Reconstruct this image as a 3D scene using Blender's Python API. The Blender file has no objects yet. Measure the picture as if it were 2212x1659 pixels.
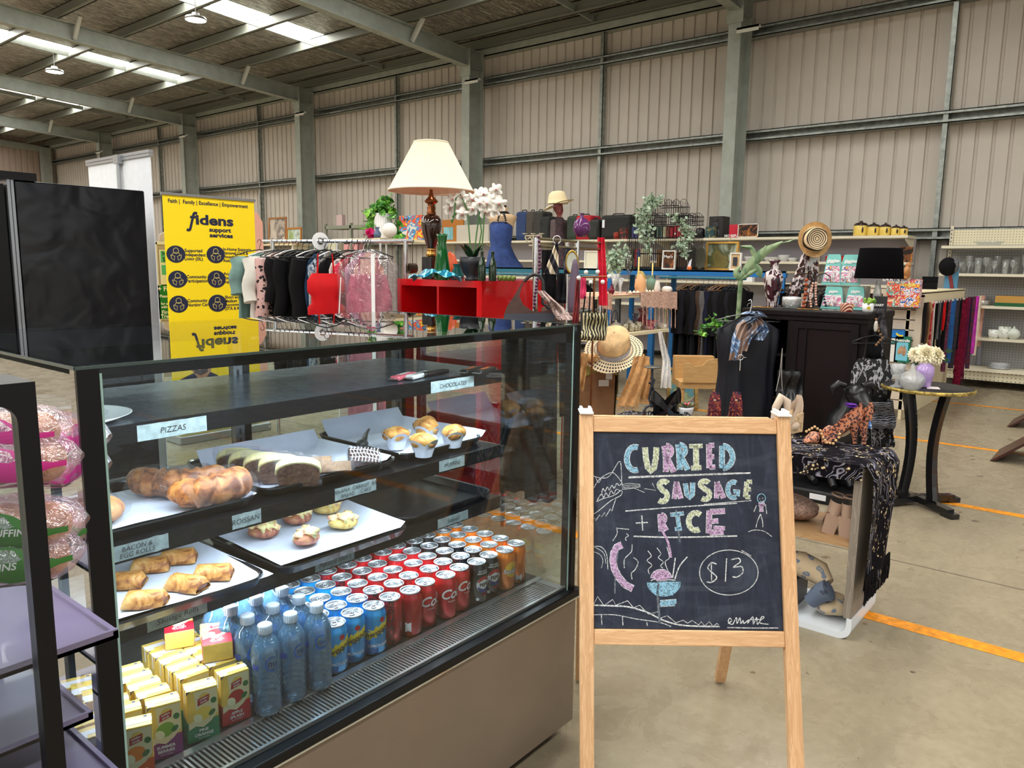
import bpy,bmesh,math,random
from math import sin,cos,pi,radians,atan2,hypot,sqrt
from mathutils import Vector,Matrix,noise
SC=bpy.context.scene
COL=SC.collection
random.seed(7)
FPX,CX,CY,H=1661.0,1106.0,829.5,1.46
def _n(v):return v.normalized()
_vx=_n(Vector((2480-CX,-(594-CY),-FPX)))
_vy=Vector((-947-CX,-(549-CY),-FPX)).normalized()
_vy=_n(_vy-_vx*_vx.dot(_vy));_vz=_vx.cross(_vy)
RC=Matrix((_vx,_vy,_vz))
CAM=Vector((0,0,H))
cd=bpy.data.cameras.new('camera');co=bpy.data.objects.new('camera',cd);COL.objects.link(co)
cd.sensor_width=36;cd.lens=FPX/2212*36;cd.clip_start=.02;cd.clip_end=200
co.matrix_world=Matrix.Translation(CAM)@RC.to_4x4()
SC.camera=co
SC.view_settings.view_transform='Standard';SC.view_settings.look='None'
SC.view_settings.gamma=1;SC.view_settings.use_curve_mapping=False
SC.view_settings.exposure=-0.12
SC.cycles.max_bounces=8;SC.cycles.diffuse_bounces=3;SC.cycles.glossy_bounces=4
SC.cycles.transmission_bounces=6;SC.cycles.transparent_max_bounces=24
SC.cycles.caustics_reflective=False;SC.cycles.caustics_refractive=False
SC.cycles.sample_clamp_indirect=6
wd=bpy.data.worlds.new('daylight');SC.world=wd;wd.use_nodes=True
nt=wd.node_tree;nt.nodes.clear()
wo=nt.nodes.new('ShaderNodeOutputWorld');bg=nt.nodes.new('ShaderNodeBackground')
tc=nt.nodes.new('ShaderNodeTexCoord');sp=nt.nodes.new('ShaderNodeSeparateXYZ');cr=nt.nodes.new('ShaderNodeValToRGB')
nt.links.new(tc.outputs['Generated'],sp.inputs[0]);nt.links.new(sp.outputs['Z'],cr.inputs[0])
e=cr.color_ramp.elements;e[0].position=0.0;e[0].color=(.55,.50,.42,1);e[1].position=.55;e[1].color=(.42,.62,1,1)
q=cr.color_ramp.elements.new(.02);q.color=(1,.97,.9,1)
nt.links.new(cr.outputs[0],bg.inputs[0]);bg.inputs[1].default_value=1.6
nt.links.new(bg.outputs[0],wo.inputs[0])
SKYLIGHT_STRENGTH=24.0
LED_POWER=2.8
def ray(px,py):return RC@Vector((px-CX,-(py-CY),-FPX)).normalized()
def P(px,py,x=None,y=None,z=None):
	d=ray(px,py)
	t=x/d.x if x is not None else(y/d.y if y is not None else(z-H)/d.z)
	return CAM+d*t
def Dp(px,py,d):
	r=ray(px,py);c=RC.transposed()@r
	return CAM+r*(d/-c.z)
def mpp(p):
	c=RC.transposed()@(Vector(p)-CAM);return-c.z/FPX
def on(px,py,x=None,y=None,z=0,d=None):
	p=Dp(px,py,d)if d else P(px,py,x=x,y=y);return Vector((p.x,p.y,z))
def lin(c):
	c=c/255.0
	return c/12.92 if c<=.04045 else((c+.055)/1.055)**2.4
def rgb(t):return(lin(t[0]),lin(t[1]),lin(t[2]),1)
MATS={}
def new_mat(name):
	m=bpy.data.materials.new(name);m.use_nodes=True;m.node_tree.nodes.clear()
	out=m.node_tree.nodes.new('ShaderNodeOutputMaterial');b=m.node_tree.nodes.new('ShaderNodeBsdfPrincipled')
	m.node_tree.links.new(b.outputs[0],out.inputs[0]);MATS[name]=m
	return m,m.node_tree,b,out
def setp(b,rough,metal,spec=None,trans=0,ior=1.45,coat=0):
	b.inputs['Roughness'].default_value=rough;b.inputs['Metallic'].default_value=metal
	b.inputs['Transmission Weight'].default_value=trans;b.inputs['IOR'].default_value=ior
	b.inputs['Coat Weight'].default_value=coat
	if spec is not None:b.inputs['Specular IOR Level'].default_value=spec
def coords(t,scale=(1,1,1),rot=(0,0,0),kind='Object'):
	c=t.nodes.new('ShaderNodeTexCoord');mp=t.nodes.new('ShaderNodeMapping')
	mp.inputs['Scale'].default_value=scale;mp.inputs['Rotation'].default_value=rot
	t.links.new(c.outputs[kind],mp.inputs[0]);return mp.outputs[0]
def tnoise(t,vec,scale,detail=3,rough=.55,dist=0):
	n=t.nodes.new('ShaderNodeTexNoise');n.inputs['Scale'].default_value=scale
	n.inputs['Detail'].default_value=detail;n.inputs['Roughness'].default_value=rough;n.inputs['Distortion'].default_value=dist
	t.links.new(vec,n.inputs['Vector']);return n.outputs['Fac']
def ramp(t,fac,stops,interp='LINEAR'):
	r=t.nodes.new('ShaderNodeValToRGB');r.color_ramp.interpolation=interp
	el=r.color_ramp.elements
	while len(el)<len(stops):el.new(.5)
	for k,(p,c)in enumerate(stops):
		el[k].position=p;el[k].color=rgb(c)if len(c)==3 else c
	t.links.new(fac,r.inputs[0]);return r.outputs[0]
def mixc(t,fac,a,b,mode='MIX'):
	m=t.nodes.new('ShaderNodeMix');m.data_type='RGBA';m.blend_type=mode
	for s,v in((0,fac),(6,a),(7,b)):
		if isinstance(v,(int,float)):m.inputs[s].default_value=v
		elif isinstance(v,tuple):m.inputs[s].default_value=rgb(v)if len(v)==3 else v
		else:t.links.new(v,m.inputs[s])
	return m.outputs[2]
def bump(t,b,h,strength=.3,dist=.01):
	n=t.nodes.new('ShaderNodeBump');n.inputs['Strength'].default_value=strength;n.inputs['Distance'].default_value=dist
	t.links.new(h,n.inputs['Height']);t.links.new(n.outputs[0],b.inputs['Normal'])
def M(name,c=None,rough=.5,metal=0,var=0,vscale=20,bmp=0,bscale=60,spec=None,coat=0,trans=0,ior=1.45,stretch=(1,1,1)):
	if name in MATS:return MATS[name]
	m,t,b,o=new_mat(name);setp(b,rough,metal,spec,trans,ior,coat)
	b.inputs['Base Color'].default_value=rgb(c)
	if var or bmp:
		v=coords(t,stretch)
		if var:
			f=tnoise(t,v,vscale,4)
			lo=tuple(max(0,k*(1-var))for k in c);hi=tuple(min(255,k*(1+var*.8))for k in c)
			t.links.new(ramp(t,f,[(.3,lo),(.7,hi)]),b.inputs['Base Color'])
		if bmp:bump(t,b,tnoise(t,v,bscale,3),bmp,.004)
	return m
def glass_mat(name,tint=(235,245,242),refl=1.0,rough=0.0,absorb=1.0,ior=1.5):
	"""thin pane: clear, with the mirror reflection glass has (no bending of rays)"""
	if name in MATS:return MATS[name]
	m,t,b,o=new_mat(name);t.nodes.remove(b)
	tr=t.nodes.new('ShaderNodeBsdfTransparent');tr.inputs[0].default_value=rgb(tint)
	gl=t.nodes.new('ShaderNodeBsdfGlossy');gl.inputs['Roughness'].default_value=rough
	fr=t.nodes.new('ShaderNodeFresnel');fr.inputs[0].default_value=ior
	mu=t.nodes.new('ShaderNodeMath');mu.operation='MULTIPLY';mu.inputs[1].default_value=refl;mu.use_clamp=True
	mx=t.nodes.new('ShaderNodeMixShader')
	t.links.new(fr.outputs[0],mu.inputs[0]);t.links.new(mu.outputs[0],mx.inputs[0])
	t.links.new(tr.outputs[0],mx.inputs[1]);t.links.new(gl.outputs[0],mx.inputs[2]);t.links.new(mx.outputs[0],o.inputs[0])
	return m
def film_mat(name,tint=(245,245,248),amount=.12,scale=60,strength=.7,milky=.06):
	"""crinkled clear plastic"""
	if name in MATS:return MATS[name]
	m,t,b,o=new_mat(name);t.nodes.remove(b)
	v=coords(t);h=tnoise(t,v,scale,3,.6,1.5)
	bp=t.nodes.new('ShaderNodeBump');bp.inputs['Strength'].default_value=strength;bp.inputs['Distance'].default_value=.01
	t.links.new(h,bp.inputs['Height'])
	tr=t.nodes.new('ShaderNodeBsdfTransparent');tr.inputs[0].default_value=rgb(tint)
	gl=t.nodes.new('ShaderNodeBsdfGlossy');gl.inputs['Roughness'].default_value=.08;t.links.new(bp.outputs[0],gl.inputs['Normal'])
	df=t.nodes.new('ShaderNodeBsdfDiffuse');df.inputs[0].default_value=rgb((230,232,238))
	m1=t.nodes.new('ShaderNodeMixShader');m1.inputs[0].default_value=amount
	m2=t.nodes.new('ShaderNodeMixShader');m2.inputs[0].default_value=milky
	t.links.new(tr.outputs[0],m1.inputs[1]);t.links.new(gl.outputs[0],m1.inputs[2])
	t.links.new(m1.outputs[0],m2.inputs[1]);t.links.new(df.outputs[0],m2.inputs[2]);t.links.new(m2.outputs[0],o.inputs[0])
	return m
def wood(name,a,b2,scale=6,axis=2,rough=.5,coat=0):
	if name in MATS:return MATS[name]
	m,t,b,o=new_mat(name);setp(b,rough,0,coat=coat)
	s=[14,14,14];s[axis]=1.1
	v=coords(t,tuple(s));f=tnoise(t,v,scale,4,.6,1.2)
	t.links.new(ramp(t,f,[(.3,a),(.5,b2),(.58,a),(.75,b2)]),b.inputs['Base Color']);bump(t,b,f,.06,.002)
	return m
def spots(name,base=None,dark=None,mid=None,scale=30,th=.28,rough=.7,ring=False,stretch=(1,1,1)):
	"""leopard-like or blotchy print"""
	if name in MATS:return MATS[name]
	m,t,b,o=new_mat(name);setp(b,rough,0)
	v=coords(t,stretch);w=t.nodes.new('ShaderNodeTexVoronoi');w.inputs['Scale'].default_value=scale
	nn=t.nodes.new('ShaderNodeTexNoise');nn.inputs['Scale'].default_value=scale*.8
	add=t.nodes.new('ShaderNodeVectorMath');add.operation='MULTIPLY_ADD';add.inputs[1].default_value=(.035*30/scale,)*3
	t.links.new(v,nn.inputs['Vector']);t.links.new(nn.outputs['Color'],add.inputs[0]);t.links.new(v,add.inputs[2])
	t.links.new(add.outputs[0],w.inputs['Vector'])
	st=[(0,mid or dark),(th*.55,mid or dark),(th*.62,dark),(th,dark),(th+.05,base)]
	if not ring:st=[(0,dark),(th,dark),(th+.05,base)]
	t.links.new(ramp(t,w.outputs['Distance'],st),b.inputs['Base Color']);return m
def prints(name,cols=None,scale=12,rough=.7,dist=1.5,stretch=(1,1,1),interp='CONSTANT',detail=2):
	"""patches of several colours, for printed cloth and pictures"""
	if name in MATS:return MATS[name]
	m,t,b,o=new_mat(name);setp(b,rough,0)
	f=tnoise(t,coords(t,stretch),scale,detail,.5,dist)
	n=len(cols);st=[(0.0,cols[0])]+[(.30+.42*k/(n-1),cols[k])for k in range(1,n)]
	t.links.new(ramp(t,f,st,interp),b.inputs['Base Color']);return m
def stripes(name,a=None,b2=None,scale=10,axis='X',rough=.6,th=.5,dist=0,rot=(0,0,0),rings=False):
	if name in MATS:return MATS[name]
	m,t,b,o=new_mat(name);setp(b,rough,0)
	w=t.nodes.new('ShaderNodeTexWave');w.inputs['Scale'].default_value=scale;w.inputs['Distortion'].default_value=dist
	w.wave_type='RINGS' if rings else 'BANDS'
	if rings:w.rings_direction=axis
	else:w.bands_direction=axis
	t.links.new(coords(t,rot=rot),w.inputs['Vector'])
	t.links.new(ramp(t,w.outputs['Fac'],[(0,a),(th,b2)],'CONSTANT'),b.inputs['Base Color']);return m
def emit(name,c,s):
	if name in MATS:return MATS[name]
	m,t,b,o=new_mat(name);b.inputs['Base Color'].default_value=rgb(c)
	b.inputs['Emission Color'].default_value=rgb(c);b.inputs['Emission Strength'].default_value=s;return m
_TXT={}
def text_polys(s,bold=0.0,shear=0.0,res=3):
	k=(s,bold,shear)
	if k in _TXT:return _TXT[k]
	cu=bpy.data.curves.new('t','FONT');cu.body=s;cu.size=1;cu.offset=bold;cu.shear=shear;cu.resolution_u=res
	cu.fill_mode='FRONT';cu.space_line=.95
	ob=bpy.data.objects.new('t',cu);COL.objects.link(ob)
	dg=bpy.context.evaluated_depsgraph_get();me=ob.evaluated_get(dg).to_mesh()
	vs=[v.co.copy()for v in me.vertices];fs=[tuple(p.vertices)for p in me.polygons]
	ob.evaluated_get(dg).to_mesh_clear();bpy.data.objects.remove(ob);bpy.data.curves.remove(cu)
	if vs:
		x0=min(v.x for v in vs);x1=max(v.x for v in vs);y0=min(v.y for v in vs);y1=max(v.y for v in vs)
	else:x0=x1=y0=y1=0
	_TXT[k]=(vs,fs,x0,x1,y0,y1);return _TXT[k]
class MB:
	def __init__(s):s.v=[];s.f=[];s.m=[];s.sm=[];s.X=None
	def add(s,vs,fs,mi=0,smooth=False):
		o=len(s.v)
		if s.X is not None:vs=[s.X@Vector(v)for v in vs]
		s.v+=[tuple(v)for v in vs];s.f+=[tuple(i+o for i in f)for f in fs]
		s.m+=[mi]*len(fs);s.sm+=[smooth]*len(fs);return s
	def box(s,a,b,mi=0,bev=0):
		x0,y0,z0=a;x1,y1,z1=b
		if x0>x1:x0,x1=x1,x0
		if y0>y1:y0,y1=y1,y0
		if z0>z1:z0,z1=z1,z0
		if bev:
			bm=bmesh.new();bmesh.ops.create_cube(bm,size=1)
			for v in bm.verts:v.co=Vector(((x0+x1)/2+v.co.x*(x1-x0),(y0+y1)/2+v.co.y*(y1-y0),(z0+z1)/2+v.co.z*(z1-z0)))
			bmesh.ops.bevel(bm,geom=bm.edges[:],offset=bev,segments=2,profile=.5,affect='EDGES')
			s.frombm(bm,mi);return s
		vs=[(x0,y0,z0),(x1,y0,z0),(x1,y1,z0),(x0,y1,z0),(x0,y0,z1),(x1,y0,z1),(x1,y1,z1),(x0,y1,z1)]
		return s.add(vs,[(3,2,1,0),(4,5,6,7),(0,1,5,4),(1,2,6,5),(2,3,7,6),(3,0,4,7)],mi)
	def frombm(s,bm,mi=0,smooth=False):
		bm.verts.ensure_lookup_table();bm.verts.index_update()
		s.add([v.co.copy()for v in bm.verts],[tuple(v.index for v in f.verts)for f in bm.faces],mi,smooth);bm.free()
	def tube(s,pts,r,seg=8,mi=0,closed=False,caps=True):
		pts=[Vector(p)for p in pts];n=len(pts);rs=r if isinstance(r,(list,tuple))else[r]*n
		vs=[];up=None
		for i,p in enumerate(pts):
			if closed:d=pts[(i+1)%n]-pts[i-1]
			else:d=(pts[min(i+1,n-1)]-pts[max(i-1,0)])
			if d.length<1e-9:d=Vector((0,0,1))
			d.normalize()
			if up is None:up=Vector((0,0,1))if abs(d.z)<.9 else Vector((1,0,0))
			a=d.cross(up)
			if a.length<1e-4:a=d.cross(Vector((0,1,0)))
			a.normalize();b=a.cross(d).normalized();up=b
			for k in range(seg):
				t=2*pi*k/seg;vs.append(p+(a*cos(t)+b*sin(t))*rs[i])
		fs=[]
		for i in range(n if closed else n-1):
			j=(i+1)%n
			for k in range(seg):
				l=(k+1)%seg;fs.append((i*seg+k,j*seg+k,j*seg+l,i*seg+l))
		s.add(vs,fs,mi,True)
		if caps and not closed:
			s.add(vs[:seg],[tuple(range(seg))],mi);s.add(vs[-seg:],[tuple(range(seg-1,-1,-1))],mi)
		return s
	def bar(s,p,q,w,h,mi=0,up=(0,0,1)):
		p=Vector(p);q=Vector(q);d=(q-p).normalized();u=Vector(up)
		a=d.cross(u)
		if a.length<1e-4:a=d.cross(Vector((1,0,0)))
		a.normalize();b=a.cross(d)
		vs=[c+a*(sx*w/2)+b*(sy*h/2)for c in(p,q)for sx,sy in((-1,-1),(1,-1),(1,1),(-1,1))]
		return s.add(vs,[(0,1,2,3),(7,6,5,4),(0,4,5,1),(1,5,6,2),(2,6,7,3),(3,7,4,0)],mi)
	def lathe(s,prof,c=(0,0,0),seg=24,mi=0,smooth=True,mis=None,ax=None):
		c=Vector(c);vs=[];R=ax or Matrix.Identity(3)
		for r,z in prof:
			for k in range(seg):
				t=2*pi*k/seg;vs.append(c+R@Vector((r*cos(t),r*sin(t),z)))
		for i in range(len(prof)-1):
			if prof[i]==prof[i+1]:continue
			fs=[(i*seg+k,i*seg+(k+1)%seg,(i+1)*seg+(k+1)%seg,(i+1)*seg+k)for k in range(seg)]
			o=len(s.v)
			if i==0:s.add(vs,[],mi);s._o=o
			s.f+=[tuple(a+s._o for a in f)for f in fs];s.m+=[mis[i]if mis else mi]*seg;s.sm+=[smooth]*seg
		return s
	def ball(s,c,r,seg=12,rings=8,mi=0,noise_amp=0,nscale=10):
		c=Vector(c);rx,ry,rz=r if isinstance(r,(list,tuple))else(r,r,r);vs=[]
		for i in range(rings+1):
			ph=pi*i/rings
			for k in range(seg):
				t=2*pi*k/seg;d=Vector((sin(ph)*cos(t),sin(ph)*sin(t),cos(ph)))
				f=1+noise_amp*noise.noise(Vector((d.x*rx,d.y*ry,d.z*rz))*nscale+c*3)if noise_amp else 1
				vs.append(c+Vector((d.x*rx,d.y*ry,d.z*rz))*f)
		fs=[(i*seg+k,(i+1)*seg+k,(i+1)*seg+(k+1)%seg,i*seg+(k+1)%seg)for i in range(rings)for k in range(seg)]
		return s.add(vs,fs,mi,True)
	def grid(s,fn,nu,nv,mi=0,closed=False,smooth=True,thick=0):
		vs=[fn(i/(nu if closed else nu-1),j/(nv-1))for j in range(nv)for i in range(nu)]
		fs=[(j*nu+i,j*nu+(i+1)%nu,(j+1)*nu+(i+1)%nu,(j+1)*nu+i)for j in range(nv-1)for i in range(nu if closed else nu-1)]
		return s.add(vs,fs,mi,smooth)
	def prism(s,poly,O,U,Vv,t,mi=0):
		"""closed outline in the plane O + u*U + v*V, thickness t along the normal"""
		O=Vector(O);U=Vector(U);Vv=Vector(Vv);N=U.cross(Vv).normalized()*t;n=len(poly)
		vs=[O+U*a+Vv*b for a,b in poly]+[O+U*a+Vv*b+N for a,b in poly]
		return s.add(vs,[tuple(range(n-1,-1,-1)),tuple(range(n,2*n))]+[(i,(i+1)%n,(i+1)%n+n,i+n)for i in range(n)],mi)
	def stroke(s,pts,w,O,U,Vv,t=.0008,mi=0):
		"""a ribbon drawn along 2-D points"""
		O=Vector(O);U=Vector(U);Vv=Vector(Vv);N=U.cross(Vv).normalized()*t;L=[];n=len(pts)
		for i,(a,b)in enumerate(pts):
			p=pts[max(i-1,0)];q=pts[min(i+1,n-1)];dx,dy=q[0]-p[0],q[1]-p[1];l=hypot(dx,dy)or 1
			nx,ny=-dy/l*w/2,dx/l*w/2
			L+=[O+U*(a-nx)+Vv*(b-ny)+N,O+U*(a+nx)+Vv*(b+ny)+N]
		return s.add(L,[(2*i,2*i+2,2*i+3,2*i+1)for i in range(n-1)],mi)
	def text(s,txt,O,U,Vv,size,mi=0,off=.0008,align='C',bold=0.0,shear=0.0,width=None,warp=None,cut=None,valign=None):
		vs,fs,x0,x1,y0,y1=text_polys(txt,bold,shear)
		if not vs:return s
		O=Vector(O);U=Vector(U).normalized();Vv=Vector(Vv).normalized();N=U.cross(Vv).normalized()
		kx=width/(x1-x0)if width else size
		ax={'C':(x0+x1)/2,'L':x0,'R':x1}[align];ay=(y0+y1)/2 if valign=='M' else 0
		pts=[((v.x-ax)*kx,(v.y-ay)*size)for v in vs]
		if warp:
			bm=bmesh.new();bv=[bm.verts.new((a,b,0))for a,b in pts]
			for f in fs:
				try:bm.faces.new([bv[i]for i in f])
				except ValueError:pass
			if cut:
				ax_i,step=cut;lo=min(p[ax_i]for p in pts);hi=max(p[ax_i]for p in pts);c=lo+step
				while c<hi:
					no=(1,0,0)if ax_i==0 else(0,1,0);cc=(c,0,0)if ax_i==0 else(0,c,0)
					bmesh.ops.bisect_plane(bm,geom=bm.verts[:]+bm.edges[:]+bm.faces[:],plane_co=cc,plane_no=no);c+=step
			bm.verts.ensure_lookup_table();bm.verts.index_update()
			s.add([warp(v.co.x,v.co.y)for v in bm.verts],[tuple(v.index for v in f.verts)for f in bm.faces],mi);bm.free()
		else:s.add([O+U*a+Vv*b+N*off for a,b in pts],fs,mi)
		return s
	def build(s,name,mats,parent=None,loc=None,rz=0,smooth=None):
		me=bpy.data.meshes.new(name);me.from_pydata(s.v,[],s.f)
		if not isinstance(mats,(list,tuple)):mats=[mats]
		for m in mats:me.materials.append(m)
		me.polygons.foreach_set('material_index',s.m)
		me.polygons.foreach_set('use_smooth',s.sm if smooth is None else[smooth]*len(s.f));me.update()
		ob=bpy.data.objects.new(name,me);COL.objects.link(ob)
		if parent is not None:ob.parent=parent
		if loc is not None:ob.location=loc
		if rz:ob.rotation_euler.z=rz
		return ob
def tag(o,label,cat,group=None,kind=None):
	o['label']=label;o['category']=cat
	if group:o['group']=group
	if kind:o['kind']=kind
	return o
def thing(name,label,cat,loc=(0,0,0),rz=0,group=None):
	o=bpy.data.objects.new(name,None);COL.objects.link(o);o.empty_display_size=.05
	o.location=loc;o.rotation_euler=(0,0,rz);return tag(o,label,cat,group)
def struct(name,mb,m):o=mb.build(name,m);o['kind']='structure';return o
def dup(root,loc=None,rz=None,label=None,group=None,scale=None):
	r=root.copy();COL.objects.link(r)
	if loc is not None:r.location=loc
	if rz is not None:r.rotation_euler=(root.rotation_euler.x,root.rotation_euler.y,rz)
	if label:r['label']=label
	if group:r['group']=group
	if scale:r.scale=(scale,)*3 if not isinstance(scale,(tuple,list))else scale
	for ch in list(root.children):
		c=ch.copy();COL.objects.link(c);c.parent=r
		for g in list(ch.children):
			d=g.copy();COL.objects.link(d);d.parent=c
	return r
ORD=['first','second','third','fourth','fifth','sixth','seventh','eighth','ninth','tenth','eleventh','twelfth','thirteenth','fourteenth','fifteenth','sixteenth','seventeenth','eighteenth','nineteenth','twentieth']
XV,YV,ZV=Vector((1,0,0)),Vector((0,1,0)),Vector((0,0,1))
def facing(p):return atan2(-p[1],-p[0])
# ============================================================ THE SHED
WX=12.2;SL=.051
def roofz(x):return 5.86+SL*(WX-x)
m,t,b,o=new_mat('concrete');setp(b,.42,0,spec=.35)
v=coords(t)
big=tnoise(t,v,.9,5,.6,.6);fine=tnoise(t,v,26,6,.7);med=tnoise(t,v,5,5,.65,.8)
c=ramp(t,big,[(.3,(136,124,103)),(.55,(146,134,112)),(.75,(156,144,122))])
c=mixc(t,.3,c,ramp(t,fine,[(.3,(112,101,82)),(.7,(172,160,136))]))
c=mixc(t,.14,c,ramp(t,med,[(.35,(120,108,88)),(.65,(168,156,132))]))
vo=t.nodes.new('ShaderNodeTexVoronoi');vo.inputs['Scale'].default_value=7.5;vo.inputs['Randomness'].default_value=1
vn=t.nodes.new('ShaderNodeTexNoise');vn.inputs['Scale'].default_value=26;ad=t.nodes.new('ShaderNodeVectorMath');ad.operation='MULTIPLY_ADD'
ad.inputs[1].default_value=(.06,.06,.06)
t.links.new(v,vn.inputs['Vector']);t.links.new(vn.outputs['Color'],ad.inputs[0]);t.links.new(v,ad.inputs[2]);t.links.new(ad.outputs[0],vo.inputs['Vector'])
sepc=t.nodes.new('ShaderNodeSeparateColor');t.links.new(vo.outputs['Color'],sepc.inputs[0])
thr=t.nodes.new('ShaderNodeMath');thr.operation='MULTIPLY_ADD';thr.inputs[1].default_value=.34;thr.inputs[2].default_value=-.16
t.links.new(sepc.outputs[0],thr.inputs[0])
lt=t.nodes.new('ShaderNodeMath');lt.operation='LESS_THAN';t.links.new(vo.outputs['Distance'],lt.inputs[0]);t.links.new(thr.outputs[0],lt.inputs[1])
ms=t.nodes.new('ShaderNodeMath');ms.operation='MULTIPLY';ms.inputs[1].default_value=.72;t.links.new(lt.outputs[0],ms.inputs[0])
c=mixc(t,ms.outputs[0],c,ramp(t,sepc.outputs[1],[(0,(58,50,42)),(.6,(90,66,50)),(1,(120,104,84))]))
t.links.new(c,b.inputs['Base Color'])
t.links.new(ramp(t,med,[(.3,(110,110,110)),(.7,(170,170,170))]),b.inputs['Roughness'])
bump(t,b,fine,.08,.002)
fl=struct('floor',MB().box((-16,-9,-.2),(WX+.3,33,0)),MATS['concrete'])
line_m=M('orange_line_paint',(222,140,20),.5,var=.18,vscale=30)
wline_m=M('worn_white_line_paint',(186,178,160),.6,var=.1,vscale=12)
joint_m=M('floor_joint',(104,94,78),.8)
def fline(x,y0,y1,w,mt):
	mb=MB();n=24
	vs=[];
	for k in range(n+1):
		y=y0+(y1-y0)*k/n;vs+=[(x-w/2+.004*noise.noise(Vector((k,x,0))),y,.0),(x+w/2+.004*noise.noise(Vector((k,x,5))),y,.0)]
	mb.add([(a,b_,.0012)for a,b_,_ in vs],[(2*i,2*i+1,2*i+3,2*i+2)for i in range(n)])
	mb.build('painted_line',mt,fl)
fline(3.39,-5,5,.085,line_m);fline(5.46,-5,5,.075,line_m);fline(7.38,-5,5,.07,line_m);fline(9.8,-5,3,.07,line_m)
mj=MB();mj.box((4.15,-6,.0),(4.16,8,.0012));mj.box((-4,.02,.0),(12,.03,.0012));mj.build('floor_joint',joint_m,fl)
wall_m=M('wall_steel',(198,190,180),.42,.0,spec=.5,var=.02,vscale=2)
def ribbed(y0,y1,x,z0,z1,pitch=.2,along='y'):
	mb=MB();pr=[];s=y0
	while s<y1:
		pr+=[(s,0),(s+.145,0),(s+.155,.026),(s+.185,.026),(s+.195,0)];s+=pitch
	vs=[]
	for a,d in pr:
		for z in(z0,z1):vs.append((x+d,a,z)if along=='y' else(a,x+d,z))
	mb.add(vs,[(2*i,2*i+1,2*i+3,2*i+2)for i in range(len(pr)-1)]);return mb
wr=ribbed(-8,32.6,WX,0,5.95);wr.box((WX+.03,-8,0),(WX+.06,32.6,5.95))
struct('wall_right',wr,wall_m)
we=ribbed(-14,WX,32.6,0,7.2,along='x');we.box((-14,32.63,0),(WX,32.66,7.2))
struct('wall_back',we,M('end_wall_steel',(176,158,146),.5,spec=.4))
wf_=MB();wf_.box((-16,-8.6,4.4),(WX,-8.5,7.3));wf_.box((6.6,-8.6,0),(WX,-8.5,4.4));wf_.box((-16,-8.6,0),(-6,-8.5,4.4))
struct('wall_front',wf_,wall_m)
wl_=MB();wl_.box((-16.1,-8.6,4.6),(-16,33,7.5));wl_.box((-16.1,10,0),(-16,33,4.6));struct('wall_left',wl_,wall_m)
m,t,b,o=new_mat('foil_insulation');setp(b,.4,.4)
v=coords(t,(1,1,1));f1=tnoise(t,coords(t,(1.6,9,1)),2.6,5,.65,1.4);f2=tnoise(t,v,30,3)
w=t.nodes.new('ShaderNodeTexWave');w.inputs['Scale'].default_value=.62;w.bands_direction='X';t.links.new(v,w.inputs['Vector'])
ad2=t.nodes.new('ShaderNodeMath');ad2.operation='ADD';t.links.new(f1,ad2.inputs[0])
br=t.nodes.new('ShaderNodeTexBrick');br.inputs['Scale'].default_value=3.2;br.inputs['Mortar Size'].default_value=.03
br.inputs['Color1'].default_value=(1,1,1,1);br.inputs['Color2'].default_value=(.9,.9,.9,1);br.inputs['Mortar'].default_value=(.2,.2,.2,1);t.links.new(v,br.inputs['Vector'])
t.links.new(br.outputs['Fac'],ad2.inputs[1])
t.links.new(ramp(t,f1,[(.34,(112,106,96)),(.5,(182,174,160)),(.64,(252,247,236))]),b.inputs['Base Color'])  # crinkle highlights and darks painted into the foil colour
bump(t,b,ad2.outputs[0],1.0,.14)
roof=MB()
x0,x1=-15,WX+.1
SKY=[]
for yc in(13.55,19.2,24.75,30.3,8.2,2.7,-2.8):SKY.append((yc-.37,yc+.37,-14.5,10.15))
ys=[-9]+sorted([a for s_ in SKY for a in s_[:2]])+[32.7]
for k in range(len(ys)-1):
	a,c2=ys[k],ys[k+1];sky=any(abs(a-s_[0])<1e-6 for s_ in SKY)
	xa=x0;xb=x1
	if sky:xa=10.15
	roof.add([(xa,a,roofz(xa)),(xb,a,roofz(xb)),(xb,c2,roofz(xb)),(xa,c2,roofz(xa))],[(0,3,2,1)])
	roof.add([(xa,a,roofz(xa)+.05),(xb,a,roofz(xb)+.05),(xb,c2,roofz(xb)+.05),(xa,c2,roofz(xa)+.05)],[(0,1,2,3)])
struct('ceiling',roof,MATS['foil_insulation'])
sky_m=emit('skylight_sheet',(255,253,246),SKYLIGHT_STRENGTH)
for k,(a,c2,xa,xb)in enumerate(SKY):
	mb=MB();mb.add([(xa,a,roofz(xa)+.03),(xb,a,roofz(xb)+.03),(xb,c2,roofz(xb)+.03),(xa,c2,roofz(xa)+.03)],[(0,3,2,1)])
	struct('window_%d'%(k+1),mb,sky_m)
steel=M('painted_steel',(160,166,158),.5,.15,var=.06,vscale=6)
galv=M('galvanised_steel',(150,156,152),.38,.6,var=.15,vscale=14)
def ibeam_y(mb,x0,x1,y,zlo,zhi):pass
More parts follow.
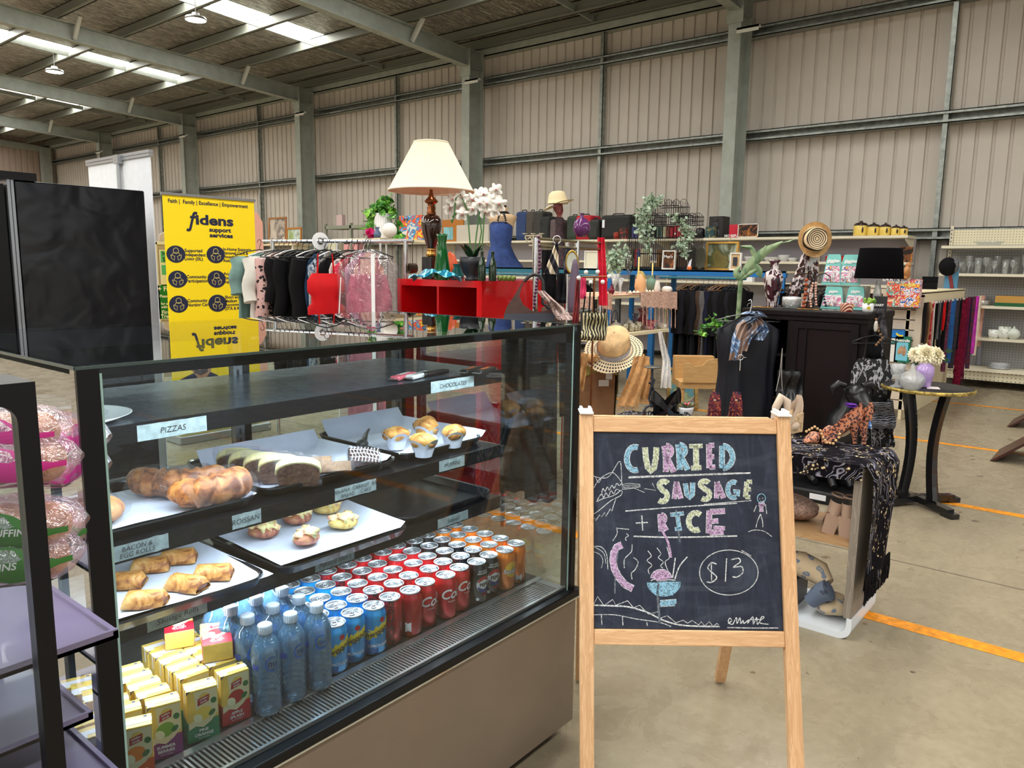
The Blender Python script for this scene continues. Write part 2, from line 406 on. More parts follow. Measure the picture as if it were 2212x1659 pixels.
def column(y,lab):
	mb=MB();z1=5.62
	mb.box((11.56,y-.1,0),(11.574,y+.1,z1));mb.box((11.96,y-.1,0),(11.974,y+.1,z1));mb.box((11.574,y-.005,0),(11.96,y+.005,z1))
	mb.box((11.52,y-.13,0),(12.0,y+.13,.02))
	for zz in(5.28,5.6):mb.box((11.56,y-.1,zz),(11.97,y+.1,zz+.012))
	o=mb.build('steel_column',steel);tag(o,lab,'column','steel portal columns along the ribbed wall')
	b_=MB();b_.box((11.546,y-.13,5.12),(11.56,y+.13,5.62))
	for zz in(5.18,5.5):
		for s_ in(-.08,.08):pass
	b_.build('end_plate',steel,o)
	g_=MB();g_.box((11.45,y-.42,4.98),(11.53,y-.08,5.01));g_.box((11.45,y-.42,4.93),(11.455,y-.08,5.01))
	g_.build('girt_brace',M('pale_bracket',(206,206,196),.5),o)
	r=MB();L=26
	def rz(x):return 5.30+SL*(11.56-x)
	xa,xb=11.544,-14
	for dz0,dz1,wy in((0,.012,.085),(.30,.312,.085),(.012,.30,.005)):
		r.add([(xa,y-wy,rz(xa)+dz0),(xb,y-wy,rz(xb)+dz0),(xb,y+wy,rz(xb)+dz0),(xa,y+wy,rz(xa)+dz0),(xa,y-wy,rz(xa)+dz1),(xb,y-wy,rz(xb)+dz1),(xb,y+wy,rz(xb)+dz1),(xa,y+wy,rz(xa)+dz1)],[(3,2,1,0),(4,5,6,7),(0,1,5,4),(1,2,6,5),(2,3,7,6),(3,0,4,7)][::1])
	return r.build('steel_rafter',steel)
names=['nearest the doorway','between the straw hat and the orange candle','behind the white table lamp','behind the small framed prints','behind the yellow banner','behind the white pull-up screen']
for k,y in enumerate([5.2,10.7,16.2,21.7,27.1]):
	nm=['steel wall column rising behind the black loudspeaker, nearest of the row','steel wall column rising behind the white orchid','steel wall column rising behind the small framed paintings','steel wall column rising behind the yellow banner','steel wall column beyond the white pull-up screen, furthest of the row'][k]
	rn=['steel roof rafter running out of the top centre of the photo','steel roof rafter crossing above the lamp shade, longest in view','third steel roof rafter from the front','fourth steel roof rafter from the front','furthest steel roof rafter before the end wall'][k]
	r=column(y,nm)
	tag(r,rn,'rafter','steel roof rafters')
	for xx in(10.1,6.6):
		fb=MB();z=roofz(xx)-.12
		fb.bar((xx,y-.03,z-.42+.0),(xx-.0,y-.34,z-.06),.065,.06);fb.build('fly_brace',M('pale_brace',(196,198,190),.5),r)
pz=MB
for k,x in enumerate([11.9,11.32,10.1,8.86,7.62,6.4,5.15,3.9,2.65,1.4,.15,-1.1]):
	mb=MB();z=roofz(x)-.005
	mb.box((x-.012,-8,z-.2),(x+.012,32.5,z));mb.box((x-.075,-8,z-.2),(x+.012,32.5,z-.186));mb.box((x-.012,-8,z-.012),(x+.075,32.5,z))
	o=mb.build('roof_purlin',M('purlin_steel',(124,127,118),.5,.1));tag(o,'long roof purlin, %s from the ribbed wall'%ORD[k],'purlin','purlins under the foil roof')
for k,yb in enumerate([2.4,7.95,13.45,18.95,24.4]):
	mb=MB()
	for xa,xb in((11.32,11.9),(10.1,11.32),(8.86,10.1),(7.62,8.86),(6.4,7.62)):
		mb.bar((xa+.03,yb,roofz(xa)-.13),(xb-.03,yb,roofz(xb)-.13),.03,.1)
	o=mb.build('purlin_bridging',steel);tag(o,'row of steel bridging between purlins, %s from the front'%ORD[k],'beam','bridging between the purlins')
for k,(z,nm)in enumerate(((3.53,'long galvanised wall girt at mid height of the ribbed wall'),(5.08,'long galvanised wall girt just under the eaves'),(1.98,'low galvanised wall girt behind the white shelving'))):
	mb=MB();mb.box((WX-.012,-8,z-.08),(WX-.0,32.5,z+.08));mb.box((WX-.2,-8,z+.068),(WX-.012,32.5,z+.08));mb.box((WX-.2,-8,z-.08),(WX-.012,32.5,z-.068));mb.box((WX-.2,-8,z+.04),(WX-.19,32.5,z+.08));mb.box((WX-.2,-8,z-.08),(WX-.19,32.5,z-.04))
	o=mb.build('wall_girt',galv);tag(o,nm,'girt','girts along the ribbed wall')
mb=MB();mb.box((WX-.2,-8,5.56),(WX-.01,32.5,5.58));mb.box((WX-.2,-8,5.56),(WX-.185,32.5,5.86));mb.box((WX-.3,-8,5.70),(WX-.2,32.5,5.74))
tag(mb.build('eaves_beam',steel),'deep steel eaves beam where wall meets roof','beam')
for k,y in enumerate([2.33,7.86,13.24,18.6,24.0]):
	mb=MB();mb.box((WX-.17,y-.035,0),(WX-.155,y+.035,5.7));mb.box((WX-.17,y-.035,0),(WX-.06,y-.028,5.7))
	o=mb.build('wall_stiffener',galv);tag(o,'thin upright wall stiffener between columns, %s from the front'%ORD[k],'stiffener','upright stiffeners on the ribbed wall')
mb=MB();mb.box((WX-.5,32.1,0),(WX-.2,32.4,5.6));tag(mb.build('corner_column',steel),'pale steel corner column at the far end of the ribbed wall','column')
mb=MB();mb.add([(WX-.2,32.35,5.45),(-14,32.35,6.8),(-14,32.35,7.0),(WX-.2,32.35,5.65),(WX-.2,32.5,5.45),(-14,32.5,6.8),(-14,32.5,7.0),(WX-.2,32.5,5.65)],[(0,1,2,3),(7,6,5,4),(0,4,5,1),(3,2,6,7)])
mb.box((-14,32.35,3.45),(WX-.2,32.5,3.6))
tag(mb.build('end_wall_beam',steel),'steel rafter and girt across the far end wall','beam')
lampm=emit('lamp_lens',(255,246,225),60);lampb=M('lamp_housing',(150,150,148),.4,.5)
for k,(px,py,d)in enumerate(((423,44,13.3),(118,156,16.8))):
	p=Dp(px,py,d);th=thing('high_bay_lamp',['round high-bay lamp hanging below the brightest skylight','round high-bay lamp hanging below the second skylight'][k],'lamp',p,0,'high-bay lamps')
	mb=MB();mb.lathe([(.0,.12),(.06,.12),(.07,.06),(.17,.05),(.19,0),(.17,0)],seg=20);mb.tube([(0,0,.12),(.0,0,roofz(p.x)-p.z-.1)],.006,6);mb.build('housing',lampb,th)
	mb=MB();mb.lathe([(.17,.005),(0,.004)],seg=20);mb.build('lens',lampm,th)
# ============================================================ THE REFRIGERATED GLASS DISPLAY CASE
blackp=M('black_powder_coat',(9,9,12),.32,0,spec=.3)
blackm=M('black_plastic',(14,14,16),.45)
chrome=M('chrome',(215,218,222),.12,1)
brushed=M('brushed_steel',(170,170,168),.3,.9)
pane=glass_mat('case_glass',(226,238,238),1.15)
topglass=glass_mat('case_top_glass',(205,222,222),1.35)
gedge=M('glass_edge',(150,185,178),.25)
ledm=emit('led_strip',(225,238,255),14)
taupe=M('taupe_panel',(130,115,101),.3,.35,var=.05,vscale=3,coat=.2)
paper=M('masking_tape',(150,164,166),.7,var=.12,vscale=60)
ink=M('marker_ink',(22,24,28),.6)
KX0,KX1,KY0,KY1=.481,1.842,1.259,2.03
KZ0,KZ1,DZ=.05,1.298,.50
case=thing('display_case','tall glass refrigerated display case with taupe front panel, full of food and drinks','display case',(KX0,KY0,0))
def cb():mb=MB();mb.X=Matrix.Translation(Vector((-KX0,-KY0,0)));return mb
mb=cb();mb.box((KX0,KY0,KZ0),(KX1+.025,KY0+.02,.462));mb.build('front_panel',taupe,case)
mb=cb();mb.box((KX0,KY0+.03,KZ0),(KX1+.02,KY1,DZ-.03));mb.box((KX0+.05,KY0+.08,0),(KX1-.04,KY1-.03,KZ0));mb.build('base_cabinet',blackm,case)
mb=cb();mb.box((KX0-.01,KY0-.018,.468),(KX1+.03,KY0+.012,.492),bev=.003);mb.box((KX0,KY0-.0,.462),(KX1+.02,KY0+.03,.47));mb.build('bottom_rail',blackp,case)
mb=cb();mb.box((KX0-.005,KY0-.012,.460),(KX1+.026,KY0-.002,.4675));mb.build('chrome_trim',chrome,case)
mb=cb();mb.box((KX0+.01,KY0+.115,DZ-.02),(KX1-.01,KY1-.03,DZ));mb.build('deck',M('dark_deck',(34,36,42),.25,.3),case)
mb=cb();mb.box((KX0+.01,KY0+.1,DZ-.02),(KX1-.012,KY0+.118,DZ+.004));mb.box((KX0+.01,KY0+.012,DZ-.02),(KX1-.012,KY0+.02,DZ+.001));mb.box((KX1-.04,KY0+.02,DZ-.02),(KX1-.012,KY0+.1,DZ-.002));mb.build('steel_lip',brushed,case)
mb=cb();x=KX0+.016
mb.box((KX0+.01,KY0+.02,DZ-.02),(KX1-.04,KY0+.1,DZ-.015),1)
while x<KX1-.045:
	mb.box((x,KY0+.021,DZ-.006),(x+.0045,KY0+.099,DZ-.001));x+=.0098
mb.build('air_grille',[brushed,blackm],case)
mb=cb();mb.add([(KX0+.003,KY0,.49),(KX1-.012,KY0,.49),(KX1-.012,KY0,KZ1),(KX0+.003,KY0,KZ1)],[(0,1,2,3)]);fg=mb.build('front_glass',pane,case)
mb=cb();mb.box((KX0+.034,KY0-.002,.50),(KX0+.0385,KY0-.001,KZ1-.012));mb.build('glass_edge',gedge,fg);mb=cb();mb.box((KX1-.026,KY0-.002,.495),(KX1-.022,KY0-.001,KZ1-.004));mb.build('glass_edge',gedge,fg)
mb=cb();mb.box((KX0,KY0-.004,.49),(KX0+.034,KY0+.002,KZ1-.004));mb.box((KX0+.034,KY0+.001,KZ1-.022),(KX1-.026,KY0+.003,KZ1-.006));mb.box((KX1-.010,KY0-.003,.49),(KX1+.012,KY0+.02,KZ1-.002))
mb.build('black_border',blackp,fg)
mb=cb();mb.add([(KX0,KY0,KZ1),(KX1,KY0,KZ1),(KX1,KY1+.045,KZ1),(KX0,KY1+.045,KZ1)],[(0,1,2,3)]);tg=mb.build('top_glass',topglass,case)
mb=cb();mb.box((KX0,KY0-.003,KZ1-.004),(KX1,KY0+.001,KZ1+.001));mb.box((KX0-.002,KY0,KZ1-.004),(KX0+.001,KY1+.045,KZ1+.001));mb.box((KX1-.002,KY0,KZ1-.004),(KX1+.001,KY1+.045,KZ1+.001));mb.build('glass_edge',M('dark_glass_edge',(60,74,72),.15),tg)
mb=cb();mb.box((KX0+.01,KY0+.012,KZ1-.010),(KX1-.02,KY0+.03,KZ1-.004));mb.box((KX0,KY0+.02,KZ1-.012),(KX0+.03,KY1+.04,KZ1-.003));mb.box((KX0,KY1-.02,KZ1-.05),(KX1,KY1+.045,KZ1-.004));mb.build('black_border',blackp,tg)
pane2=glass_mat('side_glass',(226,238,238),.55)
for xx,nm in((KX0,'side_glass'),(KX1-.004,'side_glass')):
	mb=cb();mb.add([(xx,KY0+.003,.49),(xx,KY1,.49),(xx,KY1,KZ1-.003),(xx,KY0+.003,KZ1-.003)],[(0,1,2,3)]);sg=mb.build(nm,pane2,case)
	mb=cb();d=.004 if xx==KX0 else-.004
	mb.box((xx+d,KY0+.004,.49),(xx+d*1.6,KY0+.034,KZ1-.006));mb.box((xx+d,KY1-.05,.49),(xx+d*1.6,KY1,KZ1-.006));mb.box((xx+d,KY0,KZ1-.055),(xx+d*1.6,KY1,KZ1-.006));mb.build('black_border',blackp,sg)
mb=cb()
for x in(KX0+.01,1.19,KX1-.055):mb.box((x,KY1-.035,DZ),(x+.045,KY1,KZ1-.02))
mb.box((KX0,KY1-.03,DZ),(KX1,KY1,DZ+.05));mb.build('back_frame',blackp,case)
for k,x in enumerate((1.765,KX0+.05,1.16)):
	mb=cb();mb.box((x,KY1-.075,DZ),(x+.028,KY1-.055,KZ1-.03))
	z=DZ+.03
	while z<1.24:mb.box((x+.011,KY1-.0765,z),(x+.017,KY1-.0745,z+.016),1);z+=.028
	mb.build('slotted_upright',[M('dark_steel',(95,98,102),.35,.7),blackm],case)
for x in(KX0+.006,1.1):
	mb=cb();mb.add([(x+.04,KY1-.02,DZ+.05),(x+.66,KY1-.02,DZ+.05),(x+.66,KY1-.02,KZ1-.05),(x+.04,KY1-.02,KZ1-.05)],[(0,1,2,3)]);mb.build('back_door_glass',pane,case)
shelf_m=M('shelf_black',(10,11,15),.3,.1)
shelf_g=M('shelf_top_grey',(88,98,110),.25,.7)
def tape(mb,x0,x1,zc,txt,h=.036,tilt=0,lines=None):
	y=1.4975
	U=Vector((1,0,tilt)).normalized();Vv=Vector((-tilt,0,1)).normalized();xm=(x0+x1)/2
	n=10;w=(x1-x0)/2;vs=[]
	for k in range(n+1):
		a=-w+2*w*k/n;jg=.0015*noise.noise(Vector((a*90,zc*40,0)))
		for s_ in(-1,1):p=Vector((xm,y,zc))+U*a+Vv*(s_*h/2+jg*s_);vs.append(p+Vector((0,-.0006-.0005*abs(noise.noise(p*120)),0)))
	mb.add(vs,[(2*i,2*i+2,2*i+3,2*i+1)for i in range(n)],1)
	for i,l in enumerate(lines or[txt]):
		nl=len(lines or[txt]);zz=zc+(.0-(i-(nl-1)/2)*.013)
		mb.text(l,(xm,y-.0016,zz),U,Vv,.017/max(1,nl*.62),2,valign='M',shear=.12,bold=-.008)
shelf_specs=[('upper',1.147,[(.677,.822,1.122,'PIZZAS',None),(1.481,1.658,1.122,'CHOCOLATES',None)]),('middle',.912,[(.60,.727,.893,'',['BACON &','EGG ROLLS']),(.870,.942,.888,'CROISSANTS',None),(1.148,1.281,.886,'',['BANANA  CARROT  BAC','BREAD     CAKE   ']),(1.513,1.619,.887,'MUFFINS',None)]),('lower',.748,[(.673,.803,.714,'Sausage Rolls',None),(1.084,1.205,.716,'Potatoe Slice\'s',None),(1.507,1.635,.722,'Scone\'s',None)])]
for nm,z,labs in shelf_specs:
	mb=cb();mb.box((KX0+.04,1.5,z-.012),(1.785,1.985,z),3 if nm=='upper' else 0);mb.box((KX0+.04,1.498,z-.037),(1.785,1.504,z+.001));mb.box((KX0+.04,1.504,z-.03),(KX0+.046,1.985,z-.012));mb.box((1.779,1.504,z-.03),(1.785,1.985,z-.012))
	for a,b_,zc,tx,ln in labs:tape(mb,a,b_,z-(.020 if nm!='middle' else.016),tx,.032 if nm!='lower' else.028,lines=ln)
	sh=mb.build('shelf',[shelf_m,paper,ink,shelf_g],case);sh['label']='black %s shelf with taped paper price labels'%nm
	mb=cb();mb.box((KX0+.06,1.53,z-.020),(1.75,1.545,z-.0125));mb.build('led_strip',ledm,sh)
mb=cb();mb.box((KX0+.04,KY0+.03,KZ1-.020),(KX1-.05,KY0+.044,KZ1-.012));mb.build('led_strip',ledm,case)
def lamp_area(name,loc,sx,sy,power,col=(.86,.93,1),rot=(0,0,0)):
	ld=bpy.data.lights.new(name,'AREA');ld.shape='RECTANGLE';ld.size=sx;ld.size_y=sy;ld.energy=power;ld.color=col
	lo=bpy.data.objects.new(name,ld);COL.objects.link(lo);lo.location=loc;lo.rotation_euler=rot;return lo
lamp_area('case_light_top',((KX0+KX1)/2,KY0+.04,KZ1-.024),1.25,.02,LED_POWER*3.0,rot=(radians(22),0,0))
for z,pw in((1.147,1.3),(.912,1.2),(.748,1.8)):lamp_area('case_light_shelf',((KX0+KX1)/2,1.537,z-.024),1.2,.015,LED_POWER*pw,rot=(radians(-6),0,0))
tray_m=M('black_enamel_tray',(20,21,25),.3,.2,coat=.4)
bake=M('baking_paper',(208,213,228),.75,var=.03,bmp=.15,bscale=60)
def rrect(w,d,r,n=5):
	pts=[]
	for cx,cy,a0 in((w/2-r,d/2-r,0),(-w/2+r,d/2-r,pi/2),(-w/2+r,-d/2+r,pi),(w/2-r,-d/2+r,1.5*pi)):
		for k in range(n+1):a=a0+pi/2*k/n;pts.append((cx+r*cos(a),cy+r*sin(a)))
	return pts
def tray(label,cx,cy,z,w,d,rz=0,paper_rect=None,hgt=.022):
	th=thing('baking_tray',label,'baking tray',(cx,cy,z),rz,'black baking trays on the case shelves')
	mb=MB();rings=[(rrect(w-.03,d-.03,.03),.0015),(rrect(w-.012,d-.012,.04),hgt),(rrect(w,d,.045),hgt+.002),(rrect(w+.002,d+.002,.045),hgt-.002),(rrect(w-.026,d-.026,.03),0)]
	n=len(rings[0][0]);vs=[(a,b_,zz)for r_,zz in rings for a,b_ in r_]
	fs=[tuple(range(n))]
	for i in range(len(rings)-1):fs+=[(i*n+k,i*n+(k+1)%n,(i+1)*n+(k+1)%n,(i+1)*n+k)for k in range(n)]
	fs.append(tuple(range(5*n-1,4*n-1,-1)))
	mb.add(vs,fs);mb.sm=[False]*len(mb.f);mb.build('pan',tray_m,th)
	return th
def sheet(label,pts,z,lift=(),wob=.003,dz=.004):
	"""baking paper: quad pts (world) raised at given edges"""
	a,b_,c_,d_=[Vector((p[0],p[1],0))for p in pts];nu,nv=24,18
	mb=MB()
	def fn(u,v):
		p=a.lerp(b_,u).lerp(d_.lerp(c_,u),v);e_=0
		for side,h in lift:
			q_={'L':1-u,'R':u,'F':1-v,'B':v}[side];e_=max(e_,h*max(0,(q_-.86)/.14)**1.6)
		return(p.x,p.y,z+dz+e_+wob*(.5+.5*noise.noise(Vector((p.x*14,p.y*14,z)))))
	mb.grid(fn,nu,nv);o=mb.build('baking_paper',bake);tag(o,label,'baking paper');return o
S1,S2,S3=1.148,.913,.749
tray('black tray of sausage rolls on the lower shelf, leftmost of the lower trays',.757,1.665,S3,.36,.42,-.03)
tray('black tray holding the topped potatoes on the lower shelf',1.165,1.63,S3,.40,.36,.0)
tray('empty black tray on the lower shelf behind the scones label',1.575,1.68,S3,.38,.36,.0)
tray('black tray under the croissants on the middle shelf',.76,1.70,S2,.40,.36,0)
tray('black tray of sliced cakes at the centre of the middle shelf',1.195,1.735,S2,.42,.40,0)
tray('black tray of muffins at the right end of the middle shelf',1.605,1.76,S2,.34,.42,0)
sheet('white baking paper under the sausage rolls',[(.60,1.485),(.935,1.445),(.93,1.80),(.60,1.84)],S3,(('F',.016),('R',.018)))
sheet('white baking paper under the topped potatoes',[(.975,1.475),(1.35,1.462),(1.375,1.775),(.985,1.785)],S3,(('F',.018),('R',.03),('L',.018),('B',.02)))
sheet('white baking paper under the bacon roll and croissants',[(.575,1.54),(.955,1.53),(.945,1.84),(.575,1.84)],S2,(('F',.016),('R',.02)))
sheet('white baking paper under the cake slices',[(1.01,1.56),(1.39,1.56),(1.385,1.90),(1.01,1.90)],S2,(('R',.024),('F',.014),('B',.05)))
sheet('white baking paper under the muffins with raised corners',[(1.45,1.57),(1.785,1.56),(1.77,1.95),(1.45,1.95)],S2,(('R',.032),('F',.01),('B',.06)))
def pastry_mat(name,pale,gold,dark,scale=18):
	if name in MATS:return MATS[name]
	m,t,b,o=new_mat(name);setp(b,.45,0,spec=.4);v=coords(t)
	f=tnoise(t,v,scale,5,.62,.8)
	t.links.new(ramp(t,f,[(.25,pale),(.47,gold),(.62,dark),(.8,tuple(int(k*.7)for k in dark))]),b.inputs['Base Color']);bump(t,b,tnoise(t,v,scale*6,3),.5,.002);return m
puff=pastry_mat('puff_pastry',(222,186,126),(192,132,68),(128,72,32),34)
filling=M('sausage_filling',(88,48,36),.6,var=.2)
wrap=film_mat('cling_wrap',amount=.075,scale=130,strength=1.0,milky=.012)
def sausage_roll(label,p,rz,L=.082,W=.052,group='sausage rolls on the left lower tray'):
	th=thing('sausage_roll',label,'sausage roll',(p[0],p[1],S3+.0095),rz,group)
	mb=MB();sd=random.random()*50
	def fn(u,v):
		a=u*2*pi;x=(v-.5)*L;en=abs(v-.5)*2
		hh=.0145*(1-.55*max(0,(en-.82)/.18)**2);ww=W/2*(1+.04*sin(v*9+sd))
		cx_=cos(a);sz=sin(a);k=1+.06*noise.noise(Vector((x*60,a,sd)))
		z=hh*(1+max(0,sz)*.9)*(abs(sz)**.8 if sz>0 else 0)+(.002 if sz>0 else 0)
		return(x,ww*k*(abs(cx_)**.7)*(1 if cx_>0 else-1),z)
	mb.grid(fn,20,12,closed=True);mb.build('pastry',puff,th)
	for s_ in(-1,1):
		mb=MB();mb.ball((s_*(L/2-.002),0,.009),(.003,W*.34,.005),10,6);mb.build('filling',filling,th)
	return th
rl=[((270,1262),2.4,'sausage roll half hidden by the left edge of the glass'),((325,1228),-.55,'sausage roll in the middle of the back pair on the left tray'),((385,1210),-.62,'sausage roll at the back right of the left tray'),((315,1303),-.75,'sausage roll nearest the front label'),((404,1268),-1.15,'sausage roll with split side, front centre of the left tray'),((461,1244),-.72,'sausage roll at the right edge of the left tray')]
for q_,a,lb in rl:p=P(*q_,z=S3+.012);sausage_roll(lb,p,a)
skin=pastry_mat('potato_skin',(196,150,96),(160,100,80),(120,64,56),30);skin2=pastry_mat('pale_potato_skin',(226,200,130),(214,184,110),(180,140,70),30)
cheese=pastry_mat('melted_cheese',(244,238,196),(232,220,150),(214,140,124),90)
for k,(q_,pale,lb)in enumerate([((571,1160),0,'baked potato half with cheese, leftmost on the tray'),((645,1130),0,'baked potato half at the back left with browned cheese'),((708,1108),1,'pale baked potato half furthest back on the tray'),((743,1140),1,'pale baked potato half nearest the scones tray'),((663,1174),0,'baked potato half in front, nearest the glass')]):
	p=P(*q_,z=S3+.01);th=thing('topped_potato',lb,'baked potato',(p.x,p.y,S3+.0095),random.uniform(-.5,.4),'baked potatoes topped with ham and cheese')
	mb=MB();mb.ball((0,0,.016),(.040,.030,.0175),18,10,0,.18,30);mb.build('potato',skin2 if pale else skin,th)
	mb=MB();mb.ball((0,0,.028),(.034,.025,.0145),22,12,0,.8,90)
	for j in range(4):a=random.random()*6.28;mb.ball((.026*cos(a),.018*sin(a),.014),(.006,.005,.010),8,5,0,.3,80)
	mb.build('cheese_topping',cheese,th)
	mb=MB()
	for j in range(9):a=random.random()*6.28;r_=random.random()**.5*.018;mb.ball((r_*1.2*cos(a),r_*.8*sin(a),.0325),(.003,.0025,.002),6,4)
	mb.build('ham_pieces',M('ham',(214,140,136),.5),th)
crust=pastry_mat('croissant_crust',(222,168,100),(190,116,56),(120,62,28),30)
def croissant(label,p,rz,s=1.0,tilt=.0):
	th=thing('croissant',label,'croissant',p,rz,'wrapped croissants on the middle shelf')
	th.rotation_euler=(tilt,0,rz)
	mb=MB();n=52;sg=18
	def fn(u,v):
		t_=(v-.5)*2;ang=t_*1.9;R=.046*s;cx,cy=R*sin(ang)*1.15,-R*cos(ang)+R*.6
		r=(.028*s)*max(.0,(1-abs(t_)**2.3))**.62+.002;r*=.86+.30*((abs(t_)*4.6+.2)%1.0)*(1-abs(t_)*.3)
		a=u*2*pi;nx,ny=sin(ang),-cos(ang)
		return(cx+nx*r*cos(a),cy+ny*r*cos(a),r*.92*sin(a)+.028*s)
	mb.grid(fn,sg,n,closed=True);mb.build('crust',crust,th)
	mb=MB();mb.ball((0,-.012*s,.029*s),(.066*s,.054*s,.034*s),26,14,0,.25,30);mb.build('plastic_wrap',wrap,th)
	return th
for q_,z_,a,s_,lb in[((350,1046),0,-.9,1.15,'wrapped croissant furthest left, darker brown'),((412,1048),.0,-.35,1.2,'wrapped croissant in the middle of the three'),((464,1066),.0,.1,1.35,'wrapped croissant in front on the edge of the paper')]:
	p=P(q_[0],q_[1],z=S2+.03);croissant(lb,(p.x,p.y,S2+.008+z_),a,s_)
bun=pastry_mat('bread_roll_crust',(236,190,130),(214,150,90),(178,106,58),16)
for q_,lb in(((243,1108),'wrapped bacon roll at the left edge of the front glass'),):
	p=P(*q_,z=S2+.03);th=thing('bread_roll',lb,'bread roll',(p.x-.02,p.y+.02,S2+.008))
	mb=MB();mb.ball((0,0,.03),(.052,.045,.030),20,12,0,.15,20);mb.build('bun',bun,th)
	mb=MB();mb.ball((0,0,.031),(.058,.051,.034),24,14,0,.3,45);mb.build('plastic_wrap',wrap,th)
cake=pastry_mat('banana_bread',(170,126,96),(140,98,72),(96,60,42),60);cream=M('cream_crust',(226,214,150),.5,var=.1)
def slice_(label,name,cat,p,rz,lean,m1,m2,w=.085,h=.062,d=.022,grp=None):
	th=thing(name,label,cat,p,rz,grp);th.rotation_euler=(lean,0,rz)
	out=[(-w/2*.86,0),(w/2*.86,0),(w/2,h*.55)]+[(w/2*cos(a),h*.6+h*.4*sin(a))for a in[pi*k/10 for k in range(1,10)]]+[(-w/2,h*.55)]
	mb=MB();mb.prism(out,(0,d/2,0),(1,0,0),(0,0,1),d,0);mb.build('crumb',m1,th)
	if m2:
		n=len(out);mb=MB();o2=[(a*1.03,b_*1.03-.001)for a,b_ in out]
		vs=[(a,d/2+.0,b_)for a,b_ in o2]+[(a,-d/2-.0,b_)for a,b_ in o2]+[(a*.93,d/2+.0006,b_*.93+.002)for a,b_ in o2]+[(a*.93,-d/2-.0006,b_*.93+.002)for a,b_ in o2]
		fs=[]
		for i in range(2,n-1):
			j=i+1;fs+=[(i,j,n+j,n+i),(i,2*n+i,2*n+j,j),(n+i,n+j,3*n+j,3*n+i)]
		mb.add(vs,fs);mb.build('rind',m2,th)
	mb=MB();mb.box((-w/2-.003,-d/2-.003,-.001),(w/2+.003,d/2+.003,h+.004),bev=.002);mb.build('plastic_wrap',wrap,th)
	return th
sl=[((527,1012),.0),((552,1020),.0),((583,1025),.0),((614,1030),.0),((650,1038),.0)]
for k,(q_,_)in enumerate(sl):
	p=P(q_[0]-4,q_[1]+10,z=S2+.012);slice_('wrapped slice of banana bread, %s'%['furthest left in the row','second from the left','third from the left','fourth from the left','largest and nearest the glass'][k],'cake_slice','cake slice',(p.x,p.y,S2+.016),-.80+.04*k,.62-.02*k,cake,cream,.105,.082,.02,'wrapped banana bread slices')
carrot=pastry_mat('carrot_cake',(206,178,146),(176,138,100),(128,86,58),60)
for k,(q_,lb)in enumerate([((672,1008),'wrapped slice of carrot cake lying behind the banana bread'),((712,1018),'wrapped slice of carrot cake next to the brownie')]):
	p=P(*q_,z=S2+.02);slice_(lb,'cake_slice','cake slice',(p.x-.0,p.y-.01,S2+.028),-.5,1.22,carrot,None,.085,.07,.024,'wrapped carrot cake slices')
p=P(790,995,z=S2+.02);brn=thing('chocolate_brownie','wrapped dark brownie drizzled with white icing','brownie',(p.x-.01,p.y-.005,S2+.03),-.45);brn.rotation_euler=(.35,.12,-.6)
mb=MB();mb.box((-.042,-.032,-.012),(.042,.032,.012),bev=.004);mb.build('brownie',M('brownie',(62,34,28),.35,var=.25,vscale=50,bmp=.5,bscale=200),brn)
mb=MB()
for k in range(9):x=-.036+.009*k;mb.tube([(x,-.034,.0125),(x+.004,-.01,.0135),(x-.002,.012,.0135),(x+.003,.034,.0125)],.0013,6)
for k in range(3):y=-.02+.018*k;mb.tube([(-.04,y,.0138),(0,y+.006,.0142),(.04,y-.003,.0135)],.0011,6)
mb.build('icing_drizzle',M('white_icing',(240,238,232),.4),brn)
mb=MB();mb.box((-.045,-.036,-.014),(.045,.036,.0165),bev=.003);mb.build('plastic_wrap',wrap,brn)
muf=pastry_mat('muffin_top',(238,200,130),(214,158,84),(150,92,46),30)
for q_,kind,lb in[((856,962),'berry','muffin with a pink berry centre, leftmost of four'),((915,978),'choc','muffin in a torn paper cup, nearest the front'),((921,945),'choc','tall golden muffin furthest back'),((978,958),'blue','blueberry muffin on the right of the four')]:
	p=P(*q_,z=S2+.02);up=kind=='choc' and q_[1]==945
	th=thing('muffin',lb,'muffin',(p.x,p.y,S2+.010),random.random()*3,'muffins in paper cups')
	mb=MB();mb.ball((0,0,.044),(.038,.038,.024 if not up else.034),20,12,0,.22,40);mb.build('muffin_top',muf,th)
	mb=MB()
	for j in range(6):a=j*1.1+random.random();r_=random.random()*.018;mb.ball((r_*cos(a),r_*sin(a),.060+(.008 if up else 0)-r_*.35),(.0045,.0038,.003),7,5)
	mb.build('fruit_pieces',M({'berry':'raspberry','choc':'choc_chip','blue':'blueberry'}[kind],{'berry':(168,40,66),'choc':(54,30,22),'blue':(44,44,74)}[kind],.5),th)
	mb=MB()
	def fn(u,v):
		a=u*2*pi;k_=abs(cos(2*a));r_=.024+v*.012+(.012*max(0,v-.6)*k_*2.2);return(r_*cos(a),r_*sin(a),v*(.036+.018*k_))
	mb.grid(fn,40,8,closed=True);mb.lathe([(0,.0005),(.021,.0005)],seg=16);mb.build('paper_cup',bake,th)
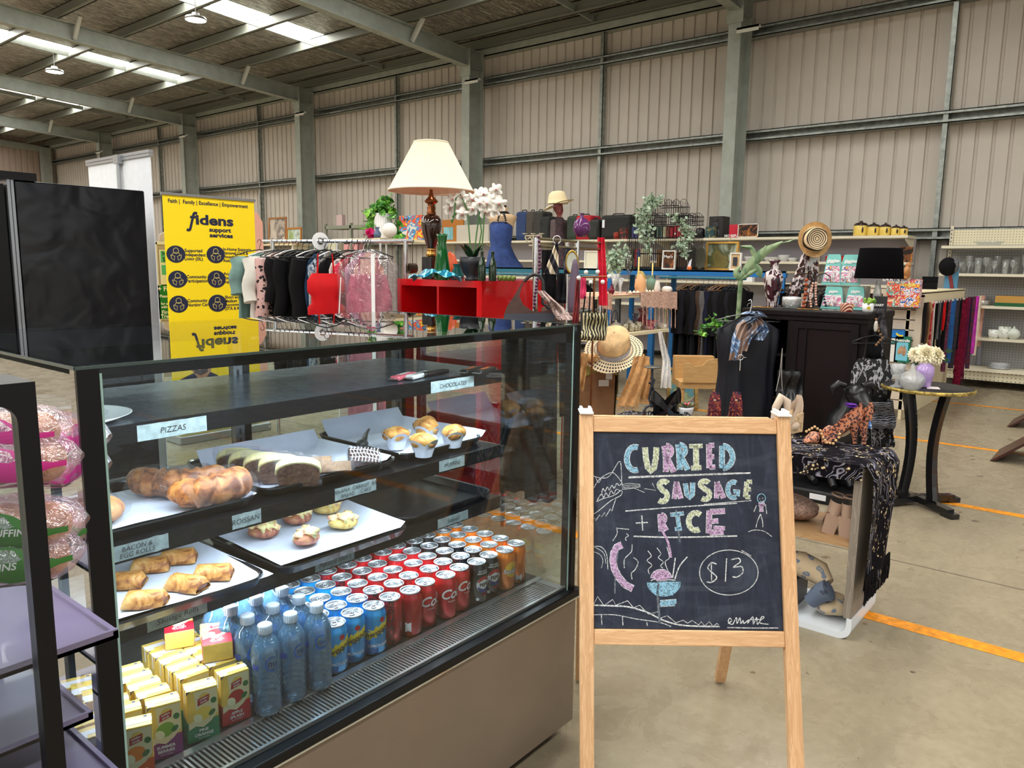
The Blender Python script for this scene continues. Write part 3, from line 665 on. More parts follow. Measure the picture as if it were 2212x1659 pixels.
def bar_(label,q_,rz,c1,txt,tc,sc=1):
	p=P(*q_,z=S1+.006);th=thing('chocolate_bar',label,'chocolate bar',(p.x,p.y,S1+.001),rz,'chocolate bars on the upper shelf')
	mb=MB();mb.box((-.055*sc,-.014,0),(.055*sc,.014,.012),bev=.004);mb.text(txt,(0,0,.0125),XV,YV,.018,1,valign='M',bold=.02);mb.build('wrapper',[M('bar_wrapper_'+c1,{'black':(24,20,20),'pink':(206,96,110),'white':(215,215,212)}[c1],.3,.2),M('bar_print_'+tc,{'orange':(230,110,30),'white':(240,240,240),'dark':(40,30,30)}[tc],.4)],th)
	mb=MB();mb.box((-.066*sc,-.013,.005),(-.055*sc,.013,.0065));mb.box((.055*sc,-.013,.005),(.066*sc,.013,.0065));mb.build('crimped_end',brushed,th)
bar_('pink wrapped chocolate bar, leftmost on the upper shelf',(872,813),.35,'pink','CHERRY','white');bar_('white wrapped chocolate bar beside the pink one',(905,811),.3,'white','Coconut','dark');bar_('black chocolate bar just right of the white one',(938,806),.1,'black','','white')
bar_('black chocolate bar with orange lettering, left of two',(1018,800),.32,'black','BOOST','orange');bar_('black chocolate bar with orange lettering at the shelf end',(1048,801),.3,'black','BOOST','orange')
p=P(235,925,z=S1-.0);plt=thing('dinner_plate','large white plate at the left end of the upper shelf','plate',(KX0+.118,1.60,S1+.001))
mb=MB();mb.lathe([(0,.004),(.07,.004),(.105,.014),(.108,.014),(.072,.0),(0,0)],seg=36);mb.build('plate',M('white_china',(226,228,232),.12,coat=.5),plt)
th=thing('pizza_slice','wrapped slice of pizza on the white plate','pizza',(KX0+.115,1.60,S1+.006));mb=MB();mb.ball((0,0,.008),(.05,.035,.009),14,8,0,.4,50);mb.build('pizza',pastry_mat('pizza_top',(190,90,60),(160,60,50),(120,80,50),60),th)
mb=MB();mb.ball((0,0,.01),(.06,.045,.013),16,8,0,.5,50);mb.build('plastic_wrap',wrap,th)
tg_=thing('serving_tongs','dark scalloped serving tongs lying in the muffin tray','tongs',(1.44,1.74,S2+.012),.7);mb=MB();mb.tube([(0,0,.012),(.06,0,.03),(.12,.002,.03)],[.012,.006,.004],8);mb.ball((-.004,0,.014),(.028,.018,.014),12,6,0,.2,60);mb.build('tongs',M('smoke_plastic',(58,62,62),.25),tg_)
# ============================================================ CANS, BOTTLES, JUICE BOXES ON THE DECK
alu=M('can_lid',(196,198,202),.32,.7)
def canm(n,c,metal=.35,rough=.22,var=.06):return M(n,c,rough,metal,var=var,vscale=30,coat=.3)
R_,HC=.0312,.121
prof=[(.0,.004),(.022,.004),(.024,0),(.026,.001),(R_,.010),(R_,.100),(.0300,.106),(.0262,.114),(.0258,.117)]
white=M('white_print',(236,236,236),.4);blackk=M('black_print',(24,20,22),.4)
def can_proto(kind):
	th=thing('drink_can','x','drink can',(0,0,0),0,'x')
	body={'cola':canm('cola_red',(196,22,34)),'zero':canm('zero_red',(172,20,32)),'maxx':canm('max_black',(22,22,28)),'orange':canm('orange_gold',(226,120,30)),'lemon':canm('lemon_blue',(20,146,214)),'diet':canm('diet_silver',(196,60,66))}[kind]
	mats=[body,white,blackk,canm('panel_yellow',(222,196,40),.1),canm('disc_red',(190,30,44),.1),canm('disc_blue',(24,52,130),.1),canm('deep_blue',(12,96,170),.3),canm('sun_yellow',(244,196,60),.2)]
	mb=MB();mb.lathe(prof[3:6],seg=28,mi=0);mb=MB()
	mb.lathe(prof,seg=28)
	rr=R_+.0005
	W0=lambda u,v:(rr*sin(u/rr),-rr*cos(u/rr),v)
	def W_(a0,z0,k=0):r2=rr+k*.00035;return lambda u,v:(r2*sin(a0+u/R_),-r2*cos(a0+u/R_),z0+v)
	def Wv(a0,z0,k=0):r2=rr+k*.00035;return lambda u,v:(r2*sin(a0-v/R_),-r2*cos(a0-v/R_),z0+u)
	def patch(poly,a0,z0,mi,k=0):
		"""fan-filled patch wrapped on the can"""
		n=len(poly);cx=sum(p_[0]for p_ in poly)/n;cy=sum(p_[1]for p_ in poly)/n;f=W_(a0,z0,k);rings=5;vs=[f(cx,cy)]
		for j in range(1,rings+1):vs+=[f(cx+(a-cx)*j/rings,cy+(b_-cy)*j/rings)for a,b_ in poly]
		fs=[(0,1+i,1+(i+1)%n)for i in range(n)]
		for j in range(rings-1):fs+=[(1+j*n+i,1+(j+1)*n+i,1+(j+1)*n+(i+1)%n,1+j*n+(i+1)%n)for i in range(n)]
		mb.add(vs,fs,mi)
	def circ(r_,n=20,cx=0,cy=0,a=0,b_=2*pi):return[(cx+r_*cos(a+(b_-a)*k/n),cy+r_*sin(a+(b_-a)*k/n))for k in range(n)]
	if kind=='cola':
		mb.text('Coca-Cola',(0,0,0),XV,YV,.038,1,align='L',shear=.35,bold=.02,warp=W_(-.35,.062),cut=(0,.005))
		mb.text('CLASSIC',(0,0,0),XV,YV,.0062,1,warp=W_(.55,.052),cut=(0,.005));mb.text('RECYCLE ME',(0,0,0),XV,YV,.0078,1,warp=Wv(-.75,.035),cut=(1,.003))
		patch([(-.004,-.008),(.004,-.008),(.004,.008),(-.004,.008)],-.95,.072,1)
	elif kind=='zero':
		mb.text('Coca-Cola',(0,0,0),XV,YV,.030,2,shear=.35,bold=.012,warp=Wv(.25,.056),cut=(1,.004));patch([(-.008,-.013),(.008,-.013),(.008,.013),(-.008,.013)],-2.2,.03,1)
		mb.text('Coke  zero sugar',(0,0,0),XV,YV,.006,2,warp=W_(-.3,.094),cut=(0,.005))
	elif kind=='maxx':
		patch(circ(.0235,28),.55,.060,1);patch([(p_[0],p_[1])for p_ in circ(.0205,14,0,.004,.05,pi-.05)]+[(-.020,.006)],.55,.060,4,1);patch(circ(.0205,14,0,-.004,pi+.05,2*pi-.05)+[(.02,-.006)],.55,.060,5,1)
		patch([(-.0235,-.006),(.0235,-.006),(.0235,.006),(-.0235,.006)],.55,.060,1,2)
		mb.text('PEPSI',(0,0,0),XV,YV,.0135,2,bold=.035,warp=W_(.55,.0555,3),cut=(0,.005));mb.text('MAX',(0,0,0),XV,YV,.010,4,bold=.03,warp=W_(.75,.026),cut=(0,.005))
		mb.text('MAX TASTE',(0,0,0),XV,YV,.0055,1,bold=.03,warp=W_(.45,.098),cut=(0,.005));mb.text('ZERO SUGAR',(0,0,0),XV,YV,.0062,1,bold=.03,warp=W_(.45,.091),cut=(0,.005));patch(circ(.005,12),-.1,.018,1)
	elif kind=='orange':
		patch(circ(.024,24),.5,.066,7);mb.text('Sunkist',(0,0,0),XV,Vector((0,0,1)),.020,5,bold=.04,shear=.2,warp=W_(.5,.055,2),cut=(0,.005));mb.text('Sunkist',(0,0,0),XV,YV,.020,1,bold=.012,shear=.2,warp=W_(.5,.0553,3),cut=(0,.005))
		patch([(-.010,-.010),(.010,-.010),(.010,.010),(-.010,.010)],-1.6,.02,1)
	elif kind=='lemon':
		patch([(-.042,-.030),(-.02,-.022),(0,-.014),(.02,-.006),(.042,.002),(.042,.030),(.02,.024),(0,.015),(-.02,.006),(-.042,-.002)],.0,.062,3)
		w_=W_(.05,.060,1);mb.text('Schweppes',(0,0,0),XV,YV,.021,2,bold=.015,shear=.25,warp=lambda u,v:w_(u,v-.0065+.36*u+.001),cut=(0,.005))
		mb.text('LEMONADE',(0,0,0),XV,YV,.0105,1,bold=.01,warp=W_(.25,.024),cut=(0,.005));patch(circ(.007,14),.55,.092,4);mb.text('E M',(0,0,0),XV,YV,.02,6,bold=.04,warp=W_(-.3,.008),cut=(0,.005))
	mb.build('can_body',mats,th)
	mb=MB();mb.lathe([(.0258,.1165),(.0272,.1195),(.0268,.1212),(.0252,.1195),(.0238,.116),(.0205,.1158),(.0200,.1168),(0,.1165)],seg=28,mis=[0,0,0,1,1,1,1])
	mb.tube([(.018*cos(a),.018*sin(a),.1168)for a in[2*pi*k/18 for k in range(18)]],.0007,5,closed=True);mb.build('can_lid',[alu,M('can_lid_shaded_recess',(150,152,158),.3,.8)],th)  # recess colour darkened to paint the shade in the lid grooves
	mb=MB();mb.tube([(.006*cos(a),.011*sin(a)-.002,.1185)for a in[2*pi*k/12 for k in range(12)]],.0013,5,closed=True);mb.ball((0,.004,.118),(.003,.003,.001),8,5);mb.build('pull_tab',alu,th)
	return th
KINDS={'lemon':'blue lemonade can','cola':'red cola can','zero':'dark red zero-sugar cola can','maxx':'black cola can','orange':'orange soft drink can'}
protos={}
kz=(H-.62)/.81
def placecan(kind,x,y,rz,label):
	g={'lemon':'blue lemonade cans in the case','cola':'red cola cans in the case','zero':'dark red cola cans in the case','maxx':'black cola cans in the case','orange':'orange soft drink cans in the case'}[kind]
	if kind not in protos:
		protos[kind]=can_proto(kind);o=protos[kind];o.location=(x,y,DZ+.0005);o.rotation_euler.z=rz;o['label']=label;o['group']=g
	else:dup(protos[kind],(x,y,DZ+.0005),rz,label,g)
face=-.62
cols=[(1.031,'lemon'),(1.090,'lemon'),(1.148,'lemon'),(1.207,'zero'),(1.268,'zero'),(1.328,'cola'),(1.396,'cola'),(1.457,'cola'),(1.519,'maxx'),(1.580,'maxx'),(1.641,'orange'),(1.703,'orange')]
rowy=[1.362,1.423,1.485,1.548,1.610,1.672,1.734]
seen={}
for i,(x,kd)in enumerate(cols):
	for j,y in enumerate(rowy):
		k_=kd
		if kd=='zero' and j==2:k_='cola'
		xx,yy=x*kz,(y+(.004 if i%2 else-.004))*kz
		c_={'lemon':('blue lemonade cans',0),'zero':('dark red cola cans',3),'cola':('red cola cans',5),'maxx':('black cola cans',8),'orange':('orange cans',10)}[kd]
		lb='%s%s, %s row back, %s column of the %s'%(KINDS[k_],' in between' if k_!=kd else '',ORD[j],ORD[i-c_[1]],c_[0])
		placecan(k_,xx,yy,face+random.uniform(-.2,.1)+(1.5 if(i*3+j)%7==6 and j else 0)+(1.7 if i==11 and j==0 else 0)+(1.9 if i==4 and j==0 else 0),lb)
m,t,b,o=new_mat('bottle_plastic');t.nodes.remove(b)
tr=t.nodes.new('ShaderNodeBsdfTransparent');tr.inputs[0].default_value=rgb((212,236,253))
gl=t.nodes.new('ShaderNodeBsdfGlossy');gl.inputs[1].default_value=.08;df=t.nodes.new('ShaderNodeBsdfDiffuse');df.inputs[0].default_value=rgb((140,200,250))
fr=t.nodes.new('ShaderNodeFresnel');fr.inputs[0].default_value=1.6;fa=t.nodes.new('ShaderNodeMath');fa.operation='MULTIPLY_ADD';fa.inputs[1].default_value=1.6;fa.inputs[2].default_value=.02;t.links.new(fr.outputs[0],fa.inputs[0])
m1=t.nodes.new('ShaderNodeMixShader');m2=t.nodes.new('ShaderNodeMixShader');m1.inputs[0].default_value=.25
t.links.new(tr.outputs[0],m1.inputs[1]);t.links.new(df.outputs[0],m1.inputs[2]);t.links.new(fa.outputs[0],m2.inputs[0]);t.links.new(m1.outputs[0],m2.inputs[1]);t.links.new(gl.outputs[0],m2.inputs[2]);t.links.new(m2.outputs[0],o.inputs[0])
bottle_m=m;capm=M('bottle_cap',(206,216,232),.4)
def bottle_proto():
	th=thing('water_bottle','x','water bottle',(0,0,0),0,'clear water bottles in the case')
	mb=MB();pr=[(0,.004),(.018,.002),(.026,.004),(.030,.012)]
	z=.016
	for k in range(7):pr+=[(.0305,z),(.0312,z+.004),(.0292,z+.010)];z+=.0135
	pr+=[(.0305,z),(.0310,z+.006),(.0310,z+.034),(.0300,z+.040),(.0285,z+.046),(.022,z+.060),(.0135,z+.070),(.0125,z+.080)]
	mb.lathe(pr,seg=26);mb.build('bottle',bottle_m,th)
	zt=z+.080
	mb=MB();mb.lathe([(.0145,zt-.006),(.0148,zt+.012),(.0125,zt+.0135),(0,zt+.0135)],seg=20)
	for k in range(20):a=2*pi*k/20;mb.box((.0146*cos(a)-.0008,.0146*sin(a)-.0008,zt-.005),(.0146*cos(a)+.0008,.0146*sin(a)+.0008,zt+.011))
	mb.build('cap',capm,th)
	mb=MB();zl=z+.020;r2=.0318
	W_=lambda a0,z0:(lambda u,v:(r2*sin(a0+u/r2),-r2*cos(a0+u/r2),z0+v))
	f=W_(.45,zl-.006)
	ring=[]
	for k in range(26):
		a=.9+5.2*k/25;w_=.0032*sin(pi*k/25)+.0008
		ring.append((f(.0155*cos(a),.0165*sin(a)),f((.0155-w_)*cos(a),(.0165-w_)*sin(a))))
	mb.add([p_ for q_ in ring for p_ in q_],[(2*i,2*i+2,2*i+3,2*i+1)for i in range(25)],0)
	mb.text('nu',(0,0,0),XV,YV,.020,1,bold=.0,shear=.2,warp=W_(.45,zl-.011),cut=(0,.005));
	for k in range(9):mb.add([W_(-.75,zl-.018)(-.008+.0018*k,.0),W_(-.75,zl-.018)(-.0068+.0018*k,.0),W_(-.75,zl-.018)(-.0068+.0018*k,.012),W_(-.75,zl-.018)(-.008+.0018*k,.012)],[(0,1,2,3)],2)
	mb.build('label',[M('label_blue',(30,96,190),.4),M('label_navy',(28,50,120),.4),M('label_bars',(70,90,190),.5)],th)
	return th
cap_px=[(579,1343),(621,1322),(675,1306),(541,1330),(586,1306),(637,1290),(518,1316),(565,1293),(616,1274)]
zc=DZ+.2055
bp=None;n=0
bgrid=[]
for j in range(4):
	for i in range(4):
		bgrid.append((.862+.0665*i-(.0 if j else.0),1.372+.0665*j+.004*(i%2),i,j))
for x,y,i,j in bgrid:
	if i==3 and j==0:continue
	if i==3:continue
	lb='clear water bottle in the %s row back, %s from the juice boxes'%(ORD[j],ORD[i])
	if bp is None:bp=bottle_proto();bp.location=(x,y,DZ+.0005);bp.rotation_euler.z=-.6;bp['label']=lb
	else:dup(bp,(x,y,DZ+.0005),-.6+random.uniform(-.3,.3),lb)
jw,jd,jh=.0600,.0395,.113
def gold():return M('carton_gold',(236,200,96),.35,var=.1,vscale=25)
jcol={'orange':((220,90,40),'ORANGE','FRUIT DRINK'),'berries':((130,52,120),'SUMMER','BERRIES'),'pine':((22,122,84),'PINE','ORANGE'),'apple':((182,28,48),'APPLE','SPLASH')}
def blob(mb,cx,cz,r,mi,y,n=16,ex=1,rot=0):
	pts=[(cx+r*ex*cos(2*pi*k/n)*cos(rot)-r*sin(2*pi*k/n)*sin(rot),cz+r*ex*cos(2*pi*k/n)*sin(rot)+r*sin(2*pi*k/n)*cos(rot))for k in range(n)]
	mb.add([(a,y,b_)for a,b_ in pts],[tuple(range(n))],mi)
def juice_proto(kind):
	th=thing('juice_carton','x','juice carton',(0,0,0),0,'x');c,t1,t2=jcol[kind]
	cm=M('carton_'+kind,c,.4);mats=[gold(),cm,M('carton_cream',(232,222,180),.4),M('brand_red',(170,30,50),.4),white,M('leaf_green',(40,110,60),.4),M('fruit_'+kind,{'orange':(232,130,40),'berries':(120,170,60),'pine':(232,206,90),'apple':(176,34,40)}[kind],.35),M('fruit_pale',(236,234,196),.4)]
	mb=MB();mb.box((-jw/2,-jd/2,0),(jw/2,jd/2,jh),0,bev=.0015);zb=.05
	mb.box((-jw/2-.0003,-jd/2-.0003,.001),(jw/2+.0003,jd/2+.0003,zb-.004),1)
	y=-jd/2-.0006
	for sgn,yy in((1,y),):
		pts=[(-jw/2,.03)]+[(-jw/2+jw*k/10,.032+.016*abs(k/10-.45))for k in range(11)]+[(jw/2,jh-.004),(-jw/2,jh-.004)]
		mb.add([(-jw/2+.002,yy,.03),(-jw/4,yy,.036),(0,yy,.030),(jw/4,yy,.040),(jw/2-.002,yy,.055),(jw/2-.002,yy,jh-.004),(-jw/2+.002,yy,jh-.004)],[tuple(range(7))],2)
		mb.add([(-jw/2+.002,yy-.0002,.045),(-jw/2+.018,yy-.0002,.05),(-jw/2+.014,yy-.0002,jh-.004),(-jw/2+.002,yy-.0002,jh-.004)],[(0,1,2,3)],0)
	y2=y-.0004
	blob(mb,.004,.094,.0095,0,y2+.0001,ex=1.1);mb.add([(-.010,y2,.078),(.012,y2,.084),(.013,y2,.099),(-.009,y2,.093)],[(0,1,2,3)],3)
	mb.text('golden',(.0015,y2-.0003,.0905),(1,0,.25),ZV,.0062,4,bold=.02);mb.text('circle',(.0015,y2-.0003,.084),(1,0,.25),ZV,.0062,4,bold=.02)
	blob(mb,.021,.083,.0065,5,y2,ex=.9);blob(mb,.0,.060,.015,6,y2,ex=1.15,rot=.4);blob(mb,-.010,.052,.010,7,y2-.0002,ex=.8,rot=.6);blob(mb,.017,.058,.005,5,y2-.0001,ex=1.6,rot=.8)
	mb.text(t1,(0,y2-.0003,.0225),XV,ZV,.0088,4,bold=.03);mb.text(t2,(0,y2-.0003,.0135),XV,ZV,.0088 if t2!='FRUIT DRINK' else.005,4,bold=.03);mb.text('FRUIT DRINK',(0,y2-.0003,.008),XV,ZV,.0038,4)
	mb.build('carton',mats,th)
	mb=MB();mb.box((-jw/2,-.009,jh),(jw/2,.006,jh+.0006));mb.box((-jw/2-.0008,-.006,jh-.03),(-jw/2,-.001,jh+.0005));mb.box((-jw/2+.002,-jd/2+.002,jh),(-jw/2+.016,-.006,jh+.0005));mb.build('straw',M('straw_paper',(226,222,230),.5),th)
	mb=MB();mb.box((jw/2-.014,.010,jh),(jw/2-.008,.015,jh+.0004));mb.add([(-jw/2,-jd/2,jh+.0002),(-jw/2+.008,-jd/2,jh+.0002),(-jw/2,-jd/2,jh-.008)],[(0,1,2)]);mb.build('seal',M('carton_ink',(70,74,120),.5),th)
	return th
jp={}
def juice(kind,x,y,rz,lb,z=DZ+.0005,flat=False):
	g='juice cartons in the case'
	if kind not in jp:jp[kind]=juice_proto(kind);o=jp[kind];o['label']=lb;o['group']=g
	else:o=dup(jp[kind],(0,0,0),0,lb,g)
	o.location=(x,y,z);o.rotation_euler=(0,0,rz)
	if flat:o.rotation_euler=(-pi/2,0,rz)
	return o
a0=-.26
fr_=[('orange',.582,1.372,-.42,'orange juice carton at the front left'),('berries',.652,1.405,-.32,'purple summer berries carton in the front row'),('pine',.728,1.402,-.30,'green pine orange carton in the front row'),('apple',.802,1.408,-.18,'red apple splash carton in the front row')]
for kd,x,y,r_,lb in fr_:juice(kd,x,y,r_,lb)
for k in range(5):juice('orange',.590-.004*k,1.433+.0418*k,-.30,'orange juice carton in the left group, %s behind the front one'%ORD[k])
for k in range(4):juice('berries',.655+.002*k,1.450+.0412*k,-.22,'berry carton with creased foil top, %s behind the purple front carton'%ORD[k])
for k in range(5):juice('pine',.742+.003*k,1.462+.0415*k,-.12,'pine orange carton %s behind the green front carton'%ORD[k])
for k in range(5):juice('apple',.806+.001*k,1.462+.0415*k,-.12,'apple splash carton %s behind the red front carton'%ORD[k])
for k in range(4):juice('orange',.524-.003*k,1.40+.05*k,-.2,'orange juice carton against the left glass, %s from the front'%ORD[k])
juice('apple',.800,1.455,-.45,'apple splash carton lying flat on top of the others, front one',z=DZ+jh+.022,flat=True)
juice('apple',.775,1.57,-.45,'apple splash carton lying flat on top, behind the front one',z=DZ+jh+.022,flat=True)
# ============================================================ CHALKBOARD EASEL
TL,TR=Vector((1.714,1.158,1.066)),Vector((2.076,.713,1.066))
BLp=Vector((1.503,.99,.199))
PA,PB=(224,182,138),(202,156,112);pine=wood('pine',PA,PB,5,2,.5);pineh=wood('pine_rail',PA,PB,5,0,.5)
U=(TR-TL).normalized();wE=(TR-TL).length
dn=BLp-TL;dn=dn-U*dn.dot(U);dn.normalize();L=TL.z/-dn.z
UPv=-dn;Nv=U.cross(UPv).normalized()
if Nv.dot(-TL)<0:Nv=-Nv
def E(px,py):
	d=ray(px,py);t=(TL-CAM).dot(Nv)/d.dot(Nv);q_=CAM+d*t-TL;return q_.dot(U),q_.dot(UPv)
ez=thing('chalkboard_easel','pine A-frame easel with a black chalkboard advertising curried sausage and rice','easel',(TL.x,TL.y,0))
def eb():mb=MB();mb.X=Matrix.Translation(Vector((-TL.x,-TL.y,0)));return mb
lw,th_=.037,.024
def plank(u0,u1,v0,v1,t0=0,t1=-th_,mat=pine,name='leg'):
	mb=MB();
	mb.box((u0,v0,t1),(u1,v1,t0),bev=.0025);ob=mb.build(name,mat,ez)
	R=Matrix((U,UPv,U.cross(UPv))).transposed()
	o=TL-Vector((TL.x,TL.y,0))
	sg=1 if U.cross(UPv).dot(Nv)>0 else-1
	ob.matrix_local=Matrix.Translation(o)@R.to_4x4();return ob
pz_=wood('pine_x',PA,PB,5,0,.5);py_=wood('pine_y',PA,PB,5,1,.5)
plank(0,lw,-L,.0,mat=py_);plank(wE-lw,wE,-L,.0,mat=py_)
_,vb0=E(1480,935);_,vb1=E(1480,1362)
plank(lw,wE-lw,vb0,-.008,-.003,-.021,pz_,'top_rail');plank(lw,wE-lw,vb1-.040,vb1,-.003,-.021,pz_,'bottom_rail')
m,t,b,o=new_mat('chalkboard');setp(b,.55,0,spec=.35)
v=coords(t,(1,1,1));f1=tnoise(t,coords(t,(7,1.8,1),rot=(0,0,.35)),3.2,5,.6,2.0);f2=tnoise(t,coords(t,(2,5,1),rot=(0,0,.5)),2.4,5,.6,1.5)
c=ramp(t,f1,[(.42,(30,35,50)),(.62,(42,48,64)),(.82,(70,78,94))]);c=mixc(t,.25,c,ramp(t,f2,[(.5,(26,31,46)),(.8,(100,108,122))]));t.links.new(c,b.inputs['Base Color'])
ob=plank(lw,wE-lw,vb1,vb0,-.010,-.016,MATS['chalkboard'],'chalkboard')
def chalk(name,c):
	m,t,b,o=new_mat(name);setp(b,.95,0);v=coords(t);f=tnoise(t,v,260,4,.7);g=tnoise(t,v,60,3)
	t.links.new(ramp(t,f,[(.38,tuple(int(k*.45+16)for k in c)),(.56,c)]),b.inputs['Base Color']);return m
CH=[chalk('chalk_white',(214,218,220)),chalk('chalk_blue',(140,188,214)),chalk('chalk_yellow',(208,214,182)),chalk('chalk_pink',(196,162,198)),chalk('chalk_faint',(110,118,128))]
mb=MB()
def Z(x,y):u,v_=E(1230+x/3.073,860+y/3.073);return(u,v_)
def st(pts,w=.0022,mi=0,sm=True):
	if sm and len(pts)>2:
		q_=[pts[0]]+list(pts)+[pts[-1]];o_=[]
		for i in range(1,len(q_)-2):
			for k in range(5):
				s_=k/5;p0,p1,p2,p3=q_[i-1],q_[i],q_[i+1],q_[i+2]
				o_.append(tuple(.5*(2*p1[c]+(p2[c]-p0[c])*s_+(2*p0[c]-5*p1[c]+4*p2[c]-p3[c])*s_*s_+(3*p1[c]-p0[c]-3*p2[c]+p3[c])*s_**3)for c in(0,1)))
		pts=o_+[pts[-1]]
	mb.stroke([Z(*p)for p in pts],w,(0,0,-.0098),XV,YV,.0002+mi*.00005,mi)
def outl(polys,mi):
	for pts,w in polys:st(pts,w+.0032,0,False)
	for pts,w in polys:
		mb.stroke([Z(*p)for p in pts],w,(0,0,-.0098),XV,YV,.0006,mi)
K=.0130
def arc(cx,cy,rx,ry,a,b_,n=12):return[(cx+rx*cos(radians(a+(b_-a)*k/n)),cy+ry*sin(radians(a+(b_-a)*k/n)))for k in range(n+1)]
outl([(arc(440,400,55,78,-70,-290,16),K)],1)
outl([([(506,325),(512,400),(525,460),(545,485),(565,465),(578,400),(582,325)],K)],2)
outl([([(635,315),(645,400),(645,490)],K),(arc(645,350,38,38,-90,90,8),K*.9),([(650,390),(700,490)],K)],3)
outl([([(727,305),(735,390),(738,475)],K),(arc(735,345,40,38,-90,90,8),K*.9),([(745,385),(792,475)],K)],1)
outl([([(845,310),(848,465)],K),([(800,318),(890,315)],K*.7),([(814,464),(882,460)],K*.8)],2)
outl([([(932,305),(935,465)],K),([(932,312),(968,310)],K*.8),([(935,388),(968,388)],K*.8),([(935,458),(975,456)],K*.8)],3)
outl([([(1020,315),(1018,465)],K),(arc(1022,390,68,75,-88,88,12),K)],1)
outl([(arc(632,580,30,28,-30,-190,10)+arc(620,650,34,36,-80,130,12),K*.95)],2)
outl([([(715,555),(700,670)],K*.8),([(715,555),(745,668)],K*.9),([(705,625),(740,625)],K*.5)],3)
outl([([(775,565),(785,640),(805,660),(822,640),(824,560)],K*.85)],1)
outl([(arc(905,575,30,25,-30,-190,10)+arc(905,640,32,32,-80,130,12),K*.9)],2)
outl([([(985,555),(982,665)],K*.8),([(985,555),(1030,665)],K*.9),([(985,625),(1020,625)],K*.5)],3)
outl([(arc(1095,608,38,52,-60,-300,14),K*.8),([(1095,620),(1130,618),(1122,650)],K*.7)],1)
outl([([(1185,555),(1175,660)],K*.8),([(1185,555),(1220,555)],K*.7),([(1180,605),(1212,603)],K*.7),([(1175,655),(1208,658)],K*.7)],2)
st([(485,780),(490,880)],.003);st([(445,830),(525,826)],.003)
outl([([(605,770),(612,885)],K*.8),(arc(612,800,28,28,-90,90,8),K*.7),([(618,825),(650,880)],K*.8)],3)
outl([([(720,765),(735,870)],K*.7),([(675,775),(765,765)],K*.6),([(705,870),(752,865)],K*.6)],1)
outl([(arc(845,820,48,58,-50,-300,14),K*.95)],2)
outl([([(935,745),(930,900)],K),([(940,755),(1040,750)],K*.95),([(935,820),(995,815)],K*.8),([(935,895),(1030,888)],K),([(960,860),(1040,865)],K*.6)],3)
for q_,w_ in(([(395,527),(700,515),(1210,496)],.0042),([(400,521),(700,510),(1150,494)],.002),([(375,750),(700,725),(1120,698)],.003),([(900,705),(1215,680)],.002),([(430,918),(700,925),(1120,916)],.0038)):st(q_,w_)
st(arc(1065,1160,195,150,-60,305,40),.0022);st([(1150,1012),(1215,1050)],.002)
st([(985,1105),(950,1095),(925,1130),(960,1165),(985,1195),(950,1225),(918,1222)],.003);st([(948,1090),(950,1222)],.0024);st([(1050,1065),(1042,1220)],.003);st([(1080,1075),(1130,1065),(1140,1090),(1095,1125),(1150,1120),(1158,1160),(1120,1190),(1090,1188)],.003)
st(arc(1282,665,27,30,0,360,18),.0022,1);st([(1270,665),(1272,670)],.002);st([(1290,662),(1292,668)],.002);st([(1275,682),(1285,690),(1298,680)],.0015);outl([([(1262,705),(1305,705)],.006),([(1282,705),(1282,755)],.008)],3)
st([(1250,712),(1232,755)],.002);st([(1310,705),(1318,770)],.002);st([(1276,770),(1255,820),(1246,862)],.002);st([(1276,770),(1290,820),(1292,858)],.002);st([(1195,888),(1240,876),(1300,885),(1352,920)],.0018)
st([(158,515),(215,530),(270,515),(335,418),(348,480),(350,550)],.0018);st([(165,595),(200,540),(260,500),(300,498),(352,560),(352,580)],.0018)
st([(215,645),(225,600),(240,618),(255,590),(268,610),(285,578),(300,598),(318,565),(335,580),(352,562)],.0018);st([(182,688),(215,635),(230,660),(245,628),(262,650),(280,615),(298,635),(315,605),(340,615)],.0018)
st([(182,688),(225,668),(300,645),(348,612),(345,645),(280,680),(200,745),(160,772)],.0018);st([(160,805),(170,795),(175,815),(205,775),(215,790),(238,760),(245,785),(275,735),(285,750),(300,700),(312,670)],.0018,0,False)
for k in range(4):st([(352,575+10*k),(400,565+12*k),(475,572+6*k)],.0012);
st([(352,605),(430,595),(505,628),(500,600),(578,612),(555,565)],.0014,0,False);st([(175,520),(195,560),(215,530)],.0015)
outl([([(352,975),(318,990),(298,1030),(292,1080),(302,1135),(330,1190),(372,1240),(425,1268)],.016)],3);st([(330,990),(310,1130),(305,1300)],.004,4);st([(600,1210),(590,1300),(605,1500)],.006,4);st([(620,880),(660,960),(680,1060)],.006,3);st([(712,740),(725,850),(738,960)],.005,4)
for q_ in([(315,860),(320,900),(290,950)],[(320,865),(400,872)],[(382,900),(395,915),(375,930),(382,948)],[(420,972),(415,1020),(370,1070),(368,1130)],[(430,1060),(460,1090),(440,1140),(415,1165),(420,1205)],[(525,1015),(548,1050),(520,1080),(552,1110),(528,1140),(535,1170)],[(585,995),(612,1035),(595,1060),(628,1090),(610,1115),(625,1130)],[(652,990),(668,1060),(640,1090),(660,1150)]):st(q_,.002)
st([(708,1062),(690,1195)],.003);st([(788,1055),(735,1120),(705,1205)],.003)
outl([(arc(615,1200,52,42,180,360,12),.014),([(580,1195),(650,1195)],.014)],3);st([(545,1215),(570,1205),(610,1215),(660,1208),(710,1212)],.0025)
for k in range(7):y_=1232+12*k;hw=102*(1-(k/7)**2*.55);mb.stroke([Z(632-hw,y_),(Z(632+hw,y_+2))],.0050,(0,0,-.0098),XV,YV,.0004,1)
st(arc(632,1225,110,92,0,180,20),.0025,1);st([(525,1235),(632,1225),(740,1225)],.0025,1);outl([([(608,1360),(715,1352)],.009),([(605,1378),(705,1372)],.006)],1)
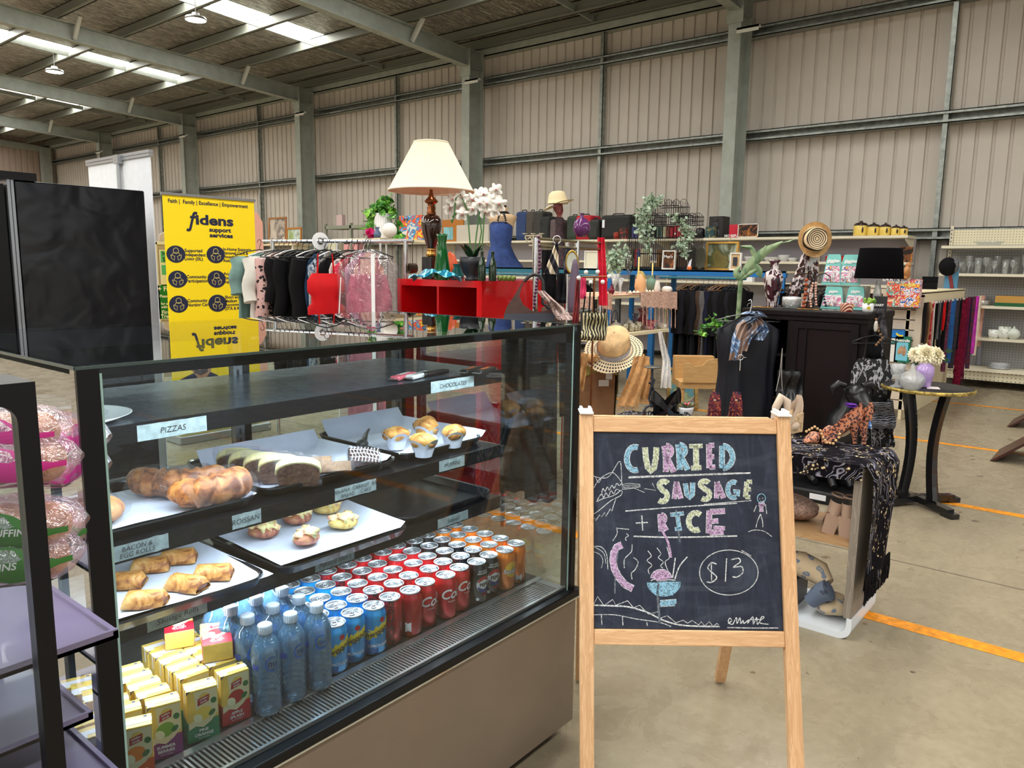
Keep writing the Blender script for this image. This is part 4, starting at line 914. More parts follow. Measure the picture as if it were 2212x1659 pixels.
st([(160,985),(215,990),(250,1040),(258,1140)],.0018);st([(160,1020),(205,1040),(225,1080),(215,1130)],.0015);st([(170,990),(230,1030),(245,1100)],.0015)
st([(165,1370),(190,1320),(232,1380),(290,1340),(312,1378),(390,1348),(430,1395),(470,1378),(530,1438),(590,1422),(605,1465),(655,1448),(712,1495),(760,1478),(790,1498),(820,1480),(865,1510),(880,1488),(905,1515),(935,1488),(960,1518),(985,1500),(998,1508)],.002,0,False)
st([(165,1378),(290,1382),(400,1390),(520,1425),(620,1475),(730,1508),(860,1518),(1005,1520)],.0038);st([(165,1442),(300,1442),(450,1470),(600,1492),(680,1520)],.002)
for x_,y_ in((215,1445),(355,1450),(518,1490)):st([(x_,y_),(x_+4,y_+62 if x_<500 else y_+25)],.0022)
sx=[(1060,1500),(1085,1480),(1070,1465),(1062,1490),(1090,1505),(1115,1460),(1120,1500),(1140,1460),(1145,1500),(1160,1480),(1165,1500),(1185,1485),(1200,1475),(1190,1500),(1225,1455),(1228,1505),(1250,1460),(1255,1505),(1275,1480),(1300,1460),(1285,1455),(1272,1495),(1330,1505)]
st(sx,.0024);st([(1205,1475),(1270,1472)],.0018);st([(1055,1527),(1200,1530),(1395,1530)],.0024)
ch=mb.build('chalk_drawing',CH,ob)
FB=Vector((2.459,1.03,0));Lb=(wE*.0)
for s_,u in((0,.02),(1,wE-.055)):
	top=TL+U*u+Vector((0,0,-.01))-Nv*.03;foot=FB-U*((wE-.075)if s_==0 else 0)+Vector((0,0,.0))
	mb=eb();mb.bar(top,foot+Vector((0,0,.012)),.022,.035,up=U);mb.build('leg',pine,ez)
mb=eb();a_=TL+U*.03-Nv*.040+Vector((0,0,-.018));b_=TL+U*(wE-.045)-Nv*.040+Vector((0,0,-.018));mb.bar(a_,b_,.022,.036);mb.build('back_rail',pineh,ez)
wp=M('white_clip_plastic',(232,236,238),.35)
for u in(.018,wE-.018):
	mb=eb();c_=TL+U*u;X_=Matrix((U,Vector((0,0,1)).cross(U),ZV)).transposed().to_4x4();mb.X=Matrix.Translation(c_-Vector((TL.x,TL.y,0)))@X_
	mb.box((-.019,-.01,.0),(.019,.055,.006),bev=.002);mb.box((-.016,.0,.006),(-.008,.05,.014),bev=.002);mb.box((.008,.0,.006),(.016,.05,.014),bev=.002);mb.build('hinge_clip',wp,ez)
for q_,sgn in(((1288,1478),1),((1688,1490),-1)):
	u,v_=E(*q_);mb=MB();uu=lw if sgn>0 else wE-lw
	mb.tube([(uu-.002*sgn,v_,-.012),(uu+.008*sgn,v_,-.012),(uu+.010*sgn,v_,-.012),(uu+.020*sgn,v_,-.012)],[.0055,.0045,.006,.004],10);ob2=mb.build('peg',wp,ez);ob2.matrix_local=ob.matrix_local
# ============================================================ BEHIND THE CASE, LEFT
nx1,ny0,nz1=.30,.90,1.335
nb=thing('glass_screen','black-framed clear screen with rounded window at the left edge','screen',(nx1-.75,ny0,0))
def nbm():mb=MB();mb.X=Matrix.Translation(Vector((-(nx1-.75),-ny0,0)));return mb
mb=nbm();fz0=.05
mb.box((nx1-.019,ny0-.012,fz0),(nx1,ny0+.006,nz1));mb.box((nx1-.75,ny0-.012,nz1-.022),(nx1-.019,ny0+.006,nz1));mb.box((nx1-.75,ny0-.012,fz0),(nx1-.019,ny0+.006,fz0+.05));mb.box((nx1-.75,ny0-.012,fz0),(nx1-.73,ny0+.006,nz1))
n_=6;pts=[(nx1-.019,nz1-.022)]+[(nx1-.039+.02*cos(a),nz1-.042+.02*sin(a))for a in[pi/2*k/n_ for k in range(n_+1)]]
mb.prism(pts,(0,ny0,0),XV,ZV,.012);mb.box((nx1-.75,ny0+.006,nz1-.02),(nx1,ny0+.07,nz1));mb.box((nx1-.75,ny0-.02,0),(nx1,ny0+.08,fz0));mb.build('frame',blackp,nb)
mb=nbm();mb.add([(nx1-.73,ny0-.004,fz0+.05),(nx1-.019,ny0-.004,fz0+.05),(nx1-.019,ny0-.004,nz1-.022),(nx1-.73,ny0-.004,nz1-.022)],[(0,1,2,3)]);mb.build('screen_glass',pane,nb)
lil=M('lilac_plastic',(122,114,142),.3,coat=.2)
bagm=film_mat('bread_bag_film',(250,235,245),.22,30,.9,.12)
def bread_bag(label,p,rz,col,txt,L=.20,W=.10,Hh=.07,tc=(240,235,240)):
	th=thing('bread_bag',label,'bread bag',p,rz,'bags of bread rolls at the left edge')
	for k in range(3):
		mb=MB();mb.ball((-L*.27+L*.27*k,0,Hh*.45),(L*.15,W*.40,Hh*.40),14,9,0,.12,20);mb.build('bread_roll',bun,th)
	mb=MB()
	def fn(u,v):
		a=u*2*pi;e_=(1-abs(2*v-1)**5);k_=1+.10*noise.noise(Vector((v*8,a*1.3,p[0]*30)))
		return((v-.5)*L*1.06,W/2*cos(a)*k_*(.25+.75*e_),Hh/2+Hh/2*sin(a)*k_*(.12+.88*e_))
	mb.grid(fn,22,14,closed=True);mb.build('plastic_bag',bagm,th)
	mb=MB();cm=M('bag_print_'+col[0],col[1],.35);lt=M('bag_lettering',tc,.4)
	for a0,a1 in((2.7,3.5),(4.25,4.75)):
		vs=[]
		for k in range(13):
			v_=.06+.88*k/12
			for a in(a0+.3*sin(k*.7),(a0+a1)/2,a1+.25*sin(k*.9+1)):
				e_=(1-abs(2*v_-1)**5);vs.append(((v_-.5)*L*1.06,W/2*1.03*cos(a)*(.25+.75*e_)*1.02,Hh/2+Hh/2*1.03*sin(a)*(.12+.88*e_)))
		mb.add(vs,[(3*i+c,3*i+3+c,3*i+4+c,3*i+1+c)for i in range(12)for c in(0,1)],0,True)
	mb.text(txt,(0,-W/2*1.07,Hh*.50),XV,ZV,.013,1,bold=.02,shear=.2);mb.build('printed_band',[cm,lt],th);return th
PK,GR=('pink',(196,40,130)),('green',(60,120,50))
PK,GR=('pink',(196,40,130)),('green',(60,120,50))
bc_=thing('service_counter','lilac-lit counter with stacked clear trays behind the framed screen','counter',(-.35,1.03,0))
def sz(px,py,y):return P(px,py,y=y).z
mb=MB();mb.box((0,0,0),(.80,.60,.62));mb.build('base',lil,bc_)
for z,y0 in((.70,.0),(.76,.16),(.93,.05)):
	mb=MB();mb.box((.02,y0,z),(.795,y0+.40,z+.006));mb.box((.02,y0,z),(.795,y0+.005,z+.014));mb.box((.788,y0,z),(.795,y0+.4,z+.012));mb.build('plastic_tray',lil,bc_)
for x in(.02,.765):mb=MB();mb.box((x,.50,.62),(x+.012,.52,1.16));mb.build('post',M('dark_steel'),bc_)
lo=lamp_area('counter_light',(.1,1.25,1.30),.6,.05,1.2,(.72,.62,1))
def bagat(lb,px,py,y,rz,col,tx,**k):q_=P(px,py,y=y);bread_bag(lb,(q_.x,y,q_.z),rz,col,tx,**k)
bagat('pink printed bag of bread rolls at the top, seen through the screen',2,985,1.16,-.7,PK,'',L=.17)
bagat('pink printed bag of bread below the top one',8,1050,1.14,-.6,PK,'',L=.18)
bagat('pink printed bag of bread lying between the screen and the glass case',122,990,1.36,-.75,PK,'',L=.16)
bagat('lower pink bag of bread beside the glass case',130,1050,1.37,-.7,PK,'',L=.15)
bagat('green printed bag of muffins seen through the screen',14,1190,1.13,-.7,GR,'ENGLISH MUFFINS',L=.19,Hh=.075)
bagat('second green bag of muffins under the first',12,1262,1.12,-.5,GR,'MUFFINS',L=.18,Hh=.075)
bagat('green bag of muffins between the screen and the glass case',120,1180,1.33,-.7,GR,'MUFFINS',L=.16,Hh=.075)
fy=4.0;a_,b_=P(12,388,y=fy),P(312,415,y=fy);fz=1.817
m,t,b,o=new_mat('fridge_vinyl');setp(b,.17,0,spec=.45);b.inputs['Base Color'].default_value=rgb((5,8,16))
bump(t,b,tnoise(t,coords(t),5,2,.4,.6),.2,.04)
fr_=thing('drinks_fridge','tall glossy black fridge behind the display case','fridge',(a_.x,fy,0))
mb=MB();mb.box((.035,0,0.03),(b_.x-a_.x,.68,fz),bev=.006);mb.build('side_panel',m,fr_)
mb=MB();mb.box((0,-.012,0),(.012,.70,fz+.015));mb.box((.016,-.008,0),(.028,.70,fz+.01));mb.build('door_edge',M('aluminium',(150,154,160),.3,.8),fr_)
mb=MB();mb.box((-.05,-.02,fz+.0),(.12,.1,fz+.035));mb.box((-.08,.0,0),(-.01,.6,fz-.02));mb.build('door',blackp,fr_)
mb=MB();mb.box((-.16,.05,1.0),(-.085,.055,1.62));mb.build('door_glass',M('blue_glass',(60,120,190),.1),fr_)
def pullup(label,name,p0,p1,z0,z1,mat,grp=None):
	d=(Vector(p1)-Vector(p0));d.z=0;w=d.length;th=thing(name,label,'banner',(p0[0],p0[1],0),atan2(d.y,d.x),grp)
	return th,w
alum=M('satin_aluminium',(176,180,184),.3,.85)
whitef=M('white_banner_cloth',(228,232,240),.6,var=.02)
A_,B_=P(190,348,x=2.15),P(324,328,x=2.15)
th,w=pullup('white pull-up screen seen from behind, above the black fridge','pull_up_screen',B_,A_,0,2.07,whitef)
zt=2.075
mb=MB();mb.box((.0,-.002,.06),(w,.002,zt-.03));mb.build('banner_cloth',whitef,th)
mb=MB();mb.box((-.01,-.012,zt-.03),(w+.01,.012,zt-.015));mb.box((-.01,-.012,zt-.012),(w+.01,.012,zt+.005));mb.build('top_rail',alum,th)
mb=MB();mb.tube([(w*.44,.02,.06),(w*.44,.02,zt-.02)],.012,8);mb.box((w*.44-.03,.0,zt-.05),(w*.44+.03,.035,zt));mb.build('support_pole',alum,th)
mb=MB();mb.box((-.02,-.1,0),(w+.02,.1,.07),bev=.01);mb.build('base',alum,th)
by=6.0;A_,B_=P(350,415,y=by),P(548,432,y=by);bw=B_.x-A_.x;bz=2.0
yb=thing('pull_up_banner','tall yellow pull-up banner of support services with round navy icons','banner',(A_.x,by,0))
yel=M('banner_yellow',(246,214,12),.55);navy=M('banner_navy',(30,34,62),.5);cream_=M('banner_line',(226,206,120),.6)
mb=MB();mb.box((0,-.002,.06),(bw,.002,bz-.02));mb.build('banner_cloth',yel,yb)
mb=MB();mb.box((-.01,-.012,bz-.02),(bw+.01,.012,bz));mb.build('top_rail',alum,yb)
mb=MB();mb.box((-.02,-.12,0),(bw+.02,.12,.07),bev=.01);mb.build('base',alum,yb)
mb=MB()
def B(px,py):q_=P(px,py,y=by-.003);return(q_.x-A_.x,-.003,q_.z)
def btxt(s_,px,py,hpx,wpx=None,al='L',bold=.02,shear=0,mi=0):
	o_=B(px,py);k=mpp(P(px,py,y=by));mb.text(s_,o_,XV,ZV,hpx*k*1.38,mi,off=.0012,align=al,bold=bold,shear=shear,width=(P(px+wpx,py,y=by).x-P(px,py,y=by).x)if wpx else None)
btxt('Faith |  Family | Excellence | Empowerment',363,437,8.5,172)
btxt('\u0192',402,489,31,26,bold=.03,shear=.15);btxt('idens',423,484,21,81,bold=.035)
btxt('support',452,500,9,47,bold=.04);btxt('services',453,512,9,50,bold=.04)
def disc(px,py,r,mi,n=22):
	o_=Vector(B(px,py));k=mpp(P(px,py,y=by))*r*1.12;mb.add([(o_.x+k*cos(2*pi*i/n)*1.15,-.004-.0004*mi,o_.z+k*sin(2*pi*i/n))for i in range(n)],[tuple(range(n))],mi)
rows=[((380,549),('Supported','Independent','Living (SIL)'),(466,550),('In-Home Supports,','Personal Care &','Household','Assistance'),546,540),((384,603),('Community','Participation'),(468,603),('Prison to Home','Post Incarceration','Support'),600,594),((386,657),('Community','Nursing Care'),(470,655),('Short and','Medium Term','Accommodation','(STA & MTA)'),652,644)]
for(cl,tl,cr_,tr_,yl,yr)in rows:
	for cc in(cl,cr_):
		disc(cc[0],cc[1],16.5,0)
		o_=Vector(B(*cc));k=.0055
		for sg in(-1,1):mb.stroke([(sg*8*k,-1*k),(sg*7*k,-6*k),(sg*3*k,-9*k),(sg*2*k,-3*k),(sg*8*k,-1*k)],.0035,(o_.x,-.0048,o_.z),XV,ZV,.0004,1)
		mb.stroke([(4*k*cos(a),5*k+4*k*sin(a))for a in[2*pi*i/12 for i in range(13)]],.0035,(o_.x,-.0048,o_.z),XV,ZV,.0004,1)
		mb.stroke([(-6*k,-1*k),(-4*k,2*k),(4*k,2*k),(6*k,-1*k)],.0035,(o_.x,-.0048,o_.z),XV,ZV,.0004,1)
	for i,s_ in enumerate(tl):btxt(s_,cl[0]+19,yl+1+9*i-(3 if len(tl)>2 else 0),7)
	for i,s_ in enumerate(tr_):btxt(s_,cr_[0]+16,yr+1+8.2*i,6.6)
def bsil(pts,mi,off=.0035):mb.add([(B(a,c)[0],-off,B(a,c)[2])for a,c in pts],[tuple(range(len(pts)))],mi)
bsil([(372,905),(372,848),(382,824),(405,812),(418,806),(452,802),(470,810),(484,832),(486,905)],0)
bsil([(414,775),(452,770),(456,800),(448,812),(436,832),(424,812),(414,800)],2,.0042);bsil([(418,790),(430,800),(450,792),(448,804),(434,811),(420,806)],3,.0048)
bsil([(486,905),(486,830),(498,806),(520,800),(545,806),(556,830),(558,905)],0,.0037);bsil([(510,770),(534,768),(536,795),(522,806),(510,797)],2,.0044)
mb.build('printing',[navy,cream_,M('printed_skin',(168,120,96),.6),M('printed_beard',(58,42,36),.6)],yb)
nbp=P(336,520,y=6.3)
nbd=thing('notice_board','grey felt noticeboard with rounded top, half hidden behind the yellow banner','notice board',(nbp.x-.02,6.3,0))
w_=.7;zt=P(336,528,y=6.3).z
mb=MB();mb.box((0,0,.0),(.03,.03,zt+.02));mb.box((w_,0,0),(w_+.03,.03,zt+.02));mb.box((0,0,zt),(w_+.03,.03,zt+.025));mb.build('frame',M('white_metal',(206,206,202),.4),nbd)
mb=MB();mb.box((.03,.008,.5),(w_,.022,zt));mb.prism([(.05,zt+.02),(w_,zt+.02),(w_,zt+.1),(w_-.1,zt+.15),(.18,zt+.15),(.06,zt+.08)],(0,.02,0),XV,ZV,.015);mb.build('felt_panel',M('grey_felt',(170,158,152),.9),nbd)
def sheet_(par,x0,z0,x1,z1,c,nm,y=-.001,lines=(),lc=(240,240,240),name='paper_notice'):
	mb=MB();mb.box((x0,y,z0),(x1,y+.003,z1))
	for(tx,u,v_,s_)in lines:mb.text(tx,(x0+(x1-x0)*u,y-.001,z0+(z1-z0)*v_),XV,ZV,s_,1,align='L',bold=.02)
	o_=mb.build(name,[M(nm,c,.6),M('print_%d_%d_%d'%lc,lc,.6)],par);return o_
def zz(px,py):q_=P(px,py,y=6.3);return q_.x-nbp.x+.02,q_.z
x0_,z1_=zz(344,542);x1_,z0_=zz(420,568)
sheet_(nbd,x0_,z0_-.2,x0_+.3,z1_+.01,(226,222,204),'cream_notice',.002)
sheet_(nbd,x0_+.01,z0_,x0_+.28,z1_,(84,180,140),'mint_notice',0,[('HOME',.05,.6,.05),('SERVICES',.05,.1,.05)],(30,60,50));sheet_(nbd,x0_+.012,z0_-.1,x0_+.28,z0_-.02,(100,190,150),'mint_notice',0)
x0_,z1_=zz(336,615);_,z0_=zz(337,691)
sheet_(nbd,x0_,z0_,x0_+.3,z1_,(226,232,226),'sign_white',.002);sheet_(nbd,x0_+.006,z0_+.006,x0_+.294,z1_-.006,(20,120,56),'sign_green',0,[('+ First Aid',.04,.83,.055),('Please see',.08,.64,.032),('for assistance',.1,.42,.03),('with injuries',.1,.32,.03),('First Aid',.12,.14,.045),('Treatment',.08,.02,.045)],name='first_aid_sign')
pnk=M('pale_pink_board',(224,168,150),.7);q_=P(556,520,y=7.2)
th=thing('pink_board','pale pink rounded board standing behind the yellow banner','board',(q_.x-.25,7.2,0));mb=MB();zt=P(556,458,y=7.2).z;mb.prism([(0,0),(.32,0),(.32,zt-.1),(.25,zt),(.05,zt+.02),(0,zt)],(0,.03,0),XV,ZV,.03);mb.build('board',pnk,th)
# ============================================================ CLOTHES
def cloth(name,c,rough=.85,var=.12,vs=8,bmp=.25,bs=200):return M(name,c,rough,0,var=var,vscale=vs,bmp=bmp,bscale=bs,spec=.2)
CL=dict(black=cloth('cloth_black',(12,11,14)),charcoal=cloth('cloth_charcoal',(27,27,33)),white=cloth('cloth_white',(226,222,214),var=.05),cream=cloth('cloth_cream',(214,196,176)),leo=spots('cloth_pink_leopard',(214,172,168),(24,18,20),None,32,.36),zebra=stripes('cloth_zebra',(26,22,22),(190,160,140),9,'Z',dist=8,th=.6),floral=prints('cloth_blue_floral',[(36,44,60),(150,170,190),(210,216,224),(96,130,160),(170,60,90)],16,dist=1.2),greyleo=spots('cloth_grey_leopard',(150,144,140),(40,36,38),None,34,.30),red=cloth('cloth_red',(196,16,24),.6,.05),redfl=prints('cloth_red_floral',[(176,20,50),(220,60,90),(236,200,180),(190,30,50)],14),denim=cloth('cloth_denim',(38,66,96)),lilac=cloth('cloth_lilac',(196,146,176)),blush=cloth('cloth_blush',(214,166,150)),rose=cloth('cloth_rose',(178,98,116),.7,.14,14),dkfl=prints('cloth_dark_floral',[(18,18,20),(20,20,22),(22,60,50),(120,30,40)],26),navy=cloth('cloth_navy',(24,28,48)),mint=cloth('cloth_mint',(120,150,146)),brown=cloth('cloth_brown',(72,56,46)),grey=cloth('cloth_grey',(96,94,96)),tan=cloth('cloth_tan',(176,130,84)),whitefl=prints('cloth_white_print',[(228,224,218),(214,206,200),(120,110,130),(226,222,220)],20))
def garment(label,cat,name,p,rz,w,L,mat,dp=.05,top=.10,sleeve=None,neck=.07,hem=1.0,hang=(20,20,22),straps=False,waist=.95,grp=None,amp=.012,seed=None,hangname='hanger',tilt=0):
	th=thing(name,label,cat,p,rz,grp);sd=random.random()*99 if seed is None else seed
	if tilt:th.rotation_euler=(0,tilt,rz)
	hm=M('hanger_%d_%d_%d'%hang,hang,.35)
	mb=MB();mb.tube([(.0+.018*sin(a),0,-.0-.018+.018*cos(a))for a in[-1.9+3.9*k/9 for k in range(10)]]+[(0,0,-.055),(0,0,-.075)],.0022,6)
	s_=w/2*.97;mb.tube([(0,0,-.072),(s_*.5,0,-.088),(s_,0,-.118),(s_*.97,0,-.128),(0,0,-.125),(-s_*.97,0,-.128),(-s_,0,-.118),(-s_*.5,0,-.088),(0,0,-.072)],.0042,6);mb.build(hangname,hm,th)
	mb=MB()
	def prof_(v):
		z=v*L
		if straps:
			k=min(1,v/.12);return w/2*(.66+.24*k)*(waist if.3<v<.5 else 1)*(hem if v>.6 else 1)
		k=min(1,z/.055);sh=neck*.9+(w/2-neck*.9)*k**.8
		wv=1-(1-waist)*math.exp(-((v-.42)/.2)**2)
		return sh*wv*(1+(hem-1)*max(0,v-.3)/.7)
	z0=-top+.012-(.14 if straps else 0)
	def fn(u,v):
		a=u*2*pi;hw=prof_(v);x=hw*(abs(cos(a))**.75)*(1 if cos(a)>0 else-1)
		d_=dp/2*(.35+.65*min(1,v*5));fold=amp*(.2+v)*sin(x*38+sd+2*sin(v*3+sd))+amp*.6*sin(x*90+sd*2+v*2)
		sl=.05*(abs(x)/(w/2))**1.1 if v<.5 and not straps else 0
		return(x,d_*sin(a)+fold,z0-v*L-sl*(1-min(1,v*2.2)))
	mb.grid(fn,40,18,closed=True);n0=len(mb.v);mb.build('cloth',mat,th)
	if straps:
		mb=MB()
		for sg in(-1,1):mb.tube([(sg*w*.17,0,-.10),(sg*w*.19,.0,z0+.0)],.005,6);mb.tube([(sg*w*.17,0,-.10),(sg*w*.21,.0,z0-.02)],.0045,6)
		mb.build('strap',mat,th)
	if sleeve:
		Ls,rs=sleeve
		for sg in(-1,1):
			mb=MB();n_=8
			mb.tube([(sg*(w/2*.86+.10*min(1,k/n_)*(Ls if Ls<.35 else.5*Ls)),.012*sin(k+sd),z0-.055-Ls*k/n_)for k in range(n_+1)],[rs*(.9+.25*sin(k*1.3+sd)*.3+.15*(1-k/n_))for k in range(n_+1)],12,caps=True)
			mb.build('sleeve',mat,th)
	return th
RA,RB=Vector((3.29,4.95,1.62)),Vector((3.60,3.95,1.62));rd=(RB-RA).normalized();rnm=atan2(rd.y,rd.x)
rk=thing('clothes_rack','chrome rail clothes rack packed with black and printed garments','clothes rack',(RA.x,RA.y,0))
def rkb():mb=MB();mb.X=Matrix.Translation(Vector((-RA.x,-RA.y,0)));return mb
mb=rkb();mb.tube([RA-rd*.08,RB+rd*.12],.0125,12);mb.build('rail',chrome,rk)
for q_ in(RA,RB+rd*.06):
	mb=rkb();mb.tube([(q_.x,q_.y,.05),(q_.x,q_.y,1.63)],.016,12);mb.build('post',chrome,rk)
	n2=Vector((-rd.y,rd.x,0));mb=rkb();mb.bar(Vector((q_.x,q_.y,.05))-n2*.22,Vector((q_.x,q_.y,.05))+n2*.22,.03,.03);mb.build('foot',chrome,rk)
ga=rnm+pi/2
_rt=Vector((RC[0][0],RC[1][0],0))
AR=atan2(_rt.y,_rt.x)
def FP0(px,py,d):q_=Dp(px,py,d);return Vector((q_.x,q_.y,1.628))
G=[(.00,'white','white cotton blouse at the far left of the rack',.5,.62,(.30,.055),.05,'blouse'),(.05,'leo','pink and black leopard print blouse',.44,.74,(.45,.05),.05,'blouse'),(.09,'zebra','tan and black zebra print top',.42,.72,None,.05,'top'),(.13,'black','plain black dress next to the zebra top',.42,.95,(.3,.05),.05,'dress'),(.17,'dkfl','black top with small dark flowers',.42,.8,None,.05,'top'),(.21,'black','black lace blouse',.43,.75,(.4,.05),.05,'blouse'),(.25,'black','long black dress in the middle of the rack',.42,1.05,None,.05,'dress'),(.30,'charcoal','charcoal sleeveless dress',.42,.98,None,.06,'dress'),(.35,'black','black wide-shouldered jacket',.45,.8,(.5,.055),.06,'jacket'),(.39,'denim','dark denim skirt dress',.40,.95,None,.05,'dress'),(.43,'floral','blue and white floral dress',.40,1.0,None,.06,'dress'),(.48,'greyleo','grey leopard print dress',.40,1.02,None,.05,'dress'),(.53,'black','thin black top between the leopard and red pieces',.40,.8,None,.05,'top'),(.62,'whitefl','white printed blouse behind the red camisole',.42,.72,None,.05,'blouse'),(.66,'redfl','red and pink floral dress',.40,1.0,None,.05,'dress'),(.70,'black','slim black trousers on a hanger',.36,1.0,None,.04,'trousers'),(.74,'lilac','lilac satin dress',.42,1.05,None,.05,'dress'),(.78,'blush','blush pleated cape dress',.40,1.1,None,.06,'dress')]
for k,(t_,mt,lb,w_,L_,sl_,dp_,cat)in enumerate(G):
	q_=RA.lerp(RB,t_);garment(lb+', on the chrome rack',cat,cat,(q_.x,q_.y,1.632),ga+random.uniform(-.10,.10)-.0,w_,L_,CL[mt],dp_*.8,sleeve=sl_,amp=.010,hang=((20,20,22)if k%4 else(226,226,222)))
q_=RA.lerp(RB,.57);garment('bright red camisole with thin straps hanging forward on the chrome rack','camisole','camisole',(FP0(702,530,5.05)),AR+.15,.27,.42,CL['red'],.10,straps=True,amp=.003,waist=.8)
q_=RB-rd*.02
dr=garment('dusty rose draped dress inside a clear garment bag at the end of the rack','dress','dress',FP0(795,528,4.95),AR-.25,.36,1.15,CL['rose'],.12,straps=True,amp=.009,waist=.82,hang=(36,36,40))
mb=MB()
def fn(u,v):
	a=u*2*pi;hw=.05+.17*min(1,(v/.10))**.6;return(hw*cos(a)*(1+.02*sin(v*20)),.085*sin(a)*(.3+.7*min(1,v*6)),-.07-v*1.15)
mb.grid(fn,30,24,closed=True);mb.build('garment_bag',film_mat('garment_bag_film',(248,244,248),.09,9,1.0,.03),dr)
mb=MB();mb.tube([(-.15,-.09,-.25),(-.2,-.06,-.7),(-.2,-.05,-1.2)],.004,5);mb.box((.06,-.092,-1.2),(.085,-.088,-.10));mb.build('bag_zip',M('white_zip',(236,236,240),.5),dr)
q_=RA.lerp(RB,.40);th=thing('size_ring','white plastic size divider ring on the chrome rail','rail divider',(q_.x,q_.y,1.62));th.rotation_euler=(pi/2,0,rnm+pi/2-.5);mb=MB()
ro,ri=.062,.026;vs=[];n_=28
for k in range(n_):a=2*pi*k/n_;vs+=[(ri*cos(a),ri*sin(a),-.002),(ro*cos(a),ro*sin(a),-.002),(ro*cos(a),ro*sin(a),.002),(ri*cos(a),ri*sin(a),.002)]
mb.add(vs,[(4*k+c,4*k+(c+1)%4,4*((k+1)%n_)+(c+1)%4,4*((k+1)%n_)+c)for k in range(n_)for c in range(4)]);mb.build('ring',M('white_plastic',(232,234,236),.4),th)
th=thing('belt_hanger','dark metal ring chain hanger at the end of the chrome rack','hanger',(RB.x+.02,RB.y-.12,1.44),rnm+pi/2+.4);mb=MB()
for k in range(15):x=-.20+.0285*k;mb.tube([(x,.012*cos(a),.030*sin(a))for a in[2*pi*i/12 for i in range(12)]],.0045,5,closed=True)
mb.tube([(-.2,0,.02),(.2,0,.02)],.004,6);mb.tube([(0,0,.02),(0,0,.16),(.01,0,.185),(.025,0,.18)],.003,6);mb.build('rings',M('bronze_metal',(78,66,54),.3,.8),th)
th=thing('wire_hanger','bare wire hanger sticking out at the left end of the rack','hanger',(RA.x,RA.y,1.632),ga-.2);mb=MB();mb.tube([(.015,0,0),(0,0,.012),(-.012,0,-.01),(0,0,-.03),(0,0,-.05),(-.2,0,-.13),(-.21,0,-.15),(.2,0,-.15),(.2,0,-.13),(0,0,-.05)],.0022,5);mb.build('wire',M('hanger_wire',(70,70,74),.3,.7),th)
garment('pale mint sleeved top behind the white blouse','top','top',(RA.x-.03,RA.y+.12,1.632),ga-.05,.50,.75,CL['mint'],.05,sleeve=(.25,.055))
# ============================================================ RED CUBE UNIT AND WHAT STANDS ON IT
redm=M('red_lacquer',(206,12,20),.22,0,coat=.5,var=.02);redi=M('red_lacquer_inside',(196,10,18),.35)
rx0,rx1,ry0,ry1,rz1=3.50,4.30,3.10,3.85,1.372
ru=thing('cube_shelf','glossy red cube shelving unit standing behind the glass case','shelving unit',(rx0,ry0,0))
def rb_():mb=MB();mb.X=Matrix.Translation(Vector((-rx0,-ry0,0)));return mb
mb=rb_();tt=.042
mb.box((rx0,ry0,rz1-tt),(rx1,ry1,rz1));mb.box((rx0,ry0,0),(rx1,ry1,tt));mb.box((rx0,ry0,tt),(rx1,ry0+tt,rz1-tt));mb.box((rx0,ry1-tt,tt),(rx1,ry1,rz1-tt));mb.build('outer_case',redm,ru)
mb=rb_();ym=(ry0+ry1)/2;mb.box((rx0+.003,ym-.009,tt),(rx1-.4,ym+.009,rz1-tt));mb.build('upright_divider',redi,ru)
for z in(.36,.68,1.0):mb=rb_();mb.box((rx0+.003,ry0+tt,z-.009),(rx1-.4,ry1-tt,z+.009));mb.build('shelf_board',redi,ru)
mb=rb_();mb.box((rx0+.39,ry0+tt,tt),(rx0+.40,ry1-tt,rz1-tt));mb.build('back_panel',redi,ru)
th=thing('blue_fin','blue pointed toy standing in the right cube of the red unit','toy',(rx0+.12,ry0+.11,1.009),-pi/2);mb=MB();mb.prism([(-.06,0),(.05,0),(.045,.05),(.02,.10),(-.0,.12),(-.03,.08)],(0,0.03,0),XV,ZV,.06);mb.build('fin',M('blue_plastic',(20,100,180),.3),th)
Z1=rz1+.0005
def on_red(px,d):return on(px,600,z=Z1,d=d)
def lathe_item(name,label,cat,p,w,h,prof_,mat,grp=None,seg=24,part='body',scale_y=1,smooth=True):
	th=thing(name,label,cat,p,0,grp);mb=MB();mb.lathe([(r_*w/2,z*h)for r_,z in prof_],seg=seg,smooth=smooth);o_=mb.build(part,mat,th)
	if scale_y!=1:o_.scale=(1,scale_y,1)
	return th
p=on_red(932,4.95);k=mpp(p)
lp=thing('table_lamp','large table lamp with cream pleated shade and dark bronze urn base','table lamp',p)
Hs=lambda py:(601-py)*k
mb=MB();mb.box((-.045,-.045,0),(.045,.045,Hs(553)),bev=.006);mb.build('plinth',M('lamp_black',(22,16,16),.2,coat=.5),lp)
urn=M('urn_glaze',(48,26,20),.10,.2,coat=1);brz=M('bronze',(140,84,52),.25,.9)
mb=MB();mb.lathe([(.02,Hs(553)),(.036,Hs(551)),(.03,Hs(545)),(.022,Hs(540))],seg=24);mb.lathe([(.022,Hs(541)),(.032,Hs(539)),(.024,Hs(535))],seg=24);mb.build('foot',M('gold_metal',(200,150,80),.25,.9),lp)
mb=MB();mb.lathe([(.022,Hs(541)),(.032,Hs(530)),(.046,Hs(515)),(.060,Hs(500)),(.066,Hs(487)),(.063,Hs(475)),(.048,Hs(467)),(.026,Hs(464))],seg=32);mb.build('urn',urn,lp)
